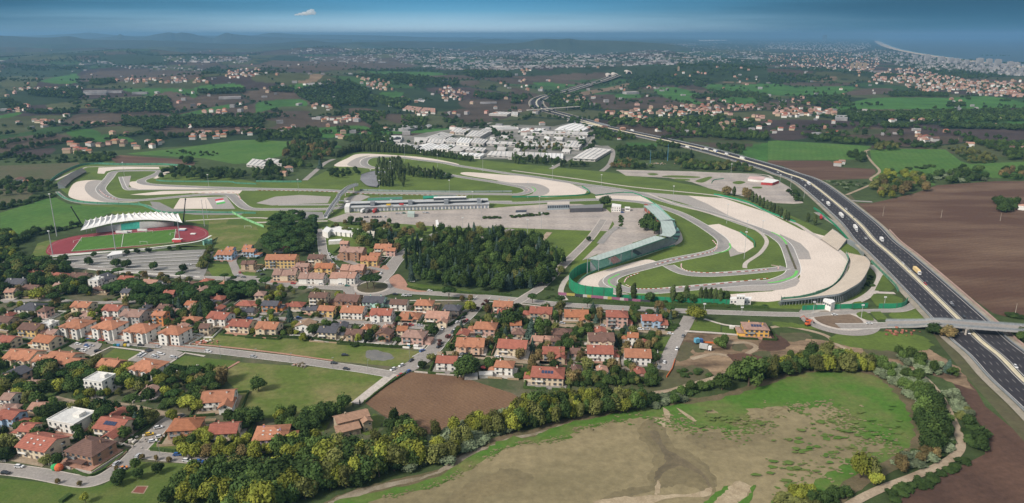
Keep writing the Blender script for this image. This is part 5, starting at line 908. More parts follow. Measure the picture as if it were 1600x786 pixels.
for i, (s, h) in enumerate(IND):
    if h == 0: continue
    h *= .62
    p0 = PX(s); p = [G(a, b, h) for a, b in p0]
    tiled = i in (33, 34); fx0, fy0 = p0[0]; wh = ' behind the poplars' if fy0 > 228 and fy0 < 260 else ' amid the factory district' if 205 < fy0 < 229 else ' at the district back' if 190 < fy0 < 206 else ' far behind the circuit'; wh += (', left part' if fx0 < 690 else ', centre' if fx0 < 790 else ', right part')
    ns = ['pale roofed', 'white roofed', 'grey white'][i % 3]; t, q = poly_building('factory', s, h, IND_WALL if i % 4 else WHITE, roofm('salmon') if tiled else (IND_ROOF if i % 4 else TENT), 'low %s factory%s' % ('salmon roofed' if tiled else ns, wh), 'factory')
    q3 = [(a * .9, b * .9) for a, b in q]
    for k in range(4):
        if max(math.dist(q[0], q[1]), 1) > 24: mb = MB(); u = (k + .5) / 4; a_, b_ = [(q3[0][j] * (1 - u) + q3[1][j] * u, q3[3][j] * (1 - u) + q3[2][j] * u) for j in (0, 1)]; mb.beam((a_[0], b_[0], h + .3), (a_[1], b_[1], h + .3), .45, mat('roof_light', (.30, .33, .35)), 4); mb.build('roof_light', t)
    if p0[0][1] > 195: window_strip(t, q, 0, h * .55, 1.4, max(3, int(math.dist(q[0], q[1]) / 9)), gap=.5)
# ================================================================== houses
PLOTS = []
HOUSES = []                              # (x, y, radius)
WIN = {}
def win_mesh(w_, h_, sh=True):
    k = (w_, h_, sh)
    if k not in WIN:
        mb = MB(); mb.box((0, -.03, 0), (w_, .10, h_), GLASS)
        if sh:
            for s_ in (-1, 1): mb.box((s_ * (w_ / 2 + .22), -.05, 0), (.42, .08, h_), SHUT)
        mb.box((0, -.08, -h_ / 2 - .06), (w_ + .3, .26, .12), WALLTRIM); WIN[k] = mb.mesh('window')
    return WIN[k]
WALLTRIM = mat('window_sill_stone', (.55, .52, .46))
def gable(mb, cx, cy, W, D, z, rise, m, axis='x', ov=.55, wm=None, th=.28):
    """roof slabs over a W x D block; gable walls below when wm is given"""
    def T(u, v, zz): return (cx + u, cy + v, zz) if axis == 'x' else (cx - v, cy + u, zz)
    if axis == 'y': W, D = D, W
    a, b = W / 2 + ov, D / 2 + ov; dz = rise * ov / (D / 2)
    for s_ in (-1, 1):
        q = [T(-a, s_ * b, z - dz), T(a, s_ * b, z - dz), T(a, 0, z + rise), T(-a, 0, z + rise)]; lo_ = [(x, y, zz - th) for x, y, zz in q]
        if s_ > 0: q, lo_ = q[::-1], lo_[::-1]
        k = len(mb.v); mb.v += q + lo_; mi = mb.mi(m)
        for f in ((0, 1, 2, 3), (7, 6, 5, 4), (0, 4, 5, 1), (1, 5, 6, 2), (2, 6, 7, 3), (3, 7, 4, 0)): mb.f.append(tuple(k + j for j in f)); mb.m.append(mi)
    if wm:
        for s_ in (-1, 1):
            q = [T(s_ * W / 2, -D / 2, z - .3), T(s_ * W / 2, D / 2, z - .3), T(s_ * W / 2, 0, z + rise - .3)]; mb.face(q if s_ > 0 else q[::-1], wm)
def hip(mb, cx, cy, W, D, z, rise, m, ov=.6, th=.25):
    a, b = W / 2 + ov, D / 2 + ov; r_ = max(a - b, 0.0); r2 = max(b - a, 0); e = [(-a, -b), (a, -b), (a, b), (-a, b)]
    E = [(cx + u, cy + v, z - .15) for u, v in e]; E2 = [(x, y, zz - th) for x, y, zz in E]; R1, R2 = ((cx - r_, cy, z + rise), (cx + r_, cy, z + rise)) if a >= b else ((cx, cy - r2, z + rise), (cx, cy + r2, z + rise))
    if a >= b: fs = [[E[0], E[1], R2, R1], [E[1], E[2], R2], [E[2], E[3], R1, R2], [E[3], E[0], R1]]
    else: fs = [[E[0], E[1], R1], [E[1], E[2], R2, R1], [E[2], E[3], R2], [E[3], E[0], R1, R2]]
    for f in fs: mb.face(f, m)
    mb.face(E2[::-1], m)
    for i in range(4): j = (i + 1) % 4; mb.face([E2[i], E2[j], E[j], E[i]], m)
def house(px, py, wpx, rc, wc, typ='g', st=2, rot=-8, lb='', dr=.85, extra=''):
    h = 2.75 * st + .2; rr = math.radians(rot); x, y = G(px, py, h + 1); W = wpx * mpp(px, py, h) / (math.cos(rr) + .45 * abs(math.sin(rr))); az = math.atan2(x, y)
    W /= (math.cos(az) + .5 * abs(math.sin(az)) ); D = max(8.5, min(W * dr, 14.5)); t = empty('house', (x, y, 0), rr); RM, WM = roofm(rc), wallm(wc); HOUSES.append((x, y, max(W, D) * .56))
    wm, rf = MB(), MB(); rise = D * (.20 if typ != 'v' else .17)
    wm.box((0, 0, h / 2), (W, D, h), WM)
    wings = []
    if typ == 'g': gable(rf, 0, 0, W, D, h, rise, RM, 'x'); gable(wm, 0, 0, 0, 0, 0, 0, WM) if 0 else None
    if typ in 'gwl':
        if typ != 'g': gable(rf, 0, 0, W, D, h, rise, RM, 'x')
        for s_ in (-1, 1):
            q = [(s_ * W / 2, -D / 2, h), (s_ * W / 2, D / 2, h), (s_ * W / 2, 0, h + rise)]; wm.face(q if s_ > 0 else q[::-1], WM)
    if typ == 'x':
        gable(rf, 0, 0, W, D, h, W * .17, RM, 'y')
        for s_ in (-1, 1):
            q = [(-W / 2, s_ * D / 2, h), (W / 2, s_ * D / 2, h), (0, s_ * D / 2, h + W * .17)]; wm.face(q if s_ < 0 else q[::-1], WM)
    if typ in 'hv': hip(rf, 0, 0, W, D, h, rise + .3, RM)
    if typ in 'wv':
        n = 2 if W > 17 else 1
        for k in range(n):
            wx = (k - .5) * W * .5 if n == 2 else W * R.choice([-.2, .2]); ww = W * (.26 if n == 2 else .4); wd = 1.6
            wm.box((wx, -D / 2 - wd / 2 + .02, h / 2 - .25), (ww, wd, h - .5), WM); gable(rf, wx, -D / 4 - wd / 2 - .1, ww, D / 2 + wd, h - .5 + .12, min(rise * .8, ww * .22), RM, 'y', .45)
            q = [(wx - ww / 2, -D / 2 - wd, h - .52), (wx + ww / 2, -D / 2 - wd, h - .52), (wx, -D / 2 - wd, h - .52 + min(rise * .8, ww * .22))]; wm.face(q, WM); wings.append((wx, ww, wd))
    if typ == 'l':                          # stepped second roof at one side
        wm.box((W * .33, -D * .62, (h - 1.2) / 2), (W * .42, D * .5, h - 1.2), WM); gable(rf, W * .33, -D * .5, W * .42, D * .8, h - 1.1, rise * .7, RM, 'y', .5); wings.append((W * .33, W * .42, D * .37))
        q = [(W * .12, -D * .87, h - 1.3), (W * .54, -D * .87, h - 1.3), (W * .33, -D * .87, h - 1.1 + rise * .7)]; wm.face(q, WM)
    if typ == 'f':
        rf.box((0, 0, h + .16), (W + .3, D + .3, .3), mat('flat_roof_white', (.60, .60, .58), (.48, .48, .47), .3)); 
        for (a, b, c, d) in ((0, -D / 2, W + .4, .3), (0, D / 2, W + .4, .3), (-W / 2, 0, .3, D), (W / 2, 0, .3, D)): rf.box((a, b, h + .55), (c, d, .5), WM)
        rf.box((W * .2, D * .1, h + 1.2), (W * .25, D * .3, 2), WM)
    if typ == 's':                          # several narrow terraced roofs
        n = max(3, int(W / 5.5)); wm.v.clear(); wm.f.clear(); wm.m.clear()
        for k in range(n):
            cx_ = (k + .5) * W / n - W / 2; hh = h + R.uniform(-.5, .6); dy = R.uniform(-.8, .8); wm.box((cx_, dy, hh / 2), (W / n - .06, D, hh), WM); gable(rf, cx_, dy, W / n - .05, D, hh, rise, RM, 'x', .3 if k not in (0, n - 1) else .5)
    wm.build('wall', t); rfo = rf.build('roof', t)
    if typ in 'gxhwv' and R.random() < .55:  # low annexe with its own roof
        sd_ = R.choice([-1, 1]); aw, ad, ah = R.uniform(3.5, 5.5), D * R.uniform(.45, .8), R.uniform(2.6, 3.4); am_ = MB(); ax_ = sd_ * (W / 2 + aw / 2 - .05); am_.box((ax_, R.uniform(-1.5, 1.5), ah / 2), (aw, ad, ah), WM); yy_ = am_.v[0][1] + ad / 2; hip(am_, ax_, yy_, aw, ad, ah + .1, .9, RM, .35); am_.build('annexe', t)
    # openings, chimneys, balcony, door
    free = lambda u: all(abs(u - wx) > ww / 2 + .8 for wx, ww, wd in wings)
    nx = max(2, int(W / 3.1)); me = win_mesh(1.25, 1.4, wc not in ('white', 'grey')); me2 = win_mesh(1.5, 1.3, False)
    big = wpx > 20
    for s_ in range(st):
        z = 1.5 + 2.75 * s_
        for k in range(nx):
            u = (k + .5) * W / nx - W / 2
            if free(u) and not (s_ == 0 and k == nx // 2): obj('window', me, t, (u, -D / 2 - .02, z))
        for wx, ww, wd in wings: obj('window', me2, t, (wx, -D / 2 - wd - .02, z))
        for v in (-.22, .25):
            obj('window', me, t, (W / 2 + .02, v * D, z), math.pi / 2); obj('window', me, t, (-W / 2 - .02, v * D, z), -math.pi / 2)
        for u in (-.25, .25): obj('window', me, t, (u * W, D / 2 + .02, z), math.pi)
    k = nx // 2; u = (k + .5) * W / nx - W / 2
    mb = MB(); mb.box((0, 0, 1.1), (1.1, .1, 2.2), SHUT); mb.build('door', t, (u, -D / 2 - (.04 if free(u) else max(w_[2] for w_ in wings) + .05), 0))
    if typ != 'f':
        for k in range(1 + (W > 13)):
            mb = MB(); mb.box((0, 0, 0), (.7, .7, 1.8), WM, top=mat('chimney_cap', (.5, .48, .45))); mb.box((0, 0, 1.0), (.95, .95, .16), RM); o = mb.build('chimney', rfo, (W * (.28 if k else -.25), D * R.choice([-.12, .14]), h + rise * .85))
    if st > 1 and big and typ not in 'sv' or 'b' in extra:
        bw_ = min(W * .38, 5); bx = -W * .24
        if all(abs(bx - wx) > (ww + bw_) / 2 for wx, ww, wd in wings) or typ in 'hg':
            for s_ in range(1, st):
                mb = MB(); z = 2.75 * s_ + .15; mb.box((0, -.7, z), (bw_, 1.4, .2), WALLTRIM)
                mb.box((0, -1.36, z + .55), (bw_, .08, .9), wallm('white') if wc in ('white', 'cream', 'lilac') else STEEL)
                for e in (-1, 1): mb.box((e * (bw_ / 2 - .04), -.7, z + .55), (.08, 1.36, .9), wallm('white') if wc in ('white', 'cream', 'lilac') else STEEL)
                mb.build('balcony', t, (bx, -D / 2, 0))
    if 'p' in extra:                        # solar panels lying on the front slope
        sl = math.atan2(rise, D / 2)
        for k in range(4):
            mb = MB(); mb.box((0, 0, 0), (1.6, 2.4, .08), mat('solar_panel', (.03, .045, .10), None, 1, rough=.2, spec=.6)); o = mb.build('solar_panel', rfo, ((k - 1.5) * 1.8, -D * .25, h + rise * .5 + .22)); o.rotation_euler = (sl, 0, 0)
    if 'k' in extra:
        for k in range(6): mb = MB(); mb.box((0, 0, .1), (.9, .7, .25), mat('skylight', (.6, .6, .58))); o = mb.build('skylight', rfo, ((k % 3 - 1) * W * .22, -D * (.16 + .16 * (k // 3)), h + rise * (.72 - .3 * (k // 3)))); o.rotation_euler = (math.atan2(rise, D / 2), 0, 0)
    if typ == 'v': mb = MB(); mb.box((0, -D / 2 - .04, h / 2), (W * .2, .1, h - .4), wallm('brick')); mb.build('brick_panel', t)
    mb = MB(); mb.box((0, -1.2, .16), (W + 4, D + 6, .3), R.choice([CONC, BRICKP, PATHM, ROAD])); mb.build('terrace_paving', t)
    PLOTS.append((t, x, y, rr, W + R.uniform(7, 10), D + R.uniform(9, 12)))
    if 'o' in extra: mb = MB(); mb.box((0, -1.6, 2.5), (W * .6, 3.2, .2), RM); [mb.box((e * W * .27, -3, 1.2), (.25, .25, 2.4), WM) for e in (-1, 1)]; mb.build('porch', t, (0, -D / 2, 0))
    nm = dict(g='gabled house', x='front gabled house', h='hipped house', w='winged house', v='villa', l='stepped roof house', f='flat roofed house', s='house terrace')[typ]
    rn = dict(tan='tan roofed', old='old tile roofed', pinkbrown='pinkish brown roofed', orangebrown='dull orange roofed').get(rc, rc + ' roofed'); rn = '' if typ == 'f' else rn + ' '; rn = ('small ' if lb.startswith('among') else '') + rn
    lab(t, (rn + wc + ' ' + nm + (' with solar panels' if 'p' in extra else '') + ' ' + lb).strip(), 'house'); return t
HL = '''facing the sports car park|-9
E355,270,130 red pink h 1|E495,268,120 brown tan g 2|E228,252,85 red tan h 1|E590,292,70 grey white f 3|E625,285,140 grey white x 2|E785,285,105 red cream g 2|E930,308,110 salmon white g 2|E105,305,130 grey white g 2|E200,340,100 brown tan g 1|E1185,320,100 brown white g 2|E1268,300,75 red white h 2|E1395,325,130 orange cream h 1|E1345,405,90 red tan h 1|E1510,438,110 red tan h 1
in the row below the pines|-12
E195,458,165 grey white h 1|E515,445,130 orange cream w 2|E705,465,130 red white w 2|E830,498,160 pinkbrown grey w 3|E985,500,85 orange orange g 3|E1180,535,110 orange tan h 1|E1355,512,150 red white w 2|E1490,558,150 red cream g 2|E40,535,120 brown tan g 2|E-60,640,120 red cream g 2
above the little parking street|-14
E475,562,180 orange white v 3|E672,568,185 orange white v 3|E868,588,190 orange white v 3|E1072,602,175 orange white v 3|E200,580,145 brown yellow g 2|E300,562,90 grey white f 2|E290,655,150 orangebrown cream g 2|E55,655,120 red cream w 2|E150,750,210 orange cream w 2|E390,765,200 orange cream w 2
in the lower left gardens|-16
I605,15,140 orange brick w 2|I805,25,190 orange white v 2|I90,62,125 grey peach x 2|I540,95,140 grey white f 3|I60,290,130 red blue w 2|I390,305,220 grey white f 2|I625,340,195 red cream l 2 p|I230,440,230 red cream g 2 k|I490,465,225 brown brick h 2 o|I-30,120,90 red tan g 2|I250,-10,120 orange white w 2|I395,5,120 orange cream w 2
beside the big meadow|6
I1190,192,190 orange white l 2 b|I1010,345,180 orangebrown brick h 2 o|I1222,365,165 red cream g 2|J85,390,200 orange lilac h 2 k
in the estate by the tents|-4
F160,158,200 orange yellow g 3|F375,155,105 brown cream w 2|F290,205,90 pinkbrown pink w 2|F425,210,120 orangebrown yellow w 2|F185,250,150 pinkbrown cream s 2|F350,268,165 pinkbrown white s 2|F545,268,175 salmon white s 2|F600,222,150 salmon brick s 2|F595,112,160 pinkbrown brick w 3|F545,68,50 salmon pink g 3|F785,92,110 orange cream l 2|F700,165,110 orange yellow w 2|F735,140,70 orange cream g 2|E1390,130,110 orange blue g 2|E1535,115,80 orange blue g 2|E1530,190,85 brown tan s 2|E1415,104,50 orange blue g 2|E1525,92,50 orange blue g 2|F185,98,70 red tan g 1|F830,110,60 orange pink g 2
just below the main road|-6
F390,388,120 brown cream g 3|F95,438,110 grey orange g 2|F250,445,100 red tan h 1|F570,405,160 brown brick w 2|F730,415,140 grey mint w 2|F880,430,110 brown white g 2|F1035,435,115 orange cream h 2|F1205,465,110 grey dark h 2|F440,468,110 orange yellow g 2|F600,475,150 orange white g 2|F775,490,140 red white w 2|F945,512,140 orange cream h 1 o|F1120,508,150 salmon cream l 2
along the rough meadow|-8
F80,572,150 orange cream w 2|F305,565,120 tan white x 2|F450,598,130 grey cream g 2|F610,612,110 brown tan w 2|F790,615,100 brown brick x 2|F975,625,150 pinkbrown pink h 2 b
right of the straight street|-5
F1520,442,120 orange cream w 2|F1520,486,70 red pink g 1|F1410,575,140 orange pink h 2|F1320,675,175 orange peach w 2|Y1098,330,280 red cream g 2|Y477,475,200 red white g 2|Y1018,520,180 orange white h 2|Y1150,205,120 pinkbrown tan h 1|K195,65,185 red cream h 2 p
south of the green hairpin|-4
G180,480,140 red tan w 2|G395,500,150 orangebrown tan l 1|G645,503,140 red pink h 3 b|G855,525,125 red blue w 2|G928,556,50 red white g 1|G312,612,115 brown dark h 1|G545,642,160 brown cream w 3|G540,720,165 red white g 2|G255,725,135 red tan l 2|G770,742,172 orange white g 2|G40,612,70 brown tan h 1'''
rot = 0; lbp = ''
for ln in HL.split('\n'):
    if ln[0] not in 'EFGHIJKLYZ' or '|' in ln and not ln[1].isdigit() and ln[1] != '-': lbp, rot = ln.split('|'); rot = float(rot); continue
    for it in ln.split('|'):
        f = it.split(); a, b, c = f[0][1:].split(','); X0, Y0, S = TILES[f[0][0]]
        house(X0 + float(a) / S, Y0 + float(b) / S, float(c) / S, f[1], f[2], f[3], int(f[4]), rot + R.uniform(-4, 4), lbp, extra=f[5] if len(f) > 5 else '')
# smaller houses tucked into the gardens
HR = random.Random(44); nin = 0
for k in range(4000):
    if nin >= 52: break
    q = [[(5, 440), (330, 445), (330, 508), (5, 530)], [(340, 450), (700, 480), (650, 540), (340, 500)], [(700, 500), (1050, 505), (1040, 585), (720, 565)], [(0, 580), (270, 595), (230, 700), (0, 720)]][k % 4]
    px_, py_ = HR.uniform(min(a[0] for a in q), max(a[0] for a in q)), HR.uniform(min(a[1] for a in q), max(a[1] for a in q))
    if not inside(q, np.array([px_]), np.array([py_]))[0]: continue
    x_, y_ = G(px_, py_, 5)
    if any((x_ - a) ** 2 + (y_ - b) ** 2 < (c_ + 6.0) ** 2 for a, b, c_ in HOUSES): continue
    if any(((p[:, 0] - x_) ** 2 + (p[:, 1] - y_) ** 2).min() < (w_ + 8) ** 2 for p, w_ in ROADS): continue
    nin += 1; house(px_, py_, HR.uniform(14, 19) * (1 if py_ < 580 else 1.35), HR.choice(['brown', 'pinkbrown', 'red', 'salmon', 'orangebrown', 'grey']), HR.choice(['tan', 'cream', 'grey', 'white', 'pink']), HR.choice('ghgx'), HR.choice([1, 1, 2]), HR.uniform(-14, 4), 'among the ' + ['far left gardens', 'middle gardens', 'right gardens', 'lower left gardens'][k % 4])
# cars left along the kerbs
ncar = 0
for k in range(900):
    if ncar >= 48: break
    p, w_ = HR.choice(ROADS)
    if not 3.3 <= w_ <= 6.2: continue
    i = HR.randrange(1, len(p) - 1); x_, y_ = p[i]; px_, py_ = topx(x_, y_)
    if not (0 < px_ < 1060 and 425 < py_ < 730) or (690 < px_ < 1060 and py_ < 500): continue
    rz_ = math.atan2(p[i + 1][1] - p[i - 1][1], p[i + 1][0] - p[i - 1][0]); s_ = HR.choice([-1, 1]) * (w_ - 1.2); cx_, cy_ = x_ - math.sin(rz_) * s_, y_ + math.cos(rz_) * s_
    if any((o_.location.x - cx_) ** 2 + (o_.location.y - cy_) ** 2 < 36 for o_, *r__ in LAB if o_.name.startswith('parked')): continue
    cc = HR.choice(['white', 'silver', 'grey', 'black', 'white', 'silver', 'blue', 'red']); ncar += 1; car(cx_, cy_, rz_, cc, cc + ' car at a town kerb ' + ('on the left' if px_ < 400 else 'in the middle' if px_ < 700 else 'on the right'), None, z=.3)
# the yellow villa on the bare plot and the old stone farmhouse
house(1180, 507, 42, 'pinkbrown', 'ochre', 'h', 2, -6, 'standing alone on the bare earth plot', .8, 'bp')
def farmhouse():
    x, y = G(550, 655, 5); t = empty('farmhouse', (x, y, 0), math.radians(28)); ST = mat('old_stone_wall', (.42, .35, .25), (.30, .24, .17), .8, fine=3); RM = roofm('old'); w_, r_ = MB(), MB()
    w_.box((0, 1, 3.3), (17, 8, 6.6), ST); gable(r_, 0, 1, 17, 8, 6.6, 1.7, RM, 'x')
    for s_ in (-1, 1): q = [(s_ * 8.5, -3, 6.6), (s_ * 8.5, 5, 6.6), (s_ * 8.5, 1, 8.3)]; w_.face(q if s_ > 0 else q[::-1], ST)
    w_.box((-4, -5.5, 1.9), (12, 5.4, 3.8), ST); rr = MB()
    k = len(r_.v); r_.v += [(-10.5, -8.7, 3.7), (2.5, -8.7, 3.7), (2.5, -2.9, 5.2), (-10.5, -2.9, 5.2), (-10.5, -8.7, 3.45), (2.5, -8.7, 3.45), (2.5, -2.9, 4.95), (-10.5, -2.9, 4.95)]
    for f in ((0, 1, 2, 3), (7, 6, 5, 4), (0, 4, 5, 1), (1, 5, 6, 2), (2, 6, 7, 3), (3, 7, 4, 0)): r_.f.append(tuple(k + j for j in f)); r_.m.append(r_.mi(RM))
    w_.box((6.2, -5, 2.9), (4.6, 5, 5.8), ST); gable(r_, 6.2, -3.6, 4.6, 7.6, 5.8, 1.0, RM, 'y'); q = [(3.9, -7.5, 5.8), (8.5, -7.5, 5.8), (6.2, -7.5, 6.8)]; w_.face(q, ST)
    w_.build('wall', t); ro = r_.build('roof', t); mb = MB(); mb.box((0, 0, 0), (.9, .9, 1.6), ST); mb.build('chimney', ro, (-3, 1.4, 8.4)); me = win_mesh(.9, 1.0, False)
    for (a, b, z, rz) in ((-7, -8.22, 1.8, 0), (-3.5, -8.22, 1.8, 0), (0, -3.02, 5.7, 0), (-5, -3.02, 5.9, 0), (5.4, -7.52, 1.6, 0), (7.2, -7.52, 4.2, 0), (8.52, -5, 4.2, math.pi / 2), (8.52, -5, 1.6, math.pi / 2), (8.52, 2, 4.6, math.pi / 2), (8.52, 2, 1.6, math.pi / 2)): obj('window', me, t, (a, b, z), rz)
    mb = MB(); mb.box((0, 0, 1.1), (1.2, .1, 2.2), SHUT); mb.build('door', t, (.5, -8.23, 0)); HOUSES.append((x, y, 13)); lab(t, 'old stone farmhouse with a patched tile roof beside the ploughed field', 'farmhouse')
farmhouse()
# ------------------------------------------------------------------ villages further off
def in_poly_px(poly, n):
    xs = [p[0] for p in poly]; ys = [p[1] for p in poly]; o = []; k = 0
    while len(o) < n and k < n * 60:
        k += 1; a, b = R.uniform(min(xs), max(xs)), R.uniform(min(ys), max(ys))
        if inside(poly, np.array([a]), np.array([b]))[0]: o.append((a, b))
    return o
VIL = [('O560,700 700,690 860,660 1080,650 1330,645 1572,650 1572,670 1420,690 1250,720 1000,715 820,740 760,765 700,740', 120, 'v', 'in the village beyond the motorway'), ('Q10,655 180,660 400,680 410,710 220,720 90,725', 55, 'v', 'in the village right of the motorway'), ('Q620,490 700,430 900,410 1000,450 1240,490 1250,530 1100,570 950,575 850,530', 260, 'c', 'town'), ('Q1100,540 1240,500 1572,500 1572,600 1300,590', 170, 'c', 'town'),
 ('Q650,302 760,318 1000,352 1300,386 1572,404 1572,470 1200,445 900,425 700,375 500,345', 480, 'a', 'coast'), ('Q0,250 330,243 600,248 650,290 500,320 0,300', 700, 'a', 'city'), ('Q0,330 600,320 700,370 640,440 300,430 0,400', 380, 'c', 'town'), ('O0,330 400,290 900,270 1572,250 1572,390 900,400 0,430', 1100, 'w', 'city'), ('N800,340 1572,320 1572,440 1200,430 900,390', 420, 'w', 'city'), ('N200,300 800,300 1300,300 1572,300 1572,330 800,345 200,330', 250, 'w', 'city'), ('O0,290 900,270 1572,235 1572,260 900,290 0,330', 500, 'w', 'city'),
 ('N300,350 760,340 800,390 350,390', 70, 'w', 'far'), ('N600,470 800,500 900,550 760,560 650,520', 34, 'v', 'left of the tunnel hill'), ('N1100,520 1300,560 1330,600 1150,600', 24, 'v', 'among the far brown fields'), ('N400,740 640,710 660,740 450,765', 18, 'v', 'above the factory district'), ('N340,650 460,650 460,680 380,700', 8, 'v', 'in the hamlet below the wooded hill'), ('N1130,600 1240,600 1290,610 1160,640', 9, 'v', 'near the salmon roofed halls'), ('N960,700 1080,690 1080,720 980,725', 5, 'v', 'near the salmon roofed halls'),
 ('M670,490 1180,480 1300,510 820,515', 50, 'v', 'in the upper left village'), ('M1340,450 1500,420 1640,420 1640,460 1400,490', 45, 'v', 'in the upper middle village'), ('M50,550 380,540 370,565 80,580', 22, 'v', 'at the far left edge'), ('M990,350 1572,350 1500,390 1000,385', 110, 'w', 'far'), ('M80,650 180,640 180,690 100,690', 14, 'v', 'at the left edge'), ('M210,755 340,740 340,770', 8, 'v', 'at the left edge'), ('M700,400 1250,420 1250,440 700,420', 40, 'w', 'far'), ('M500,370 700,380 700,395 500,400', 20, 'w', 'far'),
 ('A600,160 680,170 680,210 620,205', 7, 'v', 'in the hamlet above the left hairpin'), ('A690,165 830,150 850,210 740,215', 10, 'v', 'in the hamlet above the left hairpin'), ('A900,165 990,160 980,205 920,205', 8, 'v', 'in the hamlet above the left hairpin'), ('A1070,115 1400,105 1420,150 1220,170', 22, 'v', 'above the big green field'), ('A1450,95 1550,100 1540,130', 6, 'v', 'above the big green field'), ('A380,215 600,220 600,240 380,240', 5, 'v', 'by the hedges left of the hamlet'), ('A90,40 330,40 330,55 90,55', 5, 'v', 'at the left edge beyond the circuit'), ('A420,170 580,185 580,200 440,200', 4, 'v', 'by the hedges left of the hamlet'), ('A120,400 200,405 190,440 140,430', 3, 'v', 'in the grove left of the grey terrace'),
 ('B0,95 240,75 230,105 0,110', 12, 'v', 'by the big green field hedge'), ('B480,130 560,130 540,160', 2, 'v', 'in the trees left of the factories'), ('B160,340 320,340 300,390 160,390', 3, 'v', 'by the road bend inside the circuit trees'), ('D830,90 960,120 1030,160 930,180', 9, 'v', 'beyond the right green field'), ('D1220,180 1310,195 1300,210 1220,205', 2, 'v', 'among the olive groves'), ('D1460,215 1572,215 1572,225', 2, 'v', 'among the olive groves'), ('D400,290 530,290 530,310 420,315', 4, 'v', 'at the corner of the brown field'), ('D1520,550 1560,545 1575,580 1530,585', 1, 'v', 'in the copse at the right edge'), ('D370,110 440,110 440,130 380,130', 1, 'v', 'above the bright green field'), ('D60,70 300,75 300,100 60,100', 4, 'v', 'on the purple brown fields'), ('D40,-20 300,-10 300,10 40,15', 14, 'v', 'in the village right of the motorway'), ('D850,35 1150,25 1150,50 850,50', 5, 'v', 'beside the line of dark trees'), ('C1440,10 1572,10 1572,40 1440,40', 7, 'v', 'on the edge of the salmon village'),
 ('C540,-10 620,-15 640,0', 3, 'v', 'beside the motorway verge'), ('O360,600 460,600 440,640 360,620', 7, 'v', 'inside the motorway bend'), ('O600,545 700,545 690,560', 3, 'v', 'on the tan hillside'), ('O780,530 900,545 880,560', 5, 'v', 'on the tan hillside'), ('O1040,440 1200,445 1180,470 1040,460', 6, 'v', 'on the dark hill by the tunnel'), ('O1220,390 1280,395 1280,410 1220,415', 2, 'v', 'on the dark hill by the tunnel'), ('O60,400 120,430 120,470 60,470', 8, 'v', 'by the motorway'), ('M550,565 870,575 860,590 560,588', 6, 'f', 'white halls'), ('O40,470 120,480 140,560 60,560', 8, 'v', 'beside the far motorway bend'), ('O0,630 60,700 0,700', 1, 'v', 'beside the far motorway bend'), ('O420,600 520,595 510,610 430,610', 5, 'v', 'below the tan slope'), ('N30,530 100,540 100,570 40,570', 3, 'v', 'on the left slope'), ('N140,520 200,520 190,540', 2, 'v', 'on the left slope'), ('N480,490 560,480 560,510 480,515', 4, 'v', 'left of the tunnel hill'), ('M1200,690 1390,680 1390,700 1210,705', 8, 'v', 'at the green field corner'), ('M540,370 560,375 540,390', 3, 'w', 'far')]
FARH = []
for s, n, ty, lb in VIL:
    for (a, b) in in_poly_px(PX(s), n): x, y, z = GH(a, b); FARH.append((math.hypot(x, y), x, y, z, ty, lb))
for k in range(420):                       # scattered farms and hamlets
    a, b = R.uniform(-40, 1640), 54 + 150 * R.random() ** .75 + 8
    x, y, z = GH(a, b)
    if 1500 < math.hypot(x, y) < 9000 and a < 1350 + (b - 70) * 3: FARH.append((math.hypot(x, y), x, y, z, 'v' if R.random() < .6 else 'w', 'scattered'))
FARH.sort(key=lambda t: t[0])
ROADP = [(p, w_) for p, w_ in ROADS]
fcol = ['salmon', 'red', 'orange', 'salmon', 'brown', 'pinkbrown']; wcol = ['white', 'cream', 'white', 'tan', 'pink', 'grey']
FM = {}
def far_mesh(kind, rc, wc):
    if (kind, rc, wc) not in FM:
        w_, r_ = MB(), MB(); w_.box((0, 0, 3), (1.0, .7, 6), wallm(wc)); 
        hip(r_, 0, 0, 1.0, .7, 6, 2, roofm(rc), ov=.05) if kind == 0 else gable(r_, 0, 0, 1.0, .7, 6, 2, roofm(rc), 'x', ov=.05)
        FM[(kind, rc, wc)] = (w_.mesh('far_wall'), r_.mesh('far_roof'))
    return FM[(kind, rc, wc)]
stuff = MB(); nind = 0; FLATW = mat('town_block_pale', (.46, .44, .43), (.17, .17, .18), .013, fine=.05, mix=.47); FLATR = mat('town_roof_grey', (.22, .20, .20), (.42, .39, .38), .012, fine=.05); FLATR2 = mat('town_roof_red', (.30, .15, .12), (.22, .16, .14), .008, fine=.05)
placed = []
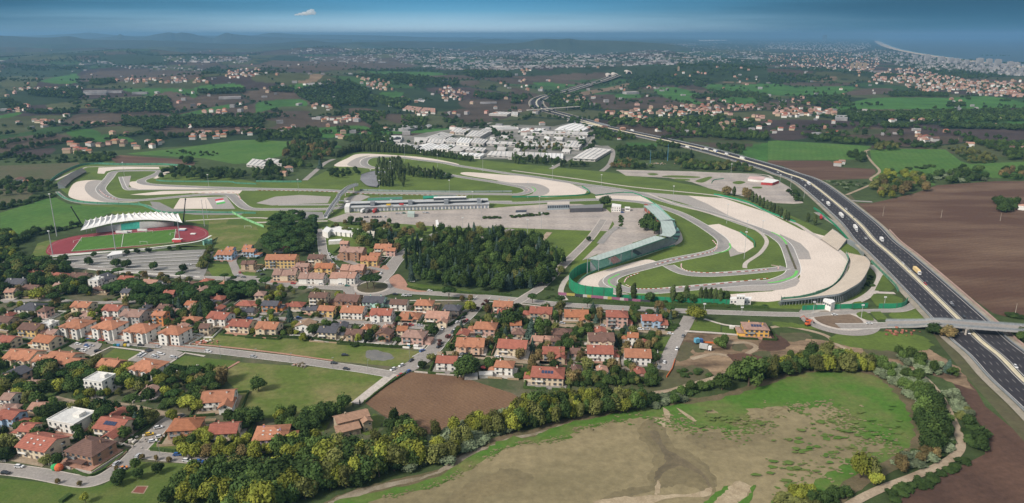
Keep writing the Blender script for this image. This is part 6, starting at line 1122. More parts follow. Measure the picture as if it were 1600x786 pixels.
for d, x, y, z, ty, lb in FARH:
    if d < 2600 and any((x - a) ** 2 + (y - b) ** 2 < 13 ** 2 for a, b in placed[-400:]): continue
    placed.append((x, y)); W = R.uniform(8.5, 13) * (1 if d < 2500 else .9) if ty != 'f' else 35
    if ty == 'v' and nind < 190 and lb != 'scattered':
        nind += 1; rc, wc = R.choice(fcol), R.choice(wcol); a, b = far_mesh(R.randrange(2), rc, wc); t = empty('village_house', (x, y, z - .3), R.uniform(-.6, .6)); hs = R.uniform(.85, 1.25)
        for nm, me in (('wall', a), ('roof', b)): o = obj(nm, me, t); o.scale = (W, W * R.uniform(.95, 1.1), hs)
        mb = None; lab(t, rc.replace('pinkbrown', 'pinkish brown') + ' roofed ' + wc + ' house ' + lb, 'house', share=True)
        wm_ = win_mesh(1.25, 1.4, False)
        if d < 1300:
            for u in (-.3, 0, .3):
                for zz in (1.6, 4.4): obj('window', wm_, t, (u * W, -.36 * W, zz))
    else:
        rz = R.choice([0, .3, -.4, 1.2]) + R.uniform(-.1, .1)
        if ty == 'a': W = R.uniform(12, 22); h = R.uniform(6, 15); stuff.box((x, y, z + h / 2 - .5), (W, W * R.uniform(.5, .9), h), FLATW, rz, top=FLATR if R.random() < .75 else FLATR2)
        elif ty == 'w': W = R.uniform(9, 18) if R.random() < .92 else R.uniform(30, 70); h = R.uniform(4, 9); stuff.box((x, y, z + h / 2 - .5), (W, W * R.uniform(.4, .8), h), FLATW, rz, top=FLATW if R.random() < .4 else (FLATR2 if R.random() < .5 else FLATR))
        elif ty == 'f': stuff.box((x, y, z + 3), (45, 14, 7), FLATW, .1, top=FLATW)
        else:
            cs, sn = math.cos(rz), math.sin(rz); D = W * .7; h = R.uniform(5, 7.5) * (1.4 if ty == 'c' and R.random() < .25 else 1); stuff.box((x, y, z + h / 2 - .5), (W, D, h), wallm(R.choice(['pink', 'tan', 'grey', 'white', 'brick'])), rz)
            q = [(x + u * cs - v * sn, y + u * sn + v * cs, z + h - .5 + zz) for u, v, zz in ((-W / 2 - .4, -D / 2 - .4, 0), (W / 2 + .4, -D / 2 - .4, 0), (W / 2 + .4, D / 2 + .4, 0), (-W / 2 - .4, D / 2 + .4, 0), (-W / 4, 0, 2.2), (W / 4, 0, 2.2))]; m_ = roofm(R.choice(['brown', 'pinkbrown', 'salmon', 'red', 'pinkbrown']))
            for f in ((0, 1, 5, 4), (1, 2, 5), (2, 3, 4, 5), (3, 0, 4)): stuff.face([q[j] for j in f], m_)
o = stuff.build('distant_town_houses'); tag(o, 'countless small houses and blocks of the distant towns', 'town', kind='stuff')
def block(px, base, ww, hh, lb, m=FLATW):
    x, y, z = GH(px, base); s_ = math.hypot(x, y) / FPX; t = empty('tower_block', (x, y, z)); mb = MB(); mb.box((0, 0, hh * s_ / 2), (ww * s_, ww * s_ * .8, hh * s_), m); mb.build('wall', t); mb = MB(); mb.box((0, 0, hh * s_ + 1.5), (ww * s_ * .6, ww * s_ * .5, 3), m); mb.build('roof_house', t); lab(t, lb, 'tower')
block(1288, 64, 4.5, 8, 'tall grey tower block alone on the city skyline', mat('grey_tower', (.12, .14, .17))); block(813, 75, 2, 3.5, 'pale tower block left of a pair under the hill'); block(816.5, 75, 2, 4, 'pale tower block right of a pair under the hill'); block(1060, 111, 2.5, 6, 'small stone tower on the dark hill', mat('stone_tower', (.35, .27, .2)))
for i, k in enumerate([(1331, 107, 6, 8), (1338, 107, 5, 10), (1344, 107, 5, 9), (1351, 106, 7, 8)]): block(k[0], k[1], k[2] * .55, k[3] * .8, 'ochre high block beside the coastal town centre', mat('ochre_block', (.36, .28, .19)))
for i, (a, b) in enumerate([(1430, 92), (1448, 95), (1470, 97), (1495, 99), (1510, 100), (1530, 101), (1560, 102), (1578, 104), (1587, 104), (1557, 103), (1545, 101), (1485, 98)]): block(a, b, 5 + i % 3, 5 + (i * 3) % 4, 'pale high block standing above the seafront')
for i_, (a_, b_) in enumerate([(1096, 64.2), (1104, 64.1), (1112, 64), (1121, 63.9), (1131, 63.9)]): block(a_, b_, 6.5, 1.2, 'long white hall on the far plain below the horizon', mat('hall_white', (.7, .7, .68)))
x, y, z = GH(688, 100); t = empty('radio_mast', (x, y, z)); mb = MB(); mb.beam((0, 0, 0), (0, 0, 75), 2.2, mat('mast_red', (.45, .12, .1)), 6, 1); mb.build('mast_pole', t); mb = MB(); mb.beam((0, 0, 60), (0, 0, 64), 4, WHITE, 8); mb.build('platform', t); lab(t, 'red and white radio mast far off in the plain', 'mast')

# ================================================================== trees
def leafset(mb_pts, rnd, size, m, squash=1):
    pass
def crown_mesh(name, lobes, n, size, m, seed, up=.25, core=.68):
    """lobes: (x, y, z, rx, ry, rz); leaf clump faces all over them plus an inner mass so that little sky shows through the middle"""
    rd = random.Random(seed); v = []; f = []
    tot = sum(l[3] * l[5] for l in lobes)
    for l in lobes:
        for k in range(int(n * l[3] * l[5] / tot)):
            th = rd.uniform(0, 2 * math.pi); cz = rd.uniform(-.75, 1); sr = math.sqrt(1 - cz * cz); d = Vector((sr * math.cos(th), sr * math.sin(th), cz)); r_ = rd.uniform(.68, 1.12) * (1.22 if rd.random() < .15 else 1)
            p = Vector((l[0] + d.x * l[3] * r_, l[1] + d.y * l[4] * r_, l[2] + d.z * l[5] * r_)); nn = (d + Vector((rd.gauss(0, .45), rd.gauss(0, .45), rd.gauss(up, .4)))).normalized()
            u = nn.orthogonal().normalized(); u = Matrix.Rotation(rd.uniform(0, 6.28), 3, nn) @ u; w_ = nn.cross(u); s_ = size * rd.uniform(.6, 1.4); k0 = len(v)
            v += [tuple(p + u * s_ * a + w_ * s_ * b) for a, b in ((-1, -.3), (-.1, -.9), (1, .1), (.1, .9))]; f.append((k0, k0 + 1, k0 + 2, k0 + 3))
    for l in lobes:
        k0 = len(v); nu, nv = 7, 4
        for i in range(1, nv):
            for j in range(nu): ph = math.pi * i / nv; th = 2 * math.pi * j / nu; q = core * rd.uniform(.85, 1.1); v.append((l[0] + l[3] * q * math.sin(ph) * math.cos(th), l[1] + l[4] * q * math.sin(ph) * math.sin(th), l[2] + l[5] * q * math.cos(ph)))
        v += [(l[0], l[1], l[2] + l[5] * core), (l[0], l[1], l[2] - l[5] * core)]
        for i in range(nv - 2):
            for j in range(nu): f.append((k0 + i * nu + j, k0 + (i + 1) * nu + j, k0 + (i + 1) * nu + (j + 1) % nu, k0 + i * nu + (j + 1) % nu))
        for j in range(nu): f.append((k0 + (nv - 1) * nu, k0 + j, k0 + (j + 1) % nu)); f.append((k0 + (nv - 1) * nu + 1, k0 + (nv - 2) * nu + (j + 1) % nu, k0 + (nv - 2) * nu + j))
    me = bpy.data.meshes.new(name); me.from_pydata(v, [], f); me.materials.append(m); me.update(); return me
def lobes_round(seed, n=10, tall=1.0):
    rd = random.Random(seed); o = [(0, 0, .62 * tall, .30, .30, .34 * tall)]
    for k in range(n): a = 2 * math.pi * k / n + rd.uniform(-.3, .3); r_ = rd.uniform(.18, .30); o.append((r_ * math.cos(a), r_ * math.sin(a), rd.uniform(.34, .75) * tall, rd.uniform(.13, .25), rd.uniform(.13, .25), rd.uniform(.13, .25) * tall))
    return o
def lobes_col(seed, wd=.16, n=7):
    rd = random.Random(seed); return [(rd.uniform(-.03, .03), rd.uniform(-.03, .03), .14 + .8 * k / n, wd * math.sin(math.pi * (.22 + .68 * k / n)), wd * math.sin(math.pi * (.22 + .68 * k / n)), .12) for k in range(n)]
def lobes_cone(seed, wd=.3): rd = random.Random(seed); return [(rd.uniform(-.03, .03), rd.uniform(-.03, .03), .12 + .8 * k / 7, wd * (1 - k / 8.2), wd * (1 - k / 8.2), .11) for k in range(8)]
def lobes_umb(seed):
    rd = random.Random(seed); o = [(0, 0, .82, .30, .30, .14)]
    for k in range(7): a = 2 * math.pi * k / 7 + rd.uniform(-.3, .3); o.append((.27 * math.cos(a), .27 * math.sin(a), rd.uniform(.72, .82), .19, .19, .11))
    return o
def lobes_shrub(seed): rd = random.Random(seed); return [(rd.uniform(-.28, .28), rd.uniform(-.28, .28), rd.uniform(.2, .5), rd.uniform(.2, .3), rd.uniform(.2, .3), rd.uniform(.2, .38)) for k in range(6)]
SP = {}                                    # species: (leaf key, lobes, leaf size, trunk top, name, width factor)
KINDS = {'dark': ('dark', lobes_round, .075, 'broadleaf_tree', 'dark broadleaf tree'), 'mid': ('mid', lobes_round, .075, 'broadleaf_tree', 'green broadleaf tree'), 'yellow': ('yellow', lobes_round, .07, 'broadleaf_tree', 'yellowing tree'), 'olive': ('olive', lobes_round, .07, 'olive_tree', 'olive green tree'), 'autumn': ('autumn', lobes_round, .07, 'broadleaf_tree', 'brownish autumn tree'),
         'pine': ('pine', lobes_umb, .055, 'umbrella_pine', 'umbrella pine'), 'blue': ('blue', lobes_cone, .06, 'cedar_tree', 'blue green cedar'), 'cypress': ('cypress', lambda s: lobes_col(s, .12), .045, 'cypress_tree', 'dark cypress'), 'poplar': ('poplar', lambda s: lobes_col(s, .20), .06, 'poplar_tree', 'narrow poplar'), 'plum': ('plum', lobes_round, .08, 'plum_tree', 'red plum tree'), 'reed': ('reed', lobes_shrub, .09, 'reed_bush', 'pale reed clump'), 'shrub': ('dark', lobes_shrub, .09, 'bush', 'dark bush'), 'yshrub': ('olive', lobes_shrub, .09, 'bush', 'yellowish bush')}
for i, (k, (lf, fn, sz, nm, tx)) in enumerate(KINDS.items()):
    SP[k] = [crown_mesh(nm + '_crown', fn(i * 10 + j), 1300, sz * .72, LEAF[lf], i * 10 + j) for j in range(3 if k in ('dark', 'mid', 'olive', 'yellow') else 2)]
def trunk_mesh(top):
    mb = MB(); mb.beam((0, 0, -.02), (0, 0, top * .6), .032, BARK, 7, .024)
    for k in range(5): a = k * 1.26; mb.beam((0, 0, top * (.4 + .04 * k)), (.17 * math.cos(a), .17 * math.sin(a), top), .014, BARK, 5, .006)
    return mb.mesh('tree_trunk')
TR = {'hi': trunk_mesh(.72), 'lo': trunk_mesh(.5)}
TREES = []                                 # (dist, x, y, z, kind, height, width, label phrase)
HXY = np.array([(h[0], h[1], h[2]) for h in HOUSES])
def road_clear(x, y, r_):
    if len(HXY) and ((HXY[:, 0] - x) ** 2 + (HXY[:, 1] - y) ** 2 < (HXY[:, 2] + r_ * .3) ** 2).any(): return False
    for p, w_ in ROADS:
        dd = (p[:, 0] - x) ** 2 + (p[:, 1] - y) ** 2; i = int(dd.argmin())
        if dd[i] < (w_ + 14) ** 2:
            for a, b in ((i - 1, i), (i, i + 1)):
                if a < 0 or b >= len(p): continue
                ax, ay = p[a]; bx, by = p[b]; l = (bx - ax) ** 2 + (by - ay) ** 2 or 1; t = max(0, min(1, ((x - ax) * (bx - ax) + (y - ay) * (by - ay)) / l))
                if (ax + t * (bx - ax) - x) ** 2 + (ay + t * (by - ay) - y) ** 2 < (w_ + r_ * .45) ** 2: return False
    return True
def add_tree(x, y, z, kind, h, w_, lb, solo=False): TREES.append((-1 if solo else math.hypot(x, y), x, y, z, kind, h * R.uniform(.85, 1.2) if not solo else h, w_ * (R.uniform(.8, 1.25) if not solo else 1), lb))
def T1(s, kind, hpx, lb, wr=1.0):           # a tree singled out: trunk base and height in photo pixels
    for (a, b) in PX(s): x, y = G(a, b); h = hpx * mpp(a, b) * 1.08; add_tree(x, y, 0, kind, h, h * wr, lb, True)
def wood(s, n, kinds, h, lb, clear=True, wr=1.0, gap=.5):
    P_ = PX(s); got = []; k = 0; xs = [p[0] for p in P_]; ys = [p[1] for p in P_]; far = max(ys) < 215
    pw = [GH(a, b) for a, b in P_]; x0, x1, y0, y1 = min(p[0] for p in pw), max(p[0] for p in pw), min(p[1] for p in pw), max(p[1] for p in pw)
    while len(got) < n and k < n * 25:
        k += 1; x, y = R.uniform(x0, x1), R.uniform(y0, y1)
        if not inside(pw, np.array([x]), np.array([y]))[0]: continue
        hh = R.uniform(*h); r_ = hh * wr
        if any((x - a) ** 2 + (y - b) ** 2 < (gap * r_) ** 2 for a, b in got[-250:]): continue
        if clear and not road_clear(x, y, r_ * .8): continue
        got.append((x, y)); kd = R.choice(kinds.split()); hf = dict(poplar=1.35, cypress=1.3, blue=1.05, shrub=.5, yshrub=.5, reed=.55, plum=.6).get(kd, 1)
        add_tree(x, y, float(HT(x, y)) if far else 0, kd, hh * hf, hh * wr * (1.15 if hf < 1 else 1), lb)
# single trees one can point to
T1('I1405,178', 'dark', 24, 'solitary dark round tree at the edge of the big meadow', .95); T1('K1140,172', 'mid', 27, 'round green tree beside the dirt track above the pond', 1.0); T1('K1285,150', 'mid', 46, 'large tree standing over the right end of the pond bank', .85); T1('G1130,560', 'yellow', 24, 'wide yellowing tree at the street corner by the main road', 1.15)
for s, l in (('G655,425', 'first poplar from the left below the hairpin'), ('G745,428', 'second poplar from the left below the hairpin'), ('G985,440', 'third poplar from the left below the hairpin'), ('G1068,442', 'poplar right of the third one below the hairpin')): T1(s, 'poplar', 28, l, .72)
for i, x_ in enumerate((1157, 1185, 1215, 1245, 1277)): T1('G%d,%d' % (x_, 442 + i * 2), 'poplar', 25, 'poplar in the tight group left of race control', .6)
T1('G848,440', 'dark', 16, 'round tree between the poplars below the hairpin'); T1('G1028,442', 'mid', 16, 'low tree in the poplar line below the hairpin'); T1('G1110,445', 'dark', 14, 'low tree in the poplar line below the hairpin'); T1('G1310,440', 'dark', 18, 'round tree at the right end of the poplar line')
for s, l in (('G125,448', 'beside the road junction'), ('G295,460', 'second from the left'), ('G462,475', 'third from the left'), ('G755,520', 'fourth, below the main road'), ('G970,520', 'fifth, below the main road')): T1(s, 'pine', 15, 'umbrella pine along the main road, ' + l, 1.05)
T1('G905,495', 'autumn', 16, 'bare brownish tree at the kerb of the main road'); T1('F1185,425', 'pine', 20, 'wide umbrella pine right of the park gate', 1.25); T1('F685,360', 'pine', 22, 'umbrella pine on the left of the roundabout island', 1.1); T1('F725,362', 'pine', 22, 'umbrella pine on the right of the roundabout island', 1.1)
T1('F60,355', 'pine', 17, 'umbrella pine beside the left part of the main road', 1.2); T1('E1110,300', 'pine', 12, 'umbrella pine at the car park edge', 1.2); T1('E1380,305', 'pine', 10, 'umbrella pine at the lawn edge', 1.2); T1('E340,460', 'pine', 20, 'umbrella pine beside the left street', 1.2); T1('E730,285', 'pine', 14, 'umbrella pine behind the white gabled house', 1.2)
for s, l in (('E945,245', 'round tree in the middle of the car park'), ('E1130,255', 'round tree right in the car park'), ('E715,225', 'round tree left in the car park'), ('E777,232', 'smaller round tree left in the car park'), ('E550,212', 'small thin tree at the car park corner'), ('E390,200', 'dark round tree at the left end of the car park')): T1(s, 'dark', 13, l, 1.1)
for x_, y_ in ((577, 165), (783, 148), (845, 143), (915, 138), (1042, 127), (1100, 122)): T1('E%d,%d' % (x_, y_), 'dark', 8, 'small round tree on the bank between track and car park', 1.1)
T1('R355,185', 'dark', 17, 'big dark tree behind the dark pavilion in the paddock', .95); T1('R850,470', 'dark', 20, 'dark tree left in the paddock clump'); T1('R900,440', 'dark', 23, 'tall dark tree in the middle of the paddock clump', .8); T1('R960,515', 'dark', 23, 'dark tree right in the paddock clump', .8); T1('R155,605', 'dark', 8, 'small round tree on the lawn by the paddock road')
T1('J565,255', 'cypress', 10, 'small cypress behind the stone farmhouse', .7); T1('J528,262', 'cypress', 8, 'smallest cypress behind the stone farmhouse', .7); T1('I465,785', 'yellow', 17, 'small yellowing tree on the bottom meadow', .9)
for x_, y_, k in ((740, 600, 'mid'), (860, 625, 'dark'), (750, 655, 'dark'), (640, 690, 'dark'), (665, 645, 'shrub')): T1('I%d,%d' % (x_, y_), k, 18, 'rounded bush tree on the meadow below the junction', 1.1)
for x_, y_ in ((315, 680), (433, 693), (775, 550), (850, 555), (920, 562), (635, 612), (1210, 590)): T1('I%d,%d' % (x_, y_), 'autumn', 9, 'thin brownish street tree along the bottom street', .9)
for x_, y_, w_ in ((240, 500, 1), (355, 290, 0), (1000, 290, 1), (860, 340, 0)): T1('I%d,%d' % (x_ + 80, y_), 'yellow', 20, 'yellow tree in the gardens at lower left', 1)
for x_ in range(1010, 1400, 62): T1('I%d,%d' % (x_, 535 + (x_ - 1010) // 20), 'yellow' if x_ % 3 else 'autumn', 24, 'yellow tree in the row above the bottom street', .95)
T1('I1085,470', 'yellow', 24, 'bright yellow tree in front of the hip roofed house'); T1('I1275,450', 'yellow', 16, 'yellow tree by the red mansard roof'); T1('I675,440', 'mid', 22, 'green round tree in front of the red roof', 1.1); T1('I190,500', 'mid', 18, 'green round tree in front of the skylight roof', 1.2)
T1('I780,370', 'cypress', 34, 'dark spruce beside the red tiled roof', .9); T1('I745,380', 'blue', 26, 'dark conifer beside the red tiled roof', .9); T1('I580,300', 'blue', 26, 'dark conifer left of the side garden', .9); T1('I540,300', 'cypress', 26, 'thin conifer left of the side garden', .9); T1('I1025,285', 'yellow', 24, 'yellow tree beside the white two part house', 1.15); T1('I840,340', 'olive', 20, 'olive tree beside the side street', 1)
T1('E465,375', 'yellow', 17, 'bright yellow tree in the dark garden wood', 1); T1('E240,430', 'yellow', 20, 'yellowish tree in the dark garden wood', 1); T1('F1315,500', 'yellow', 18, 'wide yellow tree by the straight street', 1.3); T1('F1265,435', 'autumn', 9, 'small brown tree by the main road'); T1('F1318,430', 'autumn', 9, 'small brown tree right of its twin by the main road')
for x_, y_ in ((1125, 715), (1175, 665), (1235, 615), (1395, 470), (1360, 495), (1415, 450), (1278, 575), (1130, 695)): T1('F%d,%d' % (x_, y_), 'plum', 7, 'small dark red street tree along the straight street', 1)
T1('F855,595', 'plum', 8, 'dark red tree by the lower street'); T1('F917,598', 'plum', 8, 'dark red tree by the lower street'); T1('F1075,640', 'dark', 17, 'dark olive tree beside the pinkish brown roof', 1.1); T1('F350,635', 'dark', 16, 'dark round tree beside the tan gable', 1.1); T1('F948,565', 'blue', 14, 'conical fir in front of the orange roof', .8); T1('F210,560', 'blue', 24, 'dark spruce among the yellow garden trees', .8)
T1('Y640,680', 'dark', 34, 'big dark oak behind the ploughed field', 1.0); T1('Y700,610', 'dark', 26, 'dark bushy tree right of the big oak', 1.1); T1('Y330,520', 'olive', 14, 'grey green tree at the street corner', 1.2); T1('Y240,580', 'dark', 13, 'dark bush tree at the road fork', 1.2); T1('Y1065,200', 'dark', 32, 'dark dense cedar in the garden', .95); T1('Y1345,300', 'mid', 36, 'tall light green poplar in the garden', .55); T1('Y1270,300', 'blue', 32, 'blue cedar next to the tall garden poplar', .9); T1('Y1250,680', 'yellow', 13, 'small yellow tree beside the solar panel roof')
for x_, y_ in ((1165, 490), (1340, 500), (1455, 520), (1560, 500)): T1('Y%d,%d' % (x_, y_), 'autumn', 17, 'yellow brown tree along the gravel lane', 1)
T1('B370,730', 'cypress', 28, 'tall pointed conifer beside the white tents', 1.2); T1('B160,640', 'dark', 13, 'round dark tree beside the asphalt yard'); T1('B88,325', 'dark', 14, 'dark tree by the white farm halls'); T1('B395,330', 'blue', 16, 'small dark fir at the terrace corner', .8); T1('C1315,490', 'autumn', 14, 'brownish round tree at the kart track'); T1('C1362,497', 'poplar', 15, 'narrow tree at the kart track', .8); T1('D243,655', 'poplar', 15, 'dark poplar near the lorry park', .8); T1('D287,675', 'poplar', 17, 'last poplar nearest the motorway', .8)
for i in range(13): a = (1430 - 1572 + i * 22) ; T1('D%d,%d' % (a, 505 + i * 12 + (i % 3) * 3), 'poplar' if i > 1 else 'autumn', 15 + i % 3, 'poplar in the row between the kart track and the circuit', .75)
T1('L500,650', 'yellow', 42, 'large yellowish tree at the right shore of the pond', .75); T1('L560,660', 'olive', 36, 'olive tree beside the large yellowish one', .8); T1('L575,690', 'yellow', 22, 'low yellow shrub tree under the large yellowish one', 1); T1('H1105,660', 'autumn', 20, 'pale bare tree below the bridge approach', 1.2); T1('H1020,640', 'dark', 18, 'dark bush tree below the bridge approach', 1.3)
T1('L975,80', 'blue', 22, 'dark conifer near the motorway field', .9); T1('L1000,95', 'mid', 14, 'green bush beside the dark conifer', 1.3)
# woods, gardens, hedges
PK = 'in the park wood'
wood('P634,402 655,385 690,364 760,366 830,380 880,396 882,425 850,452 780,458 700,450 642,440', 260, 'dark dark mid dark cypress blue dark olive dark mid', (9, 15), PK, False, .8, .40); wood('P645,432 700,445 760,452 840,452 840,446 700,438', 22, 'blue', (9, 11), 'in the front park row', False, .8, .5); wood('P630,392 655,386 660,430 636,432', 12, 'cypress blue', (12, 16), 'at the left edge of the park', False, .7, .4)
WB = 'in the farmhouse wood'
wood('J0,480 100,480 260,480 420,480 480,530 560,540 700,490 780,450 900,470 900,490 860,590 700,630 560,690 400,730 130,800 0,900 -150,900 -100,600', 110, 'dark mid dark yellow olive mid', (8, 15), WB, True, .95, .42); wood('J380,690 420,600 600,540 800,500 850,590 700,640 560,670', 34, 'yellow olive olive yellow mid', (11, 14), 'at the pond side of the wood', True, .85, .4); wood('J400,400 260,400 270,300 420,290 500,250 530,260 440,330', 16, 'dark dark mid', (7, 9), 'behind the stone farmhouse', True, 1, .4); wood('J120,310 220,320 230,400 130,380', 7, 'mid yellow', (7, 9), 'at the edge of the big meadow', True, 1)
wood('J650,330 780,350 900,440 760,430', 14, 'mid dark shrub', (6, 8), 'right of the farmhouse lawn', True, 1, .4); wood('J850,600 850,480 920,450 1060,400 1250,350 1391,300 1391,380 1200,470 1050,560', 60, 'reed reed yellow reed olive', (8, 10), 'below the ploughed field', True, .9, .4)
wood('K0,320 60,290 220,250 330,230 480,240 620,240 700,260 700,290 560,300 430,320 300,340 200,370 0,400', 90, 'olive yellow yellow mid olive dark', (8, 13), 'in the willow belt along the pond', True, .7, .38); wood('K120,140 300,130 330,80 500,80 800,100 800,160 620,150 300,150', 70, 'dark mid shrub shrub olive', (4, 7), 'below the pond houses', True, .95, .42); wood('K700,210 880,200 960,230 900,250 720,270', 16, 'shrub dark reed', (5, 8), 'at the inlet of the pond', True, 1)
wood('K880,190 1080,150 1100,170 900,210', 16, 'shrub mid', (5, 7), 'beside the dirt track above the pond', True, 1); wood('K1180,110 1391,60 1391,100 1200,140', 16, 'dark mid', (9, 12), 'on the pond bank', True, .9, .4)
wood('L0,30 100,0 300,5 450,10 560,50 560,80 420,80 260,80 100,100 0,120', 60, 'dark olive mid yellow olive', (6, 12), 'at the top of the pond', True, .9, .4); wood('L560,20 700,60 800,110 850,170 880,230 810,250 740,180 640,110 570,70', 90, 'reed reed reed mid', (7, 9), 'in the reed bed right of the pond', True, .9, .34); wood('L700,-10 850,30 930,50 900,90 800,70', 20, 'reed mid', (7, 9), 'in the reeds near the bare plot', True, .9, .4)
wood('L830,210 900,210 970,300 995,400 960,480 880,520 810,360', 60, 'dark mid dark', (8, 11), 'in the dirt track thicket', True, .85, .36); wood('L700,560 860,510 1000,430 985,520 900,580 720,640', 36, 'reed shrub autumn reed', (6, 8), 'inside the bend of the dirt track', True, 1, .4); wood('L1040,360 1120,370 1180,480 1150,520 1060,440', 20, 'dark shrub', (6, 8), 'between the dirt track and the dark soil', True, 1, .4)
wood('L960,200 1010,200 1090,310 1040,350', 20, 'reed reed yshrub', (6, 8), 'right of the dirt track', True, 1, .4); wood('L480,740 620,690 820,630 980,560 940,550 800,610 640,660', 40, 'shrub dark', (5, 7), 'in the hedge inside the dirt track', True, 1, .35); wood('L640,740 860,660 1050,560 1070,580 900,680 700,786', 20, 'shrub', (4, 7), 'outside the dirt track', True, 1); wood('L80,745 250,760 260,800 80,800', 12, 'yellow yshrub', (6, 8), 'at the bottom edge by the pond', True, 1, .4)
wood('L200,786 340,740 480,740 400,800', 14, 'shrub dark', (5, 7), 'at the bottom edge by the pond', True, 1)
wood('I1391,800 1000,800 1000,700 1100,640 1391,600 1500,560 1591,640 1600,800', 60, 'dark mid dark yellow mid', (9, 13), 'in the wood at the bottom edge', True, .9, .42); wood('I900,786 960,700 1050,620 1100,640 1000,786', 14, 'mid dark shrub', (6, 9), 'in the wood at the bottom edge', True, .9)
GN_ = 'in the town gardens'
wood('P-40,430 200,432 330,436 640,480 620,545 400,530 320,515 285,530 130,525 -40,530', 330, 'dark mid shrub shrub olive yellow pine autumn yshrub mid', (4, 7), 'in the left gardens', True, 1, .42); wood('P690,495 780,480 1055,492 1040,540 1010,590 900,600 800,590 690,570 650,560', 230, 'dark mid dark shrub shrub olive blue autumn', (4, 8), 'in the right gardens', True, 1, .42)
wood('P-40,560 60,560 160,570 290,590 320,600 300,640 250,650 220,680 120,690 100,730 0,735 -40,735', 200, 'dark mid yellow shrub olive pine dark shrub', (5, 10), 'in the gardens at lower left', True, 1, .42); wood('P290,660 330,680 420,690 440,720 330,715 270,700', 22, 'mid shrub yellow', (5, 8), 'above the bottom street', True, 1); wood('I1100,90 1220,110 1200,180 1080,250 1050,200', 20, 'autumn dark mid', (6, 9), 'left of the white two part house', True, 1, .4); wood('I1230,340 1391,320 1391,370 1300,400', 14, 'dark mid', (6, 9), 'at the lower edge of the big meadow', True, 1, .4)
wood('E590,380 700,355 930,345 1100,380 1300,370 1560,360 1572,420 1400,440 1200,470 1000,450 820,465 780,420', 110, 'pine pine dark pine', (7, 10), 'in the umbrella pine belt', True, 1.1, .42); wood('E-80,190 280,205 420,240 560,340 560,400 330,400 100,430 -80,440', 110, 'dark dark mid pine dark olive', (7, 11), 'in the left edge wood', True, 1.05, .42); wood('E820,395 1040,390 1040,470 840,470', 26, 'pine dark', (8, 11), 'in the pine clump by the villas', True, 1.1, .42); wood('E1020,450 1300,450 1280,560 1160,520 1030,560', 40, 'dark dark blue', (7, 11), 'right of the orange house', True, .9, .4)
wood('B60,786 100,640 330,640 400,700 395,800 300,870 60,870', 75, 'pine pine dark pine', (9, 12), 'by the white tents', True, 1.15, .4); wood('B640,700 1060,690 1050,786 1000,840 800,860 560,800', 42, 'dark dark mid dark blue autumn dark olive', (7, 11), 'in the trees below the paddock', True, 1, .42); wood('F420,20 560,30 700,60 930,130 960,60 640,-20 420,-30', 20, 'dark mid olive blue', (5, 8), 'in the trees below the paddock', True, 1, .42); wood('B540,650 840,665 840,690 700,690 540,680', 22, 'shrub autumn dark', (5, 7), 'along the lower paddock edge', False, 1, .4)
wood('B735,300 915,300 915,445 740,440', 60, 'poplar', (9, 12), 'in the poplar clump on the grass bank', True, .95, .25); wood('B920,330 1140,345 1130,395 930,380', 45, 'poplar poplar dark', (7, 10), 'in the poplar line on the grass bank', True, .9, .28); wood('B1120,365 1210,370 1200,395 1130,395', 8, 'dark', (6, 8), 'at the right end of the poplar line', True, 1.1, .4); wood('B440,350 560,340 640,350 620,390 440,390', 20, 'dark', (6, 8), 'by the slate terrace', True, 1, .4)
wood('B485,268 560,238 640,222 860,233 960,241 960,229 850,218 640,208 540,232', 330, 'poplar', (8, 10), 'behind the top bend', False, .95, .22); wood('B960,232 1150,250 1330,280 1340,290 1150,262 960,242', 110, 'poplar poplar mid', (7, 9), 'before the factories', False, .8, .3); wood('B190,180 400,180 520,200 500,250 420,290 280,290 180,260', 90, 'dark mid autumn dark poplar', (9, 13), 'in the wood left of the top bend', True, 1, .42)
wood('B120,290 240,290 360,330 240,340 160,320', 24, 'dark mid', (8, 11), 'in the grove by the road bend', True, 1, .42); wood('A980,345 1200,335 1500,360 1500,395 1200,400 980,398', 60, 'dark mid dark', (8, 11), 'in the trees inside the left hairpin', True, 1, .42); wood('A1500,350 1700,330 1800,370 1700,400 1500,400', 24, 'dark mid', (7, 9), 'in the trees inside the left hairpin', True, 1, .42)
